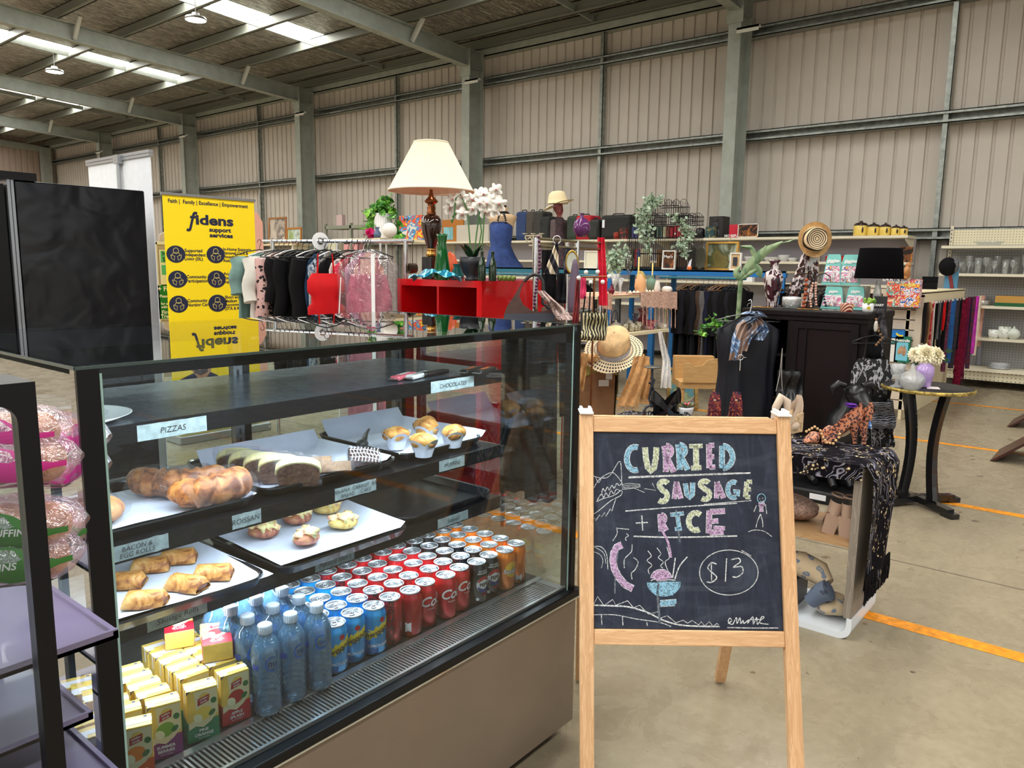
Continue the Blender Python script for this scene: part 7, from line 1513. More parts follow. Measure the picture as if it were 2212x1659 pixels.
def wbox(name,label,cat,px0,py0,px1,py1,z,x,dep,mat,lines=(),tm=None,grp=None,base_py=None):
	a,b2=P(px0,py1,x=x),P(px1,py1,x=x);h=P(px0,py0,x=x).z-P(px0,py1,x=x).z;w_=abs(a.y-b2.y);th=thing(name,label,cat,(x,a.y,z),-pi/2,grp);mb=MB();mb.box((0,0,0),(w_,dep,h),0,bev=.004)
	o_=mb.build('body',mat,th)
	if lines:
		mb=MB()
		for(tx,u,v_,s_,*r_)in lines:mb.text(tx,(w_*u,-.002,h*v_),XV,ZV,s_,0,bold=.03,valign='M')
		mb.build('lettering',tm or white,th)
	return th,w_,h
sp_,w_,h_=wbox('loudspeaker','black floor loudspeaker standing on the white wall shelf by the column','loudspeaker',1530,462,1560,509,zA,11.2,.25,M('black_ash',(34,30,32),.5))
for v_,r_ in((.84,.026),(.6,.045),(.22,.075)):mb=MB();mb.lathe([(r_,.0),(r_*.95,-.01),(r_*.5,.005),(0,.0)],c=(w_/2,-.003,h_*v_),seg=22,ax=Matrix.Rotation(-pi/2,3,'X'));mb.build('driver_cone',M('speaker_cone',(52,52,56),.3),sp_)
wbox('green_tin','tall dark teal box with gold pattern beside the loudspeaker','box',1523,484,1542,509,zA,11.05+.06,.1,prints('teal_gold',[(30,60,66),(40,76,80),(170,140,70),(34,64,70)],22))
wit('black_tin','round black tin beside the teal box','tin',1512,512,20,22,[(0,0),(.9,0),(1,.2),(1,.8),(.8,.95),(0,1)],M('black_lacquer',(24,22,24),.2),zA,11.15)
wbox('refund_sign','red and white no-refund sign on the wall shelf','sign',1574,486,1595,514,zA,11.08,.02,M('sign_red',(196,24,50),.5),(('NO REFUND',.5,.14,.05),))
th,w_,h_=wbox('timber_sign','small framed shop sign beside the red refund sign','sign',1594,484,1636,513,zA,11.06,.02,prints('sign_timber2',[(40,28,24),(120,70,36),(190,120,50),(60,40,30)],10));mb=MB();mb.box((-.008,-.004,-.0),(w_+.008,-.001,.012));mb.box((-.008,-.004,h_-.012),(w_+.008,-.001,h_));mb.box((-.008,-.004,0),(.004,-.001,h_));mb.box((w_-.004,-.004,0),(w_+.008,-.001,h_));mb.build('border',wf,th)
th,w_,h_=wbox('timber_sign','small dark framed sign behind the black lamp shade','sign',1941,530,1970,563,zBs,11.2,.02,prints('sign_timber2'))
def suitcase(label,px0,px1,py0,py1,c,dx=0,tag_=False,seed=0):
	x=11.15+dx;a,b2=P(px0,py1,x=x),P(px1,py1,x=x);h=P((px0+px1)/2,py0,x=x).z-zA;w_=abs(a.y-b2.y);th=thing('suitcase',label,'suitcase',(x,a.y,zA),-pi/2,'suitcases on the wall shelf');mt=M('luggage_%d_%d_%d'%c,c,.7,var=.1,bmp=.2,bscale=100)
	mb=MB();mb.box((0,0,0),(w_,.34,h*.93),0,bev=min(.05,w_*.2));mb.build('shell',mt,th);mb=MB();mb.tube([(w_*.3,.1,h*.92),(w_*.34,.1,h*.98),(w_*.66,.1,h*.98),(w_*.7,.1,h*.92)],.010,6);mb.build('handle',blackm,th)
	mb=MB();mb.box((w_*.12,-.008,h*.12),(w_*.88,.0,h*.6),bev=.003);mb.build('front_pocket',mt,th)
	if tag_:mb=MB();mb.box((w_*.08,-.02,h*.45),(w_*.16,-.012,h*.75));mb.build('luggage_tag',M('white_tag'),th)
for a in[('blue upright suitcase, leftmost on the wall shelf',1112,1138,452,526,(38,60,104)),('brown-grey suitcase next to the blue one',1134,1152,452,526,(70,64,58)),('dark olive suitcase, third from the left',1150,1170,451,526,(52,52,48)),('black suitcase with front pocket, fourth from the left',1164,1186,463,524,(36,36,36)),('mauve-grey suitcase behind the lace stand',1186,1206,470,524,(90,76,78)),('green suitcase with tan edging',1222,1246,462,524,(44,56,46)),('red carry-on suitcase, upper part showing',1240,1276,461,524,(176,20,40)),('dark carry-on right of the red one',1266,1292,470,522,(44,44,42))]:suitcase(*a)
suitcase('large black wheeled case with a white tag, rightmost on the shelf',1296,1360,460,522,(30,30,30),0,True)
wit('spice_tin','small red patterned tin beside the black case','tin',1331,522,12,15,[(0,0),(1,0),(1,.9),(.5,1),(0,1)],prints('red_tin',[(120,30,26),(170,60,40),(60,24,20),(190,120,70)],30),zA,11.1)
wbox('dark_gift_box','small dark box with red pattern beside the spice tin','box',1337,496,1352,521,zA,11.1,.1,prints('dark_red_box',[(40,34,32),(60,40,36),(180,60,40),(30,26,26)],26))
for k in range(14):
	px=1366+7.6*k;q_=P(px,520,x=11.2);c_=random.choice([(70,90,80),(150,150,140),(60,60,110),(170,30,50),(190,180,150),(40,40,44),(120,60,50)]);th=thing('book','book standing on the wall shelf behind the cage, %s from the left'%ORD[k],'book',(11.2,q_.y,zA),0,'books on the wall shelf behind the cage');mb=MB();mb.box((0,-.022,0),(.2,.022,.17+.05*random.random()));mb.build('cover',M('book_%d_%d_%d'%c_,c_,.5),th)
for k,(px,w_,h_)in enumerate(((1668,40,9),(1693,26,14),(1712,22,8),(1622,30,10))):wit('oven_dish','white ceramic oven dish on the second wall shelf, %s'%['wide one','deep one in the middle','small one by the leopard scarf','left one behind the leaves'][k],'dish',px,560,w_,h_,[(0,0),(.7,0),(.95,.9),(1,1),(.9,.9),(.65,.15)],M('white_china'),zBs,11.3,'white oven dishes')
redc=M('red_enamel',(200,24,34),.15,coat=.6)
for k,(px,w_)in enumerate(((1792,18),(1808,20),(1828,22),(1846,22))):wit('red_mug','glossy red mug on the second wall shelf, %s from the left'%ORD[k],'mug',px,560,w_,12,[(0,0),(.7,0),(1,.5),(.95,1),(.85,1),(.7,.2)],redc,zBs,11.3,'red mugs on the wall shelf')
wbox('box_storage','small white radio on the wall shelf left of the leaves','radio',1606,556,1626,580,zC,11.1,.1,M('white_plastic'))
fs=thing('metal_shelving','grey slotted-angle shelf unit with boxes behind the clothes rack','shelving',(P(702,500,x=11.2).x,P(702,500,x=11.2).y,0));b0=Vector(fs.location);y1_=P(795,500,x=11.2).y
sg=M('grey_green_steel',(136,140,124),.5,.2);zf=P(740,487,x=11.2).z
mb=MB()
L_y=y1_-b0.y
for y in(0,L_y,L_y*.6):
	mb=MB();mb.box((0,y-.03,0),(.05,y+.03,zf+.05));mb.build('upright',sg,fs)
for z in(zf,zf-.62,zf-1.2):mb=MB();mb.box((0,L_y,z-.07),(.5,0,z));mb.build('shelf_board',sg,fs)
zq=zf-.619
def fbox(label,name,px0,py0,px1,py1,c,z,dep=.3,dx=.05,lines=(),cat='box'):
	x=b0.x+dx;a,b2=P(px0,py1,x=x),P(px1,py1,x=x);h=P(px0,py0,x=x).z-P(px0,py1,x=x).z;th=thing(name,label,cat,(x,a.y,z),-pi/2);mb=MB();mb.box((0,0,0),(abs(a.y-b2.y),dep,h),0,bev=.004);mb.build('body',M('c_%d_%d_%d'%c,c,.6)if isinstance(c,tuple)else c,th);return th
fbox('cream sewing machine case on the slotted shelving','sewing_machine',706,494,728,517,(206,202,176),zq,.2);fbox('pink and white appliance box on the slotted shelving','appliance_box',742,500,771,520,(214,150,150),zq,.2,.03)
fbox('clear boxed item standing on top of the slotted shelving','boxed_item',727,462,739,486,(196,170,170),zf+.001,.1,.1);
def fpic(label,px0,py0,px1,py1,x,fm,im):
	a,b2,tp=P(px0,py1,x=x),P(px1,py1,x=x),P(px0,py0,x=x);th=thing('framed_picture',label,'picture',(x,a.y,a.z));picture(th,Vector((0,-1,0)),Vector((.05,0,1)).normalized(),abs(a.y-b2.y),tp.z-a.z,fm,im,.05);return th
bkt=thing('display_counter','cream counter far behind the clothes rack carrying two framed prints','counter',(10.9,15.6,0));ztc=zA;mb=MB();mb.box((0,0,ztc-.04),(.55,3.6,ztc-.001));mb.build('top',creamp,bkt)
for y in(.05,3.5):mb=MB();mb.box((.05,y,0),(.5,y+.05,ztc-.04));mb.build('leg',creamp,bkt)
def cpic(label,px0,py0,px1,x,fm,im):
	a,b2,tp=P(px0,520,x=x),P(px1,520,x=x),P(px0,py0,x=x);th=thing('framed_picture',label,'picture',(x,a.y,ztc));picture(th,Vector((0,-1,0)),Vector((.05,0,1)).normalized(),abs(a.y-b2.y),tp.z-ztc,fm,im,.04)
cpic('framed print of a lone tree behind the clothes rack',580,470,618,11.0,wdf,prints('tree_print',[(150,140,140),(200,186,170),(110,100,96),(214,200,184)],2.5,.6,1,interp='LINEAR'))
cpic('small framed meadow print right of the tree print',619,492,651,11.0,M('orange_wood_frame',(176,110,40),.4),prints('meadow_print',[(90,110,60),(150,170,110),(200,214,214),(120,130,80)],3,.6,1,interp='LINEAR'))
wbox('jigsaw_box','first toy box with a smiling child, behind the table lamp','toy box',863,466,912,523,ztc,11.1,.1,prints('toy_box',[(226,222,214),(60,150,200),(226,80,60),(240,200,60),(90,180,90)],7),(('first',.3,.86,.09),),M('dark_print'))
th=wbox('landscape_print','orange-framed beach painting behind the carafe','picture',955,476,1001,523,ztc,11.12,.03,M('orange_wood_frame'))[0];
mb=MB();mb.box((.04,-.004,.04),(.30,-.001,.28));mb.build('picture',prints('beach',[(200,196,150),(110,170,180),(150,200,206),(190,190,130)],2,.6,1,interp='LINEAR'),th)
wbox('storage_tub','translucent plastic storage tub behind the orchid stems','storage tub',986,489,1055,524,ztc,11.1,.3,M('milky_plastic',(196,190,178),.35))
iv=on(828,520,d=8.6,z=0);ivz=FP(828,517,8.6).z
th=thing('shelf_riser','narrow glass display shelf carrying the ribbed vase and ivy','shelf',(iv.x,iv.y,0));mb=MB();mb.box((-.35,-.35,ivz-.03),(.45,.45,ivz-.001));mb.build('top',creamp,th)
for sx_,sy_ in((-.33,-.33),(.4,-.33),(-.33,.4),(.4,.4)):mb=MB();mb.tube([(sx_,sy_,0),(sx_,sy_,ivz-.03)],.015,8);mb.build('leg',chrome,th)
q_=Vector((iv.x,iv.y,ivz));k=mpp(q_);th=thing('ribbed_vase','white ribbed ceramic vase overflowing with green ivy','vase',q_);mb=MB();vs=[]
mb.grid(lambda u,v:((19*k*(.75+.25*sin(pi*(.15+.7*v)))+.004*cos(u*2*pi*24))*cos(u*2*pi),(19*k*(.75+.25*sin(pi*(.15+.7*v)))+.004*cos(u*2*pi*24))*sin(u*2*pi),55*k*v),96,10,closed=True);mb.build('vase',M('white_china'),th)
vine('green artificial ivy spilling over the ribbed white vase','green_ivy',[[(828,462),(832,440),(826,428)],[(835,460),(850,450),(856,470),(858,500),(852,515)],[(815,462),(800,465),(795,485),(800,505)],[(830,455),(845,440)],[(820,458),(808,448)],[(848,500),(862,508)]],8.55,ivy_d,26,.105,'ivy',.03)
q2=on(842,518,d=8.1,z=ivz);lathe_item('globe_ornament','white diamond-textured globe in front of the ribbed vase','ornament',q2,30*k,30*k,[(sin(pi*i/12),.5-.5*cos(pi*i/12))for i in range(13)],M('white_globe',(232,228,222),.4,bmp=1,bscale=60))
q2=on(815,518,d=8.2,z=ivz);lathe_item('blue_bottle','small smoky blue glass bottle beside the globe','bottle',q2,17*k,22*k,[(0,0),(.8,0),(1,.4),(.4,.75),(.6,1)],M('smoky_blue',(80,100,130),.15,coat=.4))
vine('bright pink flower at the left of the ivy','pink_flower',[[(800,510),(797,500)]],8.2,M('fuchsia_petal',(206,20,110),.6),22,.07,'flower',.02,'petals')
# ============================================================ DARK CABINET
cx0,cx1,cy0,cy1,cz1=5.35,5.98,1.375,2.20,1.19
dkw=wood('dark_stained_wood',(26,17,18),(14,9,10),5,2,.55);dkw.node_tree.nodes['Principled BSDF'].inputs['Specular IOR Level'].default_value=.2
cab=thing('dark_cabinet','dark stained wooden cabinet on its side, with jewellery displayed on top','cabinet',(cx0,cy0,0))
def cbm():mb=MB();mb.X=Matrix.Translation(Vector((-cx0,-cy0,0)));return mb
mb=cbm();mb.box((cx0-.02,cy0-.01,cz1-.045),(cx1,cy1+.03,cz1),bev=.01);mb.box((cx0-.01,cy0,cz1-.07),(cx1,cy1+.02,cz1-.045));mb.build('top',dkw,cab)
mb=cbm();mb.box((cx0,cy0,.0),(cx1,cy0+.05,cz1-.07));mb.box((cx0,cy1-.04,0),(cx1,cy1,cz1-.07));mb.box((cx0,cy0,.0),(cx1,cy1,.10));mb.box((cx1-.02,cy0,.0),(cx1,cy1,cz1-.07));mb.build('carcass',dkw,cab)
yd=P(1709,740,x=cx0).y
mb=cbm();mb.box((cx0-.012,cy0+.05,.10),(cx0+.012,yd-.0,cz1-.075));mb.build('door',M('dark_door_panel',(24,14,16),.6,spec=.2,var=.08,vscale=4),cab)
dr_=cab.children[-1];mb=cbm()
for(a,c,d1,e1)in((cy0+.05,yd,cz1-.12,cz1-.075),(cy0+.05,yd,.10,.16),(cy0+.05,cy0+.1,.16,cz1-.12),(yd-.05,yd,.16,cz1-.12),(yd-.11,yd-.1,.16,cz1-.12)):mb.box((cx0-.024,a,d1),(cx0-.012,c,e1))
mb.build('door_rail',dkw,dr_)
mb=cbm();mb.box((cx0,yd,.1),(cx0+.3,yd+.03,cz1-.07));mb.build('upright_divider',dkw,cab)
for z in(.55,.86):mb=cbm();mb.box((cx0+.03,yd+.03,z),(cx1-.02,cy1-.04,z+.02));mb.build('shelf_board',dkw,cab)
mb=cbm();q_=P(1856,687,x=cx0-.01);mb.lathe([(0,0),(1,0),(1,.002),(0,.002)],c=(cx0-.011,q_.y,q_.z),seg=18,ax=Matrix.Rotation(-pi/2,3,'Y')@Matrix.Diagonal((.008,.016,1)));mb.build('yellow_sticker',M('yellow_sticker',(226,200,40),.6),cab)
Cz=cz1+.0008
def cit(name,label,cat,px,wpx,hpx,prof_,mat,x=5.5,grp=None,**kw):
	q_=P(px,662,x=x);q_.z=Cz;k=mpp(q_);return lathe_item(name,label,cat,q_,wpx*k,hpx*k,prof_,mat,grp,**kw)
cit('patterned_vase','tall burgundy and white mottled glass vase with flared neck','vase',1667,40,100,[(0,0),(.62,0),(.5,.04),(.55,.08),(.95,.48),(1,.62),(.85,.74),(.45,.80),(.42,.93),(.68,1),(.55,1)],prints('burgundy_mottle',[(36,20,26),(70,34,46),(206,196,196),(60,30,40),(190,180,184)],16,.12,1.2,(1,1,.45)),5.62)
cit('crystal_bowl','pressed glass bowl on the left of the cabinet top','bowl',1709,40,26,[(0,0),(.6,0),(.9,.3),(1,.8),(.92,1),(.85,.8),(.7,.2)],film_mat('pressed_glass',(214,224,222),.55,55,1.0,.12),5.45)
lsp=spots('leopard_chiffon',(196,182,184),(40,24,24),(110,62,46),30,.52,.7,True)
strip('leopard_scarf','leopard print scarf draped over a tall form under the fedora, left fold','scarf',[(1742,548),(1728,590),(1714,630),(1702,664)],5.75,16,34,lsp,.012,thick=.03,seed=3,grp='leopard scarf')
strip('leopard_scarf','leopard print scarf draped over a tall form under the fedora, right fold','scarf',[(1757,555),(1757,590),(1752,625),(1745,662)],5.8,22,26,lsp,.012,thick=.03,seed=6,grp='leopard scarf')
fo=on(1745,660,d=5.85,z=Cz);th=thing('hat_form','white polystyrene hat form holding the striped fedora','hat form',fo);mb=MB();zt3=FP(1752,520,5.85).z-Cz;mb.lathe([(.05,0),(.03,.03),(.02,.1),(.02,zt3*.6),(.05,zt3*.75),(.07,zt3*.9),(.05,zt3),(0,zt3)],seg=18);mb.build('form',M('white_plastic'),th)
fh=FP(1759,518,5.72);th=thing('striped_fedora','tan fedora with black and cream spiral striped crown','hat',fh);k=mpp(fh);th.rotation_mode='QUATERNION'
vdir=(CAM-fh).normalized();axd=(vdir+right*.28+ZV*.12).normalized();th.rotation_quaternion=axd.to_track_quat('Z','Y')
mb=MB();mb.grid(lambda u,v:((24+11.5*v)*k*cos(u*2*pi),(27+11*v)*k*sin(u*2*pi),-.0+.012*v*v*sin(u*4*pi)+.014*v*v),44,6,closed=True);mb.build('brim',M('tan_straw',(200,158,104),.7,var=.1,vscale=40,bmp=.6,bscale=250),th)
mb=MB();mb.grid(lambda u,v:((25*(1-.22*v)*(1-max(0,(v-.75)/.25)**2.5)**.5)*k*cos(u*2*pi),(28*(1-.18*v)*(1-max(0,(v-.75)/.25)**2.5)**.5)*k*sin(u*2*pi),.085*min(1,v*1.25)**.9-(.018*max(0,(v-.8)/.2))),44,16,closed=True);mb.build('crown',stripes('spiral_stripe',(34,26,28),(226,200,160),22,'Z',.7,.42,0,rings=True),th)
beads('peach pearl necklace hanging from a black curl stand','bead_necklace',[(1756,612),(1750,640),(1752,662),(1760,664)],5.3,.008,M('peach_pearl',(226,176,156),.3),grp='necklaces on the cabinet');beads('second strand of peach pearls','bead_necklace',[(1762,612),(1762,640),(1764,664)],5.32,.008,M('peach_pearl'),grp='necklaces on the cabinet')
beads('orange amber bead necklace beside the pearls','bead_necklace',[(1742,605),(1740,635),(1736,662),(1744,666)],5.3,.013,M('amber_beads',(150,64,26),.3),grp='necklaces on the cabinet');beads('black necklace coiled at the foot of the small stand','bead_necklace',[(1782,618),(1779,640),(1784,660),(1792,665)],5.3,.009,M('black_beads'),grp='necklaces on the cabinet')
th=thing('jewellery_tree','black curled wire jewellery stand on the dark cabinet','jewellery stand',FP(1758,664,5.4));mb=MB();lf=lambda a,c:FP(a,c,5.4)-Vector(th.location)
for s_ in([(1758,664),(1758,610),(1750,592),(1735,590),(1722,596)],[(1758,612),(1768,594),(1782,590),(1794,598),(1793,606),(1787,604)],[(1758,608),(1764,588),(1752,585),(1758,600)]):mb.tube([lf(*q_)for q_ in s_],.0035,6)
mb.build('curled_wire',cg_m,th)
for k,(px,nm)in enumerate(((1648,'flat gold chain laid along the left front of the cabinet top'),(1690,'dark flat chain laid beside the gold one'),(1745,'gold bangle chain at the foot of the pearls'),(1800,'pale crystal bracelet at the right of the cabinet top'))):
	q_=P(px,668,x=5.42);q_.z=Cz;th=thing('flat_chain',nm,'chain',q_,pi/2+.1,'flat chains on the cabinet edge');mb=MB();
	for i in range(18):mb.ball((-.07+.008*i,.006*sin(i*.9),.005),(.005,.004,.004),6,4)
	mb.build('links',M(['gold_metal','dark_steel','gold_metal','silver_links'][k],(190,190,186),.3,.8),th)
br_=cit('woven_bracelet','red and cream woven cuff bracelet on the cabinet','bracelet',1829,26,18,[(.95,0),(1,.1),(1,.9),(.95,1),(.9,.5),(.95,0)],stripes('red_weave',(120,30,30),(216,180,150),26,'DIAGONAL',.6,.5),5.42)
q_=P(1875,662,x=5.45);q_.z=Cz;k=mpp(q_);th=thing('succulent_pot','small white pot of bright green succulents with a yellow sticker','potted plant',q_);mb=MB();mb.lathe([(0,0),(10*k,0),(11.5*k,.3*20*k),(11.5*k,20*k),(10*k,20*k),(0,16*k)],seg=24);mb.build('pot',M('white_china'),th)
mb=MB()
for i in range(34):a=random.random()*6.28;r_=random.random()**.6*.045;mb.ball((r_*cos(a),r_*sin(a),21*k+.02*random.random()),(.009,.009,.014),7,5)
mb.build('succulent',prints('succulent_green',[(80,120,40),(130,170,60),(150,186,80),(90,130,50)],40),th);mb=MB();mb.lathe([(0,0),(.011,0)],c=(-.048,-.018,.03),seg=14,ax=Matrix.Rotation(-pi/2-.3,3,'Y'));mb.build('sticker',M('yellow_sticker'),th)
def toycard(label,px0,py0,px1,py1,x,lean=.12,title=True,base=Cz,lines=None):
	a,b2=P(px0,py1,x=x),P(px1,py1,x=x);h=P(px0,py0,x=x).z-P(px0,py1,x=x).z;w_=abs(a.y-b2.y);th=thing('toy_pack',label,'toy pack',(x,a.y,base),-pi/2,'teal blister toy packs');th.rotation_euler=(-lean,0,-pi/2);mb=MB();out=[(0,0),(w_,0),(w_*.86,h*.9),(w_*.8,h),(w_*.2,h),(w_*.14,h*.9)]
	mb.prism(out,(0,.012,0),XV,ZV,.012);mb.build('card',M('teal_card',(120,196,190),.5),th);mb=MB();mb.prism([(w_*.05,.02),(w_*.95,.02),(w_*.84,h*.62),(w_*.16,h*.62)],(0,0,0),XV,ZV,.004);mb.build('printed_panel',prints('toy_print',[(226,226,226),(214,120,160),(240,240,240),(120,90,150),(240,180,60),(110,190,200)],22,.4),th)
	mb=MB();mb.text('giggies',(w_/2,-.0045,h*.74),XV,ZV,h*.15,0,bold=.04);mb.build('lettering',white,th)
	mb=MB();mb.ball((w_*.3,-.006,h*.2),(w_*.1,.014,h*.1),10,7);mb.ball((w_*.62,-.006,h*.28),(w_*.09,.014,h*.16),10,7);mb.build('blister',film_mat('blister',amount=.3,scale=20),th)
toycard('teal toy pack on the cabinet, upper left of the stack',1774,556,1815,622,5.75,base=Cz+.17);toycard('teal toy pack on the cabinet, upper right of the stack',1808,556,1856,622,5.76,base=Cz+.17)
toycard('teal toy pack at the bottom left of the stack',1772,616,1822,664,5.72);toycard('teal toy pack at the bottom right of the stack',1822,614,1868,664,5.74)
th=thing('toy_riser','clear shelf riser behind the toy packs','riser',(5.80,P(1775,660,x=5.80).y,Cz),-pi/2);mb=MB();mb.box((.02,0,0),(.30,.1,.165));mb.build('riser',M('milky_plastic'),th)
q_=P(1893,660,x=5.8);q_.z=Cz;k=mpp(q_);Hs=lambda py:(663-py)*k
bl=thing('crystal_lamp','table lamp with black velvet drum shade and faceted crystal base','table lamp',q_);mb=MB();mb.lathe([(.05,0),(.05,.008),(.015,.02),(.028,Hs(640)),(.03,Hs(628)),(.014,Hs(602)),(.010,Hs(598))],seg=8,smooth=False);mb.build('crystal_base',film_mat('pressed_glass'),bl)
mb=MB();mb.lathe([(49*k,Hs(595)),(42*k,Hs(531)),(41*k,Hs(531)),(48*k,Hs(595))],seg=40);mb.build('lamp_shade',M('black_velvet',(8,7,9),1.0,spec=.05,bmp=.1,bscale=30),bl)
sx0,sy0,sy1=8.3,1.66,2.35
sl_=thing('slatwall_stand','cream slatwall gondola hung with belts, ties and scarves','slatwall',(sx0,sy0-.05,0))
def slm():mb=MB();mb.X=Matrix.Translation(Vector((-sx0,-(sy0-.05),0)));return mb
slc=M('slat_cream',(212,198,180),.5)
z=.10
k_=0
mb=slm()
while z<1.22:mb.box((sx0,sy0+.05,z),(sx0+.02,sy1,z+.088));z+=.10
mb.box((sx0+.012,sy0+.05,.1),(sx0+.03,sy1,1.22),1);mb.build('slat_panel',[slc,M('slat_groove',(120,110,104),.6)],sl_)
mb=slm();mb.box((sx0-.01,sy0-.01,.0),(sx0+.04,sy0+.05,1.24));mb.box((sx0-.01,sy0-.01,1.22),(sx0+.03,sy1,1.25));mb.build('frame',slc,sl_)
mb=slm();mb.box((sx0,sy0+.1,.0),(10.5,sy0+.13,1.25));mb.box((sx0+.0,sy0+.0,1.15),(10.5,sy0+.02,1.26));mb.box((sx0,sy0,1.25),(10.55,sy0+.3,1.27));mb.build('side_panel',creamp,sl_)
mb=slm();mb.tube([(sx0+.1,sy0-.05,1.16),(10.4,sy0-.05,1.16)],.012,8);
for x in(sx0+.12,9.3,10.38):mb.tube([(x,sy0+.0,1.16),(x,sy0-.05,1.16)],.008,6)
mb.build('hanging_rail',M('white_metal'),sl_)
mb=slm();mb.box((sx0-.16,sy0+.14,.0),(sx0-.001,sy1,.0001));
wz=P(1950,664,x=sx0-.1).z;mb=slm();
for i in range(8):mb.tube([(sx0-.22+.03*i,sy0+.02,wz),(sx0-.22+.03*i,sy1+.02,wz)],.004,5)
for i in range(5):mb.tube([(sx0-.22,sy0+.02+.17*i,wz),(sx0-.0,sy0+.02+.17*i,wz)],.004,5)
mb.build('wire_shelf',cg_m,sl_)
def gbox(label,px0,py0,px1,py1,x,c,lines=(),tm=None,name='board_game',cat='board game',z=None,dep=.05):
	a,b2=P(px0,py1,x=x),P(px1,py1,x=x);h=P(px0,py0,x=x).z-P(px0,py1,x=x).z;w_=abs(a.y-b2.y);th=thing(name,label,cat,(x,a.y,z if z is not None else wz+.005),-pi/2,None);mb=MB();mb.box((0,0,0),(w_,dep,h));mb.build('box',c,th)
	if lines:
		mb=MB()
		for tx,u,v_,s_ in lines:mb.text(tx,(w_*u,-.002,h*v_),XV,ZV,s_*h,0,bold=.04,valign='M')
		mb.build('lettering',tm or white,th)
	return th
gbox('colourful rumble board game, rightmost on the wire shelf',1941,605,1984,662,sx0-.16,prints('game_a',[(30,90,170),(230,230,230),(210,40,60),(240,200,60),(60,160,80)],28),(('rumble',.4,.86,.17),),M('title_yellow',(240,210,60),.4))
gbox('maui shapes board game with kites beside the rumble game',1912,610,1942,664,sx0-.17,prints('game_b',[(232,206,170),(220,70,50),(90,160,150),(240,236,226),(90,130,180)],22),(('MAUI',.5,.42,.16),),M('title_red',(190,40,50),.4))
gbox('dark boxed game with small windows, standing behind the maui game',1906,596,1942,620,sx0-.08,prints('game_c',[(40,44,70),(220,216,210),(60,60,90),(200,60,60)],28),(),None,'board_game','board game',wz+.25)
gbox('white and red puzzle box behind the rumble game',1960,600,1986,660,sx0-.09,prints('game_d',[(226,224,220),(206,60,70),(240,240,236),(70,70,90)],32))
gbox('black diary box in front of the crystal lamp',1886,632,1914,666,5.55,M('black_card',(34,34,38),.5),(('DIARY',.45,.45,.2),),None,'black_box','box',Cz,.02)
gbox('wooden shop sign picture left of the crystal lamp',1866,596,1904,630,5.92,prints('sign_timber2'),(),None,'timber_sign','sign',Cz)
q_=P(1958,600,x=sx0-.14);q_.z=P(1962,605,x=sx0-.16).z+.0;th=thing('wood_carving','small carved wooden animal on top of the board games','carving',q_);mb=MB();mb.ball((0,0,.07),(.05,.035,.06),14,9,0,.3,20);mb.ball((.03,0,.14),(.032,.026,.03),12,8);mb.ball((-.01,.01,.02),(.07,.03,.02),10,6);mb.build('carving',wood('carved_pine',(190,136,84),(160,106,62),5,2),th)
def sbox(label,px0,py0,px1,py1,c,lines,tm):gbox(label,px0,py0,px1,py1,sx0-.06,c,lines,tm,'puzzle_box','puzzle',P(px0,py1,x=sx0-.06).z,.05)
sbox('blue and yellow puzzle box on the slatwall',1917,712,1952,730,prints('puz1',[(20,110,190),(30,120,200),(240,210,50),(24,100,180)],5),(),None)
sbox('white 500-piece puzzle box on the slatwall',1914,728,1938,780,M('puz_white',(226,226,224),.5),(('500',.5,.82,.2),),M('title_teal',(30,120,110),.4))
sbox('green Australia map puzzle box on the slatwall',1930,726,1962,782,M('puz_green',(20,110,84),.5),(('Australia',.5,.86,.14),),white)
q_=P(1930,760,x=sx0-.066);mb=MB();th=[o_ for o_ in bpy.data.objects if o_.get('label','').startswith('green Australia')][0]
w9=abs(P(1930,782,x=sx0-.06).y-P(1962,782,x=sx0-.06).y);h9=P(1930,726,x=sx0-.06).z-P(1930,782,x=sx0-.06).z
mb.add([(w9*.1,-.001,h9*.08),(w9*.9,-.001,h9*.08),(w9*.9,-.001,h9*.78),(w9*.1,-.001,h9*.78)],[(0,1,2,3)],0);mb.add([(w9*a,-.002,h9*c)for a,c in((.2,.35),(.3,.3),(.5,.36),(.62,.25),(.75,.28),(.82,.45),(.72,.6),(.66,.7),(.6,.58),(.5,.66),(.38,.62),(.22,.5))],[tuple(range(12))],1);mb.build('map_print',[M('map_sea',(120,196,220),.5),M('map_land',(176,140,110),.5,var=.2)],th)
ry_=sy0-.05
hang=[(2000,'black','black belt',5,95),(2006,'brown','brown leather belt',3,110),(2010,'tan','tan plaited belt',3,130),(2015,'redfl','red leather belt',3,118),(2019,'white','white studded belt',3,122),(2024,'black','black belt with steel studs',5,115),(2029,'grey','grey bow tie strip',6,90),(2034,'charcoal','charcoal tie',7,135),(2040,'red','burgundy bow tie',7,70),(2044,'black','black silk tie',7,125),(2050,'dots','maroon polka dot scarf',8,170),(2059,'bluev','blue velvet scarf',11,150),(2068,'darkp','dark patterned tie',10,165),(2074,'black','black spotted tie',7,120),(2083,'wine','wine red chenille scarf',15,205),(2092,'plum','plum fringed scarf',9,180),(2096,'navy','navy thin scarf',6,140),(2103,'winepr','patterned burgundy scarf',7,170),(2109,'magenta','bright magenta satin scarf',9,135),(2116,'cream','cream silk scarf',6,140),(2123,'blush','blush pink checked scarf',8,120),(2127,'greyl','pale grey scarf',6,165),(2134,'rosew','dusty pink velvet scarf',10,60),(2138,'greyl','long grey fringed scarf',8,190),(2148,'boa','black and white feather boa',15,205)]
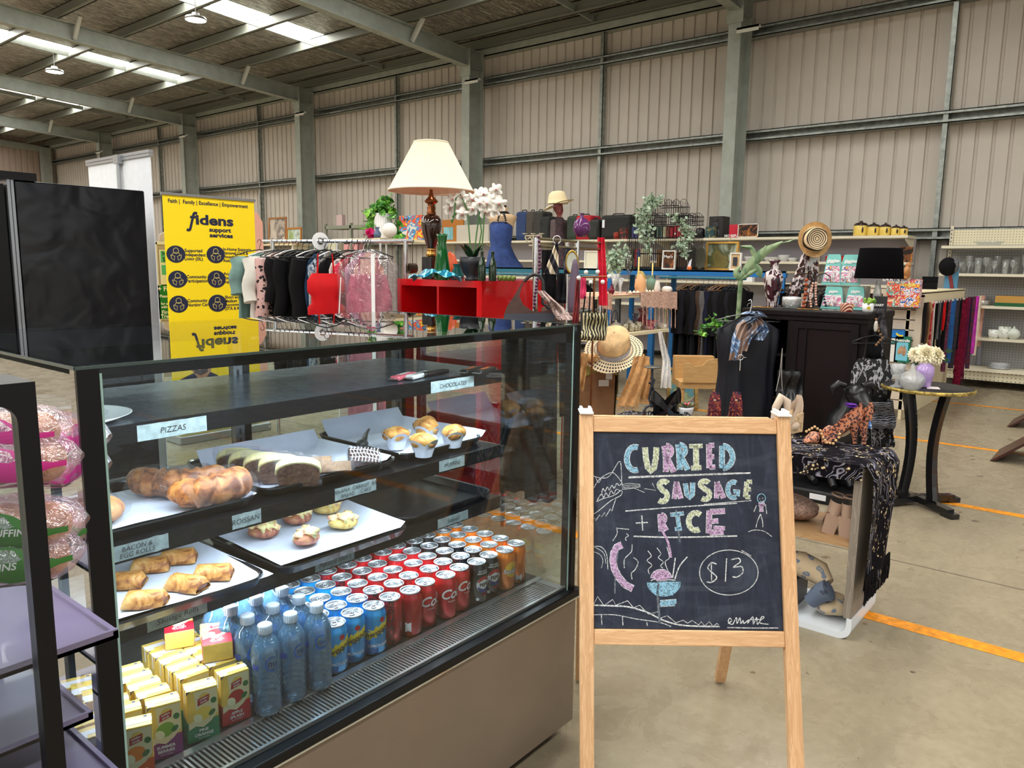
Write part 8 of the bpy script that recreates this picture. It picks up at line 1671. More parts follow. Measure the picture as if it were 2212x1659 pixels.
xm=dict(dots=spots('maroon_dots',(84,18,50),(200,160,190),None,80,.18),bluev=cloth('blue_velvet',(40,90,150)),darkp=spots('dark_dots',(28,30,44),(120,40,44),None,60,.2),wine=cloth('wine_chenille',(110,16,46),.9,.35,40,.8),plum=cloth('plum_cloth',(100,20,60)),winepr=prints('wine_print',[(96,20,44),(60,30,60),(130,40,60)],20),magenta=M('magenta_satin',(190,40,170),.3,var=.15,vscale=14),greyl=cloth('light_grey_cloth',(150,150,164)),rosew=cloth('dusty_velvet',(170,80,96)),boa=prints('boa_fluff',[(22,22,24),(40,40,42),(170,170,168),(30,30,32)],12))
for k,(px,c_,nm,w_,h_)in enumerate(hang):
	q_=P(px,655,y=ry_);kk=mpp(q_);mt=xm.get(c_)or CL[c_];th=thing('scarf' if 'belt' not in nm and 'tie' not in nm else('belt' if 'belt' in nm else 'tie'),nm+' hanging on the slatwall rail','scarf' if 'belt' not in nm and 'tie' not in nm else('belt' if 'belt' in nm else 'tie'),(q_.x,ry_,1.172));sd=k*1.7;mb=MB()
	W_=w_*kk*1.15;L_2=h_*kk*.92;rough=.22 if c_ in('boa','wine')else 0
	rg=right*1.0
	mb.grid(lambda u,v:rg*(W_/2*cos(u*2*pi)*(1+.15*sin(v*5+sd)+rough*noise.noise(Vector((u*9,v*26,sd)))*2))+back_*(.022*sin(u*2*pi)*(1+rough*2*noise.noise(Vector((u*7,v*30,sd+4))))+.008*sin(v*6+sd))+ZV*(-v*L_2),24,30 if rough else 12,closed=True);mb.build('cloth',mt,th)
	if nm.endswith('fringed scarf')or c_ in('wine',):
		mb=MB();
		for i in range(10):a=-W_/2+W_*i/9;mb.tube([rg*a+ZV*(-L_2+.01),rg*(a+.01*sin(i))+ZV*(-L_2-.10)],[.006,.002],4)
		mb.build('fringe',mt,th)
q_=on(2052,648,d=9.2,z=1.271);th=thing('blue_book','blue upright box under the fur-trimmed cap','box',q_,-pi/2+.1);mb=MB();mb.box((-.08,0,0),(.06,.1,.24));mb.build('box',M('sky_blue_card',(90,150,190),.5),th)
q_=on(2066,640,d=9.1,z=1.271);th=thing('trapper_cap','black cap with grey fur flap on a small stand','cap',q_);k=9.1/FPX;lf=lambda a,c,dd=0:FP(a,c,9.1+dd)-Vector(th.location)
mb=MB();mb.ball(lf(2048,576),(.10,.10,.11),18,12);mb.build('cap_crown',CL['black'],th);mb=MB();mb.ball(lf(2061,574,-.04),(.06,.05,.085),18,12,0,.3,40);mb.build('fur_flap',M('grey_fur',(96,96,100),.95,var=.35,vscale=60,bmp=1,bscale=120),th);mb=MB();mb.tube([lf(2052,592),(lf(2055,640).x,lf(2055,640).y,0)],.02,8);mb.build('stand',M('red_tartan',(120,40,40),.7),th)
q_=on(2002,640,d=8.6,z=1.271);th=thing('black_case','small open black jewellery case on the slatwall stand','box',q_,-pi/2);mb=MB();mb.box((-.08,0,0),(.08,.1,.07),bev=.005);mb.box((-.08,.08,.07),(.08,.1,.14),bev=.004);mb.build('box',CL['black'],th)
# ============================================================ GONDOLA WITH GLASSWARE (far right)
gx,gy1=11.78,2.10
gd=thing('pegboard_gondola','cream pegboard shop shelving with glassware at the right edge','shelving',(gx,-1.2,0));
def gm():mb=MB();mb.X=Matrix.Translation(Vector((-gx,1.2,0)));return mb
pegc=pegboard('peg_cream',(222,214,186),(120,110,90),30,1);pegg=pegboard('peg_grey2',(164,164,164),(90,90,92),30,1)
mb=gm();mb.box((gx,-1.2,1.82),(gx+.02,gy1,2.02));mb.build('top_panel',pegc,gd);mb=gm();mb.box((gx,-1.2,.12),(gx+.02,gy1,1.82));mb.build('back_panel',pegg,gd)
for y in(gy1-.04,.88,-.3):
	mb=gm();mb.box((gx-.03,y,0),(gx,y+.035,2.07));z=.2
	while z<2.04:mb.box((gx-.0315,y+.013,z),(gx-.03,y+.022,z+.03),1);z+=.05
	mb.build('upright',[cw,blackm],gd);mb=gm();mb.box((gx-.42,y,0),(gx,y+.035,.09));mb.build('foot',cw,gd)
gs=[(1.80,11.30),(1.45,11.30),(1.05,11.32),(.64,11.38),(.25,11.30)]
for z,xf in gs:mb=gm();mb.box((xf,-1.2,z-.035),(gx-.03,gy1,z-.001));mb.build('shelf_board',cw,gd)
mb=gm();mb.box((11.34,-1.2,.10),(11.36,gy1-.05,.215));mb.build('kick_panel',pegboard('peg_cream2',(222,214,186),(120,110,90),22,1),gd)
gl_p={'tumbler':[(0,0),(.8,0),(1,1),(.92,1),(.75,.06)],'wine':[(0,0),(.8,0),(.12,.05),(.1,.42),(.7,.55),(1,.8),(.85,1)],'flute':[(0,0),(.8,0),(.15,.05),(.15,.3),(.8,.5),(1,1)]}
gl_m=film_mat('shop_glass',(244,246,244),.10,30,.3,.14)
gi=0
for row_x,n_,z in((11.42,11,1.45),(11.6,9,1.45)):
	for i in range(n_):
		y=2.0-.098*i-.03*random.random();kd=['tumbler','wine','flute'][(i+int(row_x*10))%3];gi+=1
		lathe_item('drinking_glass','clear %s glass on the pegboard shelf, %s row, %s from the left'%(kd,'front' if row_x<11.5 else 'back',ORD[i]),'glass',(row_x,y,z),random.uniform(.07,.10),random.uniform(.14,.24),gl_p[kd],gl_m,'clear glasses on the pegboard shelf',seg=14)
wit2=lambda name,label,cat,px,w_,h_,pr_,mt,z,x,**kw:wit(name,label,cat,px,600,w_,h_,pr_,mt,z,x,**kw)
wit2('boat_dish','long clear glass boat dish on the top pegboard shelf','dish',2128,60,9,[(0,0),(.6,0),(1,1),(.95,1),(.5,.2)],gl_m,1.80,11.5)
wit2('glass_bowl','wide glass bowl at the left of the third pegboard shelf','bowl',2132,32,10,[(0,0),(.6,0),(1,1),(.92,1),(.5,.2)],film_mat('pressed_glass'),1.05,11.5)
th,w_,h_=wbox('board_game','flat tan and green board game box on the pegboard shelf','board game',2148,638,2212,660,1.05,11.34,.3,M('tan_card',(190,144,70),.6));mb=MB();mb.box((-.002,-.002,0),(w_+.002,.302,h_*.35));mb.build('green_base',M('green_card',(30,90,50),.5),th)
for k,(px,w_,h_)in enumerate(((2182,24,26),(2160,22,18))):
	q_=wit2('floral_cup','white floral china %s on the lower pegboard shelf'%['mug','cup and saucer'][k],'cup',px,w_,h_,[(0,0),(.7,0),(.95,.3),(1,1),(.92,1),(.8,.2)],prints('floral_china',[(226,226,220),(230,230,226),(150,180,140),(224,150,170)],20,.25),.64,11.46)
tp_=wit2('china_teapot','white china teapot with pale green trim at the right edge','teapot',2203,26,28,[(0,0),(.5,0),(1,.35),(.9,.6),(.5,.78),(.15,.85),(.2,.95),(0,1)],M('pale_china',(216,222,214),.2),.64,11.46)
mb=MB();mb.tube([(0,.07,.06),(0,.11,.09),(0,.12,.12)],[.018,.012,.009],8);mb.build('spout',M('pale_china'),tp_)
for k in range(5):wit2('serving_plate','oval serving plate in a flat stack on the bottom pegboard shelf, %s from the bottom'%ORD[k],'plate',2180,44-k*2,3,[(0,0),(.7,.1),(1,1),(.97,1),(.7,.4)],M('white_china'),.25+.013*k,11.5,grp='stacked serving plates')
th=thing('leaning_table_top','dark red-brown timber panel leaning at the right edge of the aisle','timber panel',(6.93,.81,0));mb=MB();dkr=wood('mahogany',(74,30,20),(50,20,14),5,1,.35,.3);a=Vector((0,0,0));mb.prism([(0,0),(.75,.62),(.75,.60),(.03,-.0)],(0,0,0),(0,-1,0),ZV,-.55);mb.build('panel',dkr,th)
mb=MB();mb.box((.1,-.70,.0),(.14,-.66,.5));mb.box((.5,-.70,0),(.54,-.66,.5));mb.build('leg',dkr,th)
th=thing('leaning_table_top','second dark timber panel leaning behind the first in the aisle','timber panel',(8.62,.90,0));mb=MB();mb.prism([(0,0),(.75,.58),(.75,.56),(.03,0)],(0,0,0),(0,-1,0),ZV,-.55);mb.build('panel',dkr,th);mb=MB();mb.box((.1,-.70,.0),(.14,-.66,.45));mb.build('leg',dkr,th)
# ============================================================ ROUND TABLE
rt=thing('round_table','small round black side table with worn gold edge','side table',(5.29,.985,0));tm_=M('black_table',(28,27,29),.4,var=.2,vscale=20)
mb=MB();mb.lathe([(0,.735),(.245,.735),(.262,.745),(.262,.752),(.255,.758),(0,.758)],seg=56,mis=[0,0,0,0,0]);mb.build('tabletop',tm_,rt)
mb=MB();mb.lathe([(.2615,.738),(.2645,.746),(.2635,.754),(.256,.7592)],seg=56);mb.build('gold_edge',M('worn_gold',(150,130,70),.4,.6,var=.5,vscale=50),rt)
for k in range(4):
	a=pi/4+k*pi/2+.15;dv=Vector((cos(a),sin(a),0));mb=MB();pts=[]
	for i in range(9):v_=i/8;r_=.14-.05*sin(pi*v_)*1.0+.03*v_;pts.append(dv*(r_-.02)+ZV*(.06+.675*v_))
	for i in range(8):mb.bar(pts[i],pts[i+1],.034,.05,up=dv)
	mb.build('leg',M('black_gloss',(20,20,22),.25,coat=.4),rt)
	mb=MB();mb.bar(Vector((0,0,.045)),dv*.27+ZV*.03,.05,.04);mb.bar(dv*.22+ZV*.018,dv*.31+ZV*.016,.055,.03);mb.build('foot',M('black_gloss'),rt)
Rz=.7588
def rtit(name,label,cat,px,py,w_,h_,pr_,mt,**kw):q_=P(px,py,z=Rz);k=mpp(q_);return lathe_item(name,label,cat,q_,w_*k,h_*k,pr_,mt,None,**kw)
rtit('crystal_vase','footed cut crystal vase at the back of the round table','vase',1936,836,32,50,[(0,0),(.8,0),(.75,.05),(.25,.12),(.2,.3),(.6,.45),(.85,.75),(1,1),(.92,1),(.5,.5)],cut)
cdy=rtit('candy_dish','round cut crystal candy dish with pointed lid','candy dish',1968,842,52,26,[(0,0),(.5,0),(.9,.4),(1,.75),(1,1),(.94,1),(.8,.4)],cut);k=mpp(Vector(cdy.location));mb=MB();mb.lathe([(26*k,26*k),(22*k,33*k),(10*k,42*k),(4*k,46*k),(5*k,50*k),(3*k,56*k),(0,58*k)],seg=24);mb.build('lid',cut,cdy)
lv=rtit('lilac_vase','glossy lilac ceramic vase of cream silk peonies','vase',1995,836,37,52,[(0,0),(.6,0),(.7,.05),(1,.6),(.95,.85),(.55,.97),(.6,1),(.5,1)],M('lilac_glaze',(176,148,204),.15,coat=.6,var=.06,vscale=20));k=mpp(Vector(lv.location));bs=Vector(lv.location);dd_=FPX*k
lf=lambda a,c,e_=0:FP(a,c,dd_+e_)-bs
peo=M('peony_petal',(236,226,194),.8)
for(a,c,r_,nm)in((1984,765,17,'left'),(2002,764,21,'centre'),(2026,766,19,'right'),(1976,763,12,'bud'),(2010,778,15,'low')):
	mb=MB();c0=lf(a,c,-.02 if nm=='centre' else 0);R=r_*k;vd=(-back_+right*(.5 if nm in('right','low')else-.5 if nm in('left','bud')else.05)+ZV*(.5 if nm!='low' else-.1)).normalized();e1=vd.cross(ZV).normalized();e2=e1.cross(vd)
	for rg_ in range(6):
		n_=4+2*rg_;th_=.18+.26*rg_
		for j in range(n_):
			an=2*pi*j/n_+rg_*.7;rad=e1*cos(an)+e2*sin(an);tg=e2*cos(an)-e1*sin(an);R2=R*(.55+.09*rg_)*random.uniform(.92,1.08)
			mb.grid(lambda u,v:c0-vd*R*.35+(vd*cos(th_*(.5+.6*v))+rad*sin(th_*(.5+.6*v)))*(R2*1.25*v)+tg*((u-.5)*R*(.45+.10*rg_)*sin(pi*min(1,.18+v*.72)))+rad*(-.15*R*(2*u-1)**2*v),5,5)
	mb.build('peony',peo,lv)
for a,c,sg in((1985,786,-1),(2040,758,1),(2034,778,1)):mb=MB();c0=lf(a,c);mb.add([c0,c0+right*.02*sg+ZV*.018,c0+right*.055*sg+ZV*.0,c0+right*.025*sg-ZV*.016],[(0,1,2,3)]);mb.build('leaf',glf,lv)
q_=P(2015,838,z=Rz);th=thing('paper_note','pink and white printed card lying on the round table','card',q_,.3);mb=MB();mb.box((-.05,-.035,0),(.05,.035,.0015));mb.build('card',prints('pink_card',[(230,214,214),(236,230,230),(206,120,140)],30),th)
# ============================================================ GARMENTS HANGING AROUND THE CABINET
th=thing('striped_tie_scarf','satin blue and grey checked scarf tied on a hanger in front of the cabinet','scarf',FP(1628,690,5.3));base=Vector(th.location);m,t,b,o=new_mat('blue_check');setp(b,.4,0);v=coords(t);ck_=t.nodes.new('ShaderNodeTexBrick');ck_.inputs['Scale'].default_value=7;ck_.inputs['Color1'].default_value=rgb((96,130,180));ck_.inputs['Color2'].default_value=rgb((70,76,92));ck_.inputs['Mortar'].default_value=rgb((170,190,214));ck_.inputs['Mortar Size'].default_value=.03
mp_=t.nodes.new('ShaderNodeMapping');mp_.inputs['Rotation'].default_value=(1.4,.5,.4);t.links.new(v,mp_.inputs[0]);t.links.new(mp_.outputs[0],ck_.inputs['Vector'])
t.links.new(mixc(t,ramp(t,tnoise(t,v,7,1),[(.6,(0,0,0)),(.62,(255,255,255))]),ck_.outputs[0],(150,124,110)),b.inputs['Base Color'])
bc=MATS['blue_check']
def fold(ctr,w0,w1,sd,d=5.27,tk=.03):strip('','','',ctr,d,w0,w1,bc,.018,thick=tk,seed=sd,parent=th,part='scarf_fold')
fold([(1628,684),(1606,700),(1594,730),(1586,778)],22,26,1);fold([(1626,686),(1634,705),(1612,730),(1604,758)],22,22,3);fold([(1630,684),(1645,700),(1654,715),(1640,734)],20,18,5);fold([(1612,678),(1630,672),(1644,684)],24,24,7,5.22,.035)
mb=MB();mb.tube([FP(a,c,5.3)-base for a,c in((1617,650),(1622,646),(1624,656),(1621,672))],.004,6);mb.build('hook',chrome,th)
navy2=M('navy_satin',(13,15,28),.6,var=.2,vscale=5)
g_=garment('navy satin dress with dark cape sleeves in front of the cabinet','dress','cape_dress',FP(1620,655,5.42),atan2(right.y,right.x),.46,.92,navy2,.14,waist=.86,amp=.016,neck=.09,hang=(120,120,124));
th=thing('key_pendant','silver circle and bar pendant hanging on the navy dress','necklace',FP(1600,772,5.18));mb=MB();mb.tube([(right*(.018*cos(a))+ZV*(.018*sin(a)))for a in[2*pi*i/16 for i in range(16)]],.003,5,closed=True);mb.bar(ZV*-.02,ZV*-.09,.006,.004);mb.bar(right*.015,right*.035,.005,.004);mb.tube([ZV*.018,right*.02+ZV*.12],.001,4);mb.build('pendant',chrome,th)
strip('beaded_garment','black garment with swirling silver beadwork hanging in the cabinet gap','garment',[(1708,800),(1706,850),(1700,895)],5.0,52,60,spots('silver_beads',(14,14,18),(110,120,128),None,110,.13,.35),.01,thick=.06)
for k,(c_,d_)in enumerate((([(1690,752),(1684,810),(1676,845)],4.95),([(1690,752),(1688,810),(1690,845)],4.96))):strip('chain_strap','silver chain bag strap beside the beaded garment, %s strand'%['left','right'][k],'strap',c_,d_,1.5,1.5,M('silver_links',(150,150,150),.3,.9),.001,'silver bag chain',.003)
item('evening_bag','small dark pleated evening bag on the chain','handbag',1683,868,4.95,FP(1683,868,4.95).z,26,22,[(0,0),(.8,0),(1,.3),(.7,.8),(.5,1)],CL['charcoal'],scale_y=.4)
strip('floral_throw','black and grey patterned cloth draped over the right end of the cabinet','cloth',[(1894,666),(1896,700),(1897,735)],5.15,34,36,prints('grey_floral',[(36,34,38),(60,56,62),(120,116,122),(40,38,42)],16),.012,thick=.04)
bw=prints('black_white_ikat',[(18,18,20),(20,20,22),(20,20,22),(160,160,166),(18,18,20),(150,150,156)],24,.8,1.2,(1,1,.5))
g_=garment('black dress with grey-white ikat skirt hanging at the cabinet\'s right end','dress','ikat_dress',FP(1892,700,5.0),atan2(right.y,right.x),.30,.72,bw,.12,straps=True,amp=.012,hang=(24,24,26))
strip('black_bodice','black upper part of a garment behind the ikat dress','garment',[(1890,712),(1885,745),(1888,775)],5.08,26,46,CL['black'],.006,thick=.03)
strip('chevron_skirt','grey and black chevron layer below the ikat dress','garment',[(1900,865),(1904,900),(1902,925)],5.0,60,58,stripes('chevron',(30,30,34),(150,150,160),26,'Z',.8,.5,6),.012,thick=.06)
strip('black_white_hem','black and white floral hem at the bottom of the hanging dress','garment',[(1912,925),(1914,945),(1915,965)],5.02,34,30,bw,.012,thick=.05)
beads('brown rope necklace twisted on the ikat dress hanger','bead_necklace',[(1893,690),(1898,715),(1906,730),(1893,745),(1884,752)],4.9,.009,M('rope_brown',(120,88,60),.7));
th=thing('shell_pendant','white shell pendant on the rope necklace','pendant',FP(1892,705,4.9));mb=MB();mb.ball((0,0,0),(.02,.012,.035),12,8,0,.3,40);mb.build('shell',M('shell_white',(196,192,184),.4),th)
vine('leafy green artificial spray against the suit jackets','leafy_spray',[[(1562,712),(1566,800),(1568,985)],[(1530,680),(1545,700),(1562,712)],[(1505,722),(1525,708),(1558,708)],[(1545,700),(1568,692)]],6.2,ivy_d,18,.055,'foliage',.02)
th=thing('agave_plant','large pale green artificial agave leaves left of the mottled vase','plant',FP(1600,612,6.2));base=Vector(th.location);agm=prints('agave',[(110,140,100),(140,160,120),(90,120,84),(160,176,140)],5,.5,interp='LINEAR')
for pts,w_ in(([(1600,600),(1620,575),(1650,545),(1692,522)],22),([(1610,590),(1634,560),(1625,535),(1600,532)],12),([(1600,605),(1590,590),(1600,575)],14),([(1632,570),(1640,585),(1645,600)],16),([(1600,605),(1622,590),(1640,580)],10),([(1690,525),(1705,522),(1718,517)],4),([(1640,562),(1648,545),(1655,530)],5)):
	P3=[FP(a,c,6.2)-base for a,c in pts];mb=MB();k=6.2/FPX
	def fn(u,v,P3=P3,w_=w_):
		s_=v*(len(P3)-1);i=min(int(s_),len(P3)-2);c0=P3[i].lerp(P3[i+1],s_-i);dv=(P3[i+1]-P3[i]).normalized();sd=dv.cross(back_).normalized();ww=w_*k/2*sin(pi*min(.98,max(.04,v*.9+.08)))**.7
		return c0+sd*((u-.5)*2*ww)+back_*(abs(u-.5)*.03)
	mb.grid(fn,5,14);mb.build('leaf',agm,th)
mb=MB();mb.tube([FP(1600,606,6.2)-base,Vector((.02,.03,.25-base.z))],.02,8);mb.build('stem',agm,th);mb=MB();mb.lathe([(0,0),(.12,0),(.16,.28),(.14,.28),(0,.25)],c=(.02,.03,-base.z),seg=20);mb.build('pot',M('black_pot'),th)
# ============================================================ DOG STATUE
q_=P(1795,1060,z=0);dg=thing('dog_statue','black seated dog statue on a plinth behind the side table','dog statue',(5.02,1.42,0),0);k=mpp(Vector((5.02,1.42,.8)));bs=Vector((5.02,1.42,0));dd_=k*FPX;lf=lambda a,c,e_=0:FP(a,c,dd_+e_)-bs
dgm=M('black_resin',(20,20,23),.35,var=.25,vscale=14)
bm_=MB()
def limb(pts,rs,seg=14):bm_.tube(pts,rs,seg)
hc=lf(1850,855);hc=Vector((hc.x,hc.y,hc.z))
nx_=(right*.35-back_*.75-ZV*.55).normalized()
limb([hc-nx_*.07,hc-nx_*.02,hc+nx_*.05,hc+nx_*.11,hc+nx_*.15],[.03,.062,.058,.038,.026]);bm_.ball(hc-nx_*.005+ZV*.012,(.066,.064,.055),16,10)
bodyp=Vector((.0,.02,.0));ch_=Vector((hc.x*.6+.02,hc.y*.6+.04,.45))
limb([hc-nx_*.05,hc-nx_*.05+ZV*-.12+back_*.03,ch_+ZV*.08,ch_,Vector((ch_.x+.06,ch_.y+.10,.28)),Vector((ch_.x+.12,ch_.y+.16,.17))],[.05,.058,.085,.105,.11,.12],18)
for s_ in(-1,1):
	f0=ch_+right*(.055*s_)-back_*.03;limb([f0+ZV*.05,f0-ZV*.12,Vector((f0.x,f0.y,.20)),Vector((f0.x,f0.y,.13))-back_*.0,Vector((f0.x,f0.y,.10))-back_*.05],[.045,.034,.024,.026,.02],10)
	r0=Vector((ch_.x+.12,ch_.y+.16,.17))+right*(.09*s_);limb([r0+ZV*.04,r0-back_*.10+ZV*.02,r0-back_*.12-ZV*.05,r0-back_*.18-ZV*.06],[.07,.05,.028,.02],10)
bm_.build('body',dgm,dg)
for s_ in(-1,1):
	mb=MB();e0=hc-nx_*.03+right*(.052*s_)+ZV*.045;mb.tube([e0,e0+right*(.045*s_)+ZV*.012,e0+right*(.085*s_)-ZV*.02,e0+right*(.075*s_)-ZV*.06],[.016,.024,.022,.006],10);mb.build('ear',dgm,dg)
	mb=MB();mb.ball(hc+nx_*.05+right*(.028*s_)+ZV*.034,.008,10,7);mb.build('eye',M('black_gloss'),dg)
mb=MB();mb.ball(hc+nx_*.155+ZV*.008,(.016,.014,.011),10,7);mb.build('nose',M('black_gloss'),dg)
mb=MB();mb.box((-.14,-.14,0),(.32,.30,.08),bev=.012);mb.build('plinth',dgm,dg);mb=MB();q2=P(1815,1072,x=5.02-.145)
mb.box((-.145,.0,.025),(-.140,.10,.06));mb.build('name_label',M('white_tag'),dg)
strip('blue_tassel_scarf','blue and white tasselled scarf round the dog statue\'s neck','scarf',[(1852,888),(1862,905),(1866,925)],dd_-.15,26,30,prints('blue_tie_dye',[(20,60,130),(60,110,180),(200,210,226),(24,50,110)],16),.02,thick=.035);strip('purple_collar','purple ribbon collar on the dog statue','collar',[(1838,872),(1842,880)],dd_-.1,24,22,M('purple_satin',(96,40,150),.4),.004,thick=.04)
# ============================================================ TV STAND USED AS A SHOE TABLE
tsx0,tsx1,tsy0,tsy1,tsz=3.09,3.45,.765,2.02,.72
ts=thing('shoe_table','open side table with grey wood ends and rounded white base under the floral shawl','side table',(tsx0,tsy0,0))
def tsm():mb=MB();mb.X=Matrix.Translation(Vector((-tsx0,-tsy0,0)));return mb
gw=wood('grey_wood',(156,146,134),(128,118,108),5,2,.5);whp=M('white_lacquer',(224,230,238),.25,coat=.4)
mb=tsm();n_=8;prf=[(tsy1,0),(tsy0+.05,0)]+[(tsy0+.05-.05*sin(a),.05-.05*cos(a))for a in[pi/2*i/n_ for i in range(1,n_+1)]]+[(tsy0,.09),(tsy0+.02,.09),(tsy0+.02,.06)]+[(tsy0+.055-.035*cos(a),.06-.035*sin(a))for a in[pi/2*i/n_ for i in range(1,n_+1)]]+[(tsy1,.025)]
vs=[(tsx0,a,c)for a,c in prf]+[(tsx1,a,c)for a,c in prf];n_=len(prf);mb.add(vs,[tuple(range(n_)),tuple(range(2*n_-1,n_-1,-1))]+[(i,(i+1)%n_,(i+1)%n_+n_,i+n_)for i in range(n_)]);mb.build('base',whp,ts)
mb=tsm();mb.box((tsx0+.004,tsy0+.004,.09),(tsx1-.004,tsy0+.035,tsz-.03));mb.build('side_panel',gw,ts);mb=tsm();mb.box((tsx0+.004,tsy1-.03,.02),(tsx1-.004,tsy1,tsz-.03));mb.build('side_panel',gw,ts)
mb=tsm();mb.box((tsx0,tsy0,tsz-.035),(tsx1,tsy1,tsz-.006),bev=.01);mb.build('tabletop',gw,ts)
shz=P(1800,1168,x=tsx0).z;mb=tsm();mb.box((tsx0+.01,tsy0+.035,shz-.02),(tsx1-.01,tsy1-.03,shz));mb.build('shelf_board',wood('oak_shelf',(186,150,110),(164,128,90),5,1,.5),ts)
m,t,b,o=new_mat('dark_floral_shawl');setp(b,.9,0,spec=.05);v=coords(t)
f1=tnoise(t,v,9,4,.6,3.0);f2=tnoise(t,v,24,3,.5,1.5);f3=tnoise(t,coords(t,(1,1,1),(0,.5,.5)),6,2,.5,.5)
wv_=t.nodes.new('ShaderNodeTexWave');wv_.inputs['Scale'].default_value=7;wv_.inputs['Distortion'].default_value=22;wv_.inputs['Detail'].default_value=2;t.links.new(v,wv_.inputs['Vector'])
c=ramp(t,wv_.outputs['Fac'],[(.55,(20,18,23)),(.66,(100,98,112)),(.86,(150,148,160)),(.93,(22,20,25))]);msk=ramp(t,f3,[(.42,(0,0,0)),(.47,(255,255,255))]);c=mixc(t,msk,(20,18,23),c)
vor=t.nodes.new('ShaderNodeTexVoronoi');vor.inputs['Scale'].default_value=70;t.links.new(v,vor.inputs['Vector']);bl_=ramp(t,vor.outputs['Distance'],[(.3,(222,202,160)),(.42,(40,32,34))]);m2_=ramp(t,f1,[(.55,(0,0,0)),(.58,(255,255,255))]);c=mixc(t,m2_,c,bl_);t.links.new(c,b.inputs['Base Color'])
sh=thing('floral_shawl','dark floral shawl with black fringe draped over the shoe table and down its end','shawl',(tsx0,tsy0,tsz));mb=MB()
Wd=tsx1-tsx0+.03
def fn(u,v):
	s_=v*(1.25+.53);x=-.02+Wd*u
	if s_<1.25:return(x+.004*sin(s_*20),1.25-s_,.004+.003*sin(u*9+s_*14))
	d_=s_-1.25;r_=.03
	if d_<r_*1.57:a=d_/r_;return(x,-r_*sin(a)+0,.004-r_*(1-cos(a)))
	return(x*(1-.06*(d_/.5))+.01*sin(d_*9),-r_-.006-.008*sin(u*8+d_*6),.004-r_-(d_-r_*1.57))
mb.grid(fn,22,70);mb.grid(lambda u,v:(-.022-.004*sin(u*30),1.25*u,.004-.075*v*(.8+.2*sin(u*7))),40,5);mb.build('shawl_cloth',MATS['dark_floral_shawl'],sh)
mb=MB();zf_=-.46
for i in range(46):x=(-.02+Wd*i/45)*.95+.006;mb.tube([(x,-.038,zf_+.02),(x+.004*sin(i*2.1),-.04-.004*cos(i),zf_-.04),(x+.006*sin(i*1.3),-.04,zf_-.09-.012*random.random())],[.0035,.0028,.0015],4)
mb.build('fringe',CL['black'],sh)
def pump(label,name,p,rz,mat,L=.235,heel=.095,sole=(190,176,160),wedge=False,scale=1,strap=None,inner=(196,170,150),z=None,rx=0):
	th=thing(name,label,'shoe',p,rz,None);
	if rx:th.rotation_euler=(rx,0,rz)
	mb=MB();n=26;sg=18
	def ctr(v):
		t_=max(0,(v-.30)/.70);return heel*(t_*t_*(3-2*t_))
	def half(v):return.040*(sin(pi*min(1,v*1.0)**.62*.97)**.55)*(1-.28*v)if v<.97 else.018
	def rim(v):return(.050*min(1,(v+.02)/.17))if v<.27 else(.044-.010*sin(pi*(v-.27)/.4)if v<.67 else.044+.024*((v-.67)/.33))
	def fn(u,v):
		a=pi*(u)*1.0;hw=max(.006,half(v));top_=rim(v);closed_=v<.27
		s_=u*2*pi-pi/2
		if closed_:y=hw*cos(s_);zz_=top_/2+top_/2*sin(s_)
		else:
			w=abs(2*u-1);sgn=-1 if u<.5 else 1;y=sgn*hw*min(1,(1-w)*0+1)*(1 if w>.35 else w/.35);zz_=0 if w<.35 else top_*(w-.35)/.65;y*=1-(.12+.45*max(0,(v-.75)/.25))*max(0,w-.35)
		return(-L*.5+L*v,y*(1 if True else 0),ctr(v)+zz_*1.0)
	mb.grid(lambda u,v:fn(u,v*.27),sg,8,closed=True)
	mb.grid(lambda u,v:fn(u,.27+v*.71),21,20)
	mb.grid(lambda u,v:(-L*.5+L*(.975+.02*sin(pi*v*.9)),(u-.5)*2*.026*sqrt(max(.05,1-.75*v*v)),ctr(.98)+(rim(.98)+.012)*v),10,6);mb.build('upper',mat,th)
	mb=MB();mb.grid(lambda u,v:(-L*.5+L*(.03+.95*v),(u-.5)*1.7*max(.006,half(.03+.95*v)),ctr(.03+.95*v)-.001),6,20);mb.grid(lambda u,v:(-L*.5+L*(.27+.70*v),(u-.5)*1.5*half(.27+.7*v),ctr(.27+.7*v)+.003),6,14);mb.build('sole',M('shoe_sole_%d'%sole[0],sole,.6),th)
	mb=MB()
	if wedge:mb.grid(lambda u,v:(-L*.5+L*(.45+.53*u),(.030),0),2,2);vs=[]
	hx=L*.5-.02
	if not wedge:mb.tube([(hx-.012,0,heel-.006),(hx-.006,0,heel*.6),(hx+.0,0,heel*.25),(hx+.002,0,.0)],[.026,.016,.0095,.008],12)
	else:
		out=[(-L*.12,.0),(L*.5,.0),(L*.5,heel),(L*.3,heel*.93),(L*.1,heel*.5),(-L*.12,.004)];mb.prism(out,(0,.028,0),XV,ZV,.056)
	mb.build('heel',mat if not wedge else M('jute_rope',(206,180,144),.9,var=.2,vscale=60,bmp=1,bscale=150),th)
	if strap:
		mb=MB()
		for s_ in strap:mb.tube(s_,.004,6)
		mb.build('ankle_strap',M('strap_beige',(186,156,130),.6),th)
	th.scale=(scale,)*3;return th
lsho=spots('leopard_satin',(204,132,98),(36,30,46),(120,74,66),85,.46,.45,True)
T_=tsz+.0075
q_=P(1790,958,z=T_);lk=pump('leopard print high heel pump lying in profile on the shawl','high_heel_shoe',(q_.x+.0,q_.y+.0,T_),-1.00,lsho,L=.24,heel=.10,sole=(206,190,170))
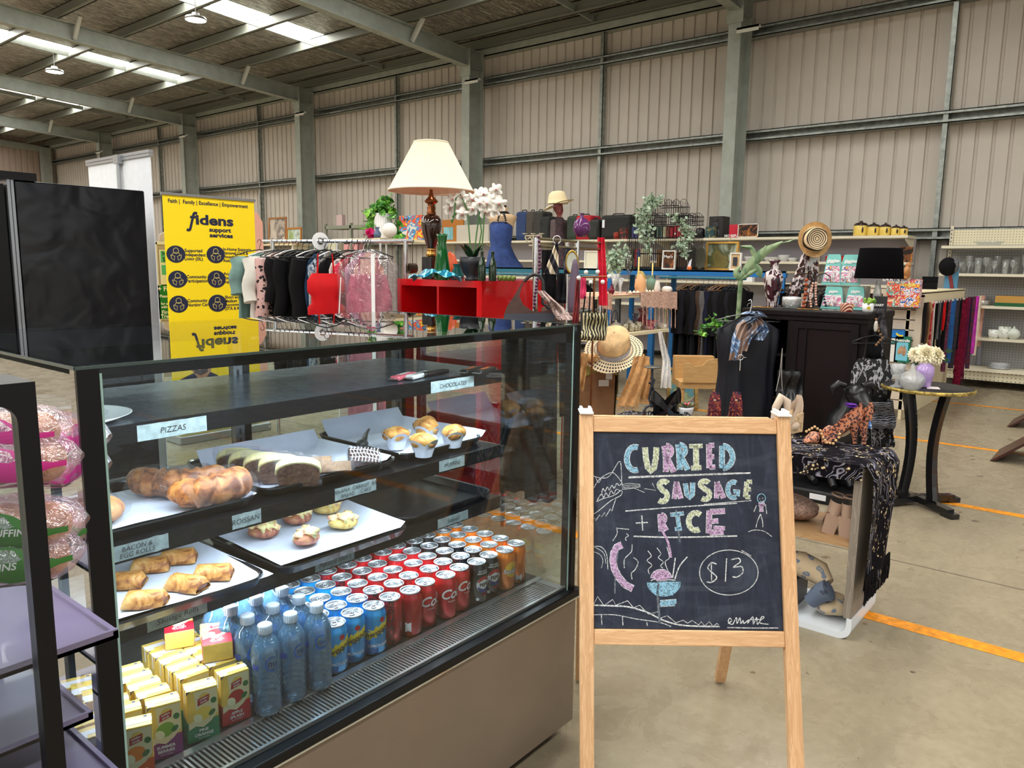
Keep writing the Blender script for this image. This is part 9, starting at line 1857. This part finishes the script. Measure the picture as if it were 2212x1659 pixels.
d0=Vector((right.x,right.y));lk.rotation_euler.z=atan2(right.y,right.x);a9,b9=P(1735,955,z=T_),P(1855,960,z=T_);lk.location=((a9.x+b9.x)/2,(a9.y+b9.y)/2,T_);
q_=P(1852,955,z=T_+.0);lk2=pump('second leopard print high heel seen from its heel side','high_heel_shoe',(q_.x+.07,q_.y+.015,T_),atan2(right.y,right.x)+1.15+pi,lsho,L=.23,heel=.105,sole=(206,190,170));lk2.rotation_euler.z=atan2(right.y,right.x)-1.0;lk2.location=(q_.x+.01,q_.y+.06,T_)
beads('wooden bead necklace draped over the leopard shoe','bead_necklace',[(1742,932),(1760,922),(1772,930),(1778,945),(1786,956),(1800,958),(1812,945),(1816,930)],2.96,.0055,M('wood_beads',(206,166,120),.6))
pais=prints('paisley',[(20,22,44),(26,28,54),(150,44,50),(26,28,54),(206,120,70),(22,24,46),(220,180,140)],40,.35,3.0)
for k,px in enumerate((1541,1587)):
	q_=P(px,926,z=T_);pump('paisley patterned court shoe seen from behind, %s of the pair'%['left','right'][k],'court_shoe',(q_.x,q_.y,T_),atan2(-q_.y,-q_.x),pais,L=.24,heel=.095,sole=(180,150,120),scale=1.12,strap=[[(.10,.02,.13),(.12,.0,.14),(.10,-.02,.13)]])
q_=P(1690,936,z=T_);pump('beige espadrille wedge shoe standing behind the easel corner','espadrille_wedge',(q_.x,q_.y,T_),atan2(right.y,right.x)+.6,M('beige_canvas',(206,186,166),.8),L=.22,heel=.09,sole=(150,120,90),wedge=True)
q_=P(1706,934,z=T_);th=thing('espadrille_wedge','pale espadrille wedge turned on its side with rope sole','shoe',(q_.x,q_.y,T_));lf=lambda a,c,e_=0:FP(a,c,mpp(q_)*FPX+e_)-Vector(th.location);mb=MB();mb.tube([lf(1670,905),lf(1676,880),lf(1688,858),lf(1700,868),lf(1702,895)],[.012,.018,.022,.02,.012],10);mb.build('front_strap',M('beige_canvas'),th);mb=MB();mb.tube([lf(1704,885),lf(1706,905),lf(1704,925)],[.02,.024,.02],12);mb.build('rope_wedge',M('jute_rope'),th)
q_=P(1735,930,z=T_);th=thing('beige_flat','beige pleated toe of an espadrille beside the leopard shoe','shoe',(q_.x-.06,q_.y+.04,T_),.5);mb=MB();mb.ball((0,0,.03),(.055,.04,.032),18,10,0,.1,40);mb.build('toe',M('beige_canvas'),th)
bsh=M('black_patent',(20,19,22),.25,coat=.4)
for k,(px,r_)in enumerate(((1425,.4),(1452,-.3))):q_=P(px,908,z=T_);pump('black heeled shoe lying behind the easel, %s one'%['left','right'][k],'black_heel',(q_.x,q_.y,T_),atan2(right.y,right.x)+pi*k+r_,bsh,L=.21,heel=.08,sole=(60,44,40))
q_=P(1481,908,z=T_);k=mpp(q_);th=thing('pink_succulent','pink-tipped succulent in a small white pot behind the easel','potted plant',q_);mb=MB();mb.lathe([(0,0),(12*k,0),(16*k,26*k),(16*k,29*k),(14*k,29*k),(0,25*k)],seg=24);mb.build('pot',M('white_china'),th);mb=MB()
for i in range(26):a=i*2.4;r_=(.06-.0018*i)*1.05;dv=Vector((cos(a),sin(a),.35+.06*i)).normalized();s2=dv.cross(ZV).normalized();c0=Vector((0,0,27*k));mb.add([c0,c0+dv*r_*.6+s2*r_*.22,c0+dv*r_,c0+dv*r_*.6-s2*r_*.22,c0+dv*r_*.6+ZV*-.006],[(0,1,2,3),(0,3,2,4),(0,4,2,1)],0 if i<12 else 1)
mb.build('rosette',[M('succulent_sage',(120,130,96),.6),M('succulent_pink',(206,110,116),.6)],th)
for k,(px,c_)in enumerate(((1516,(150,120,60)),)):q_=P(px,912,z=T_);th=thing('trinket','small butterfly hair clip near the paisley shoes','hair clip',q_);mb=MB();mb.ball((0,0,.012),(.03,.012,.012),10,6,0,.5,60);mb.build('clip',prints('butterfly',[(120,80,40),(40,30,20),(200,160,80)],60),th)
q_=P(1740,1160,z=shz);th=thing('knit_bag','brown tweed knitted pouch on the middle board of the shoe table','pouch',(3.26,1.10,shz));mb=MB();mb.ball((0,0,.055),(.10,.13,.055),24,12,0,.15,12);mb.build('pouch',M('tweed_knit',(150,124,112),.95,var=.35,vscale=90,bmp=1,bscale=140),th)
nude=M('nude_suede',(176,148,130),.85)
for k,(px,a9,b9)in enumerate(((1790,1158,0),(1833,1158,0))):
	q_=P(px,1165,z=shz+.0);q_=Vector((3.18,P(px,1120,x=3.18).y,shz));th=thing('block_heel_sandal','nude suede block-heel sandal seen from behind, %s of the pair'%['left','right'][k],'shoe',q_,pi+(.25 if k==0 else-.1));lean=.22 if k==0 else 0;th.rotation_euler=(lean*(-1),0,th.rotation_euler.z)
	mb=MB();mb.add([(-.03,-.022,0),(.025,-.024,0),(.025,.024,0),(-.03,.022,0),(-.03,-.027,.085),(.035,-.028,.085),(.035,.028,.085),(-.03,.027,.085)],[(3,2,1,0),(4,5,6,7),(0,1,5,4),(1,2,6,5),(2,3,7,6),(3,0,4,7)]);mb.build('heel',nude,th)
	mb=MB();mb.grid(lambda u,v:(.036-.035*(1-cos((u-.5)*pi))*1.2,.029*sin((u-.5)*pi),.085+.055*v),12,5);mb.build('heel_cup',nude,th);mb=MB();mb.grid(lambda u,v:(.03-.20*v,(u-.5)*.058,.086*(1-min(1,v*1.4))**1.4+.006),6,14);mb.build('insole',nude,th)
	mb=MB();mb.tube([(.03*cos(a)-.02,.03*sin(a),.16)for a in[2*pi*i/16 for i in range(16)]],.004,6,closed=True);mb.build('ankle_strap',nude,th)
q_=P(1740,1300,z=.03);th=thing('black_basket','black leather storage box with stitched edges on the white base','storage box',(3.14,1.02,.027));mb=MB();mb.box((0,0,0),(.20,.30,.13),bev=.004);mb.build('box',M('black_leather',(32,34,42),.45),th);mb=MB();mb.lathe([(.0,0),(1,0)],c=(-.002,.12,.09),seg=18,ax=Matrix.Rotation(-pi/2,3,'Y')@Matrix.Diagonal((.014,.03,1)));mb.build('handle_hole',M('brown_lining',(120,92,70),.6),th)
mb=MB()
for z in(.005,.125):mb.bar((-.0025,.0,z),(-.0025,.3,z),.002,.003)
mb.build('stitching',M('stitch',(90,120,160),.6),th)
sw_m=spots('blue_leopard_knit',(196,176,146),(110,122,140),(150,146,140),26,.34,.95,True)
th=thing('knit_slipper','blue and beige leopard knit slipper sock on the black box','slipper',(3.20,1.02,.16));mb=MB();mb.tube([(.02,.16,.03),(.03,.08,.05),(.03,0,.055),(.02,-.08,.04),(.0,-.12,.01)],[.03,.05,.055,.05,.03],18);mb.build('knit',sw_m,th)
th=thing('knit_slipper','blue and beige leopard knit slipper lying on the white base','slipper',(3.24,.88,.027));mb=MB();mb.ball((0,.0,.048),(.09,.075,.048),24,12,0,.25,14);mb.build('knit',sw_m,th)
th=thing('knit_slipper','dark blue slipper opening between the box and the lower slipper','slipper',(3.16,.93,.12));mb=MB();mb.tube([(0,-.05,.04),(0,-.02,.02),(.0,.02,-.03)],[.045,.04,.03],16);mb.build('knit',spots('navy_leopard_knit',(96,108,130),(70,76,92),None,26,.3,.95),th)
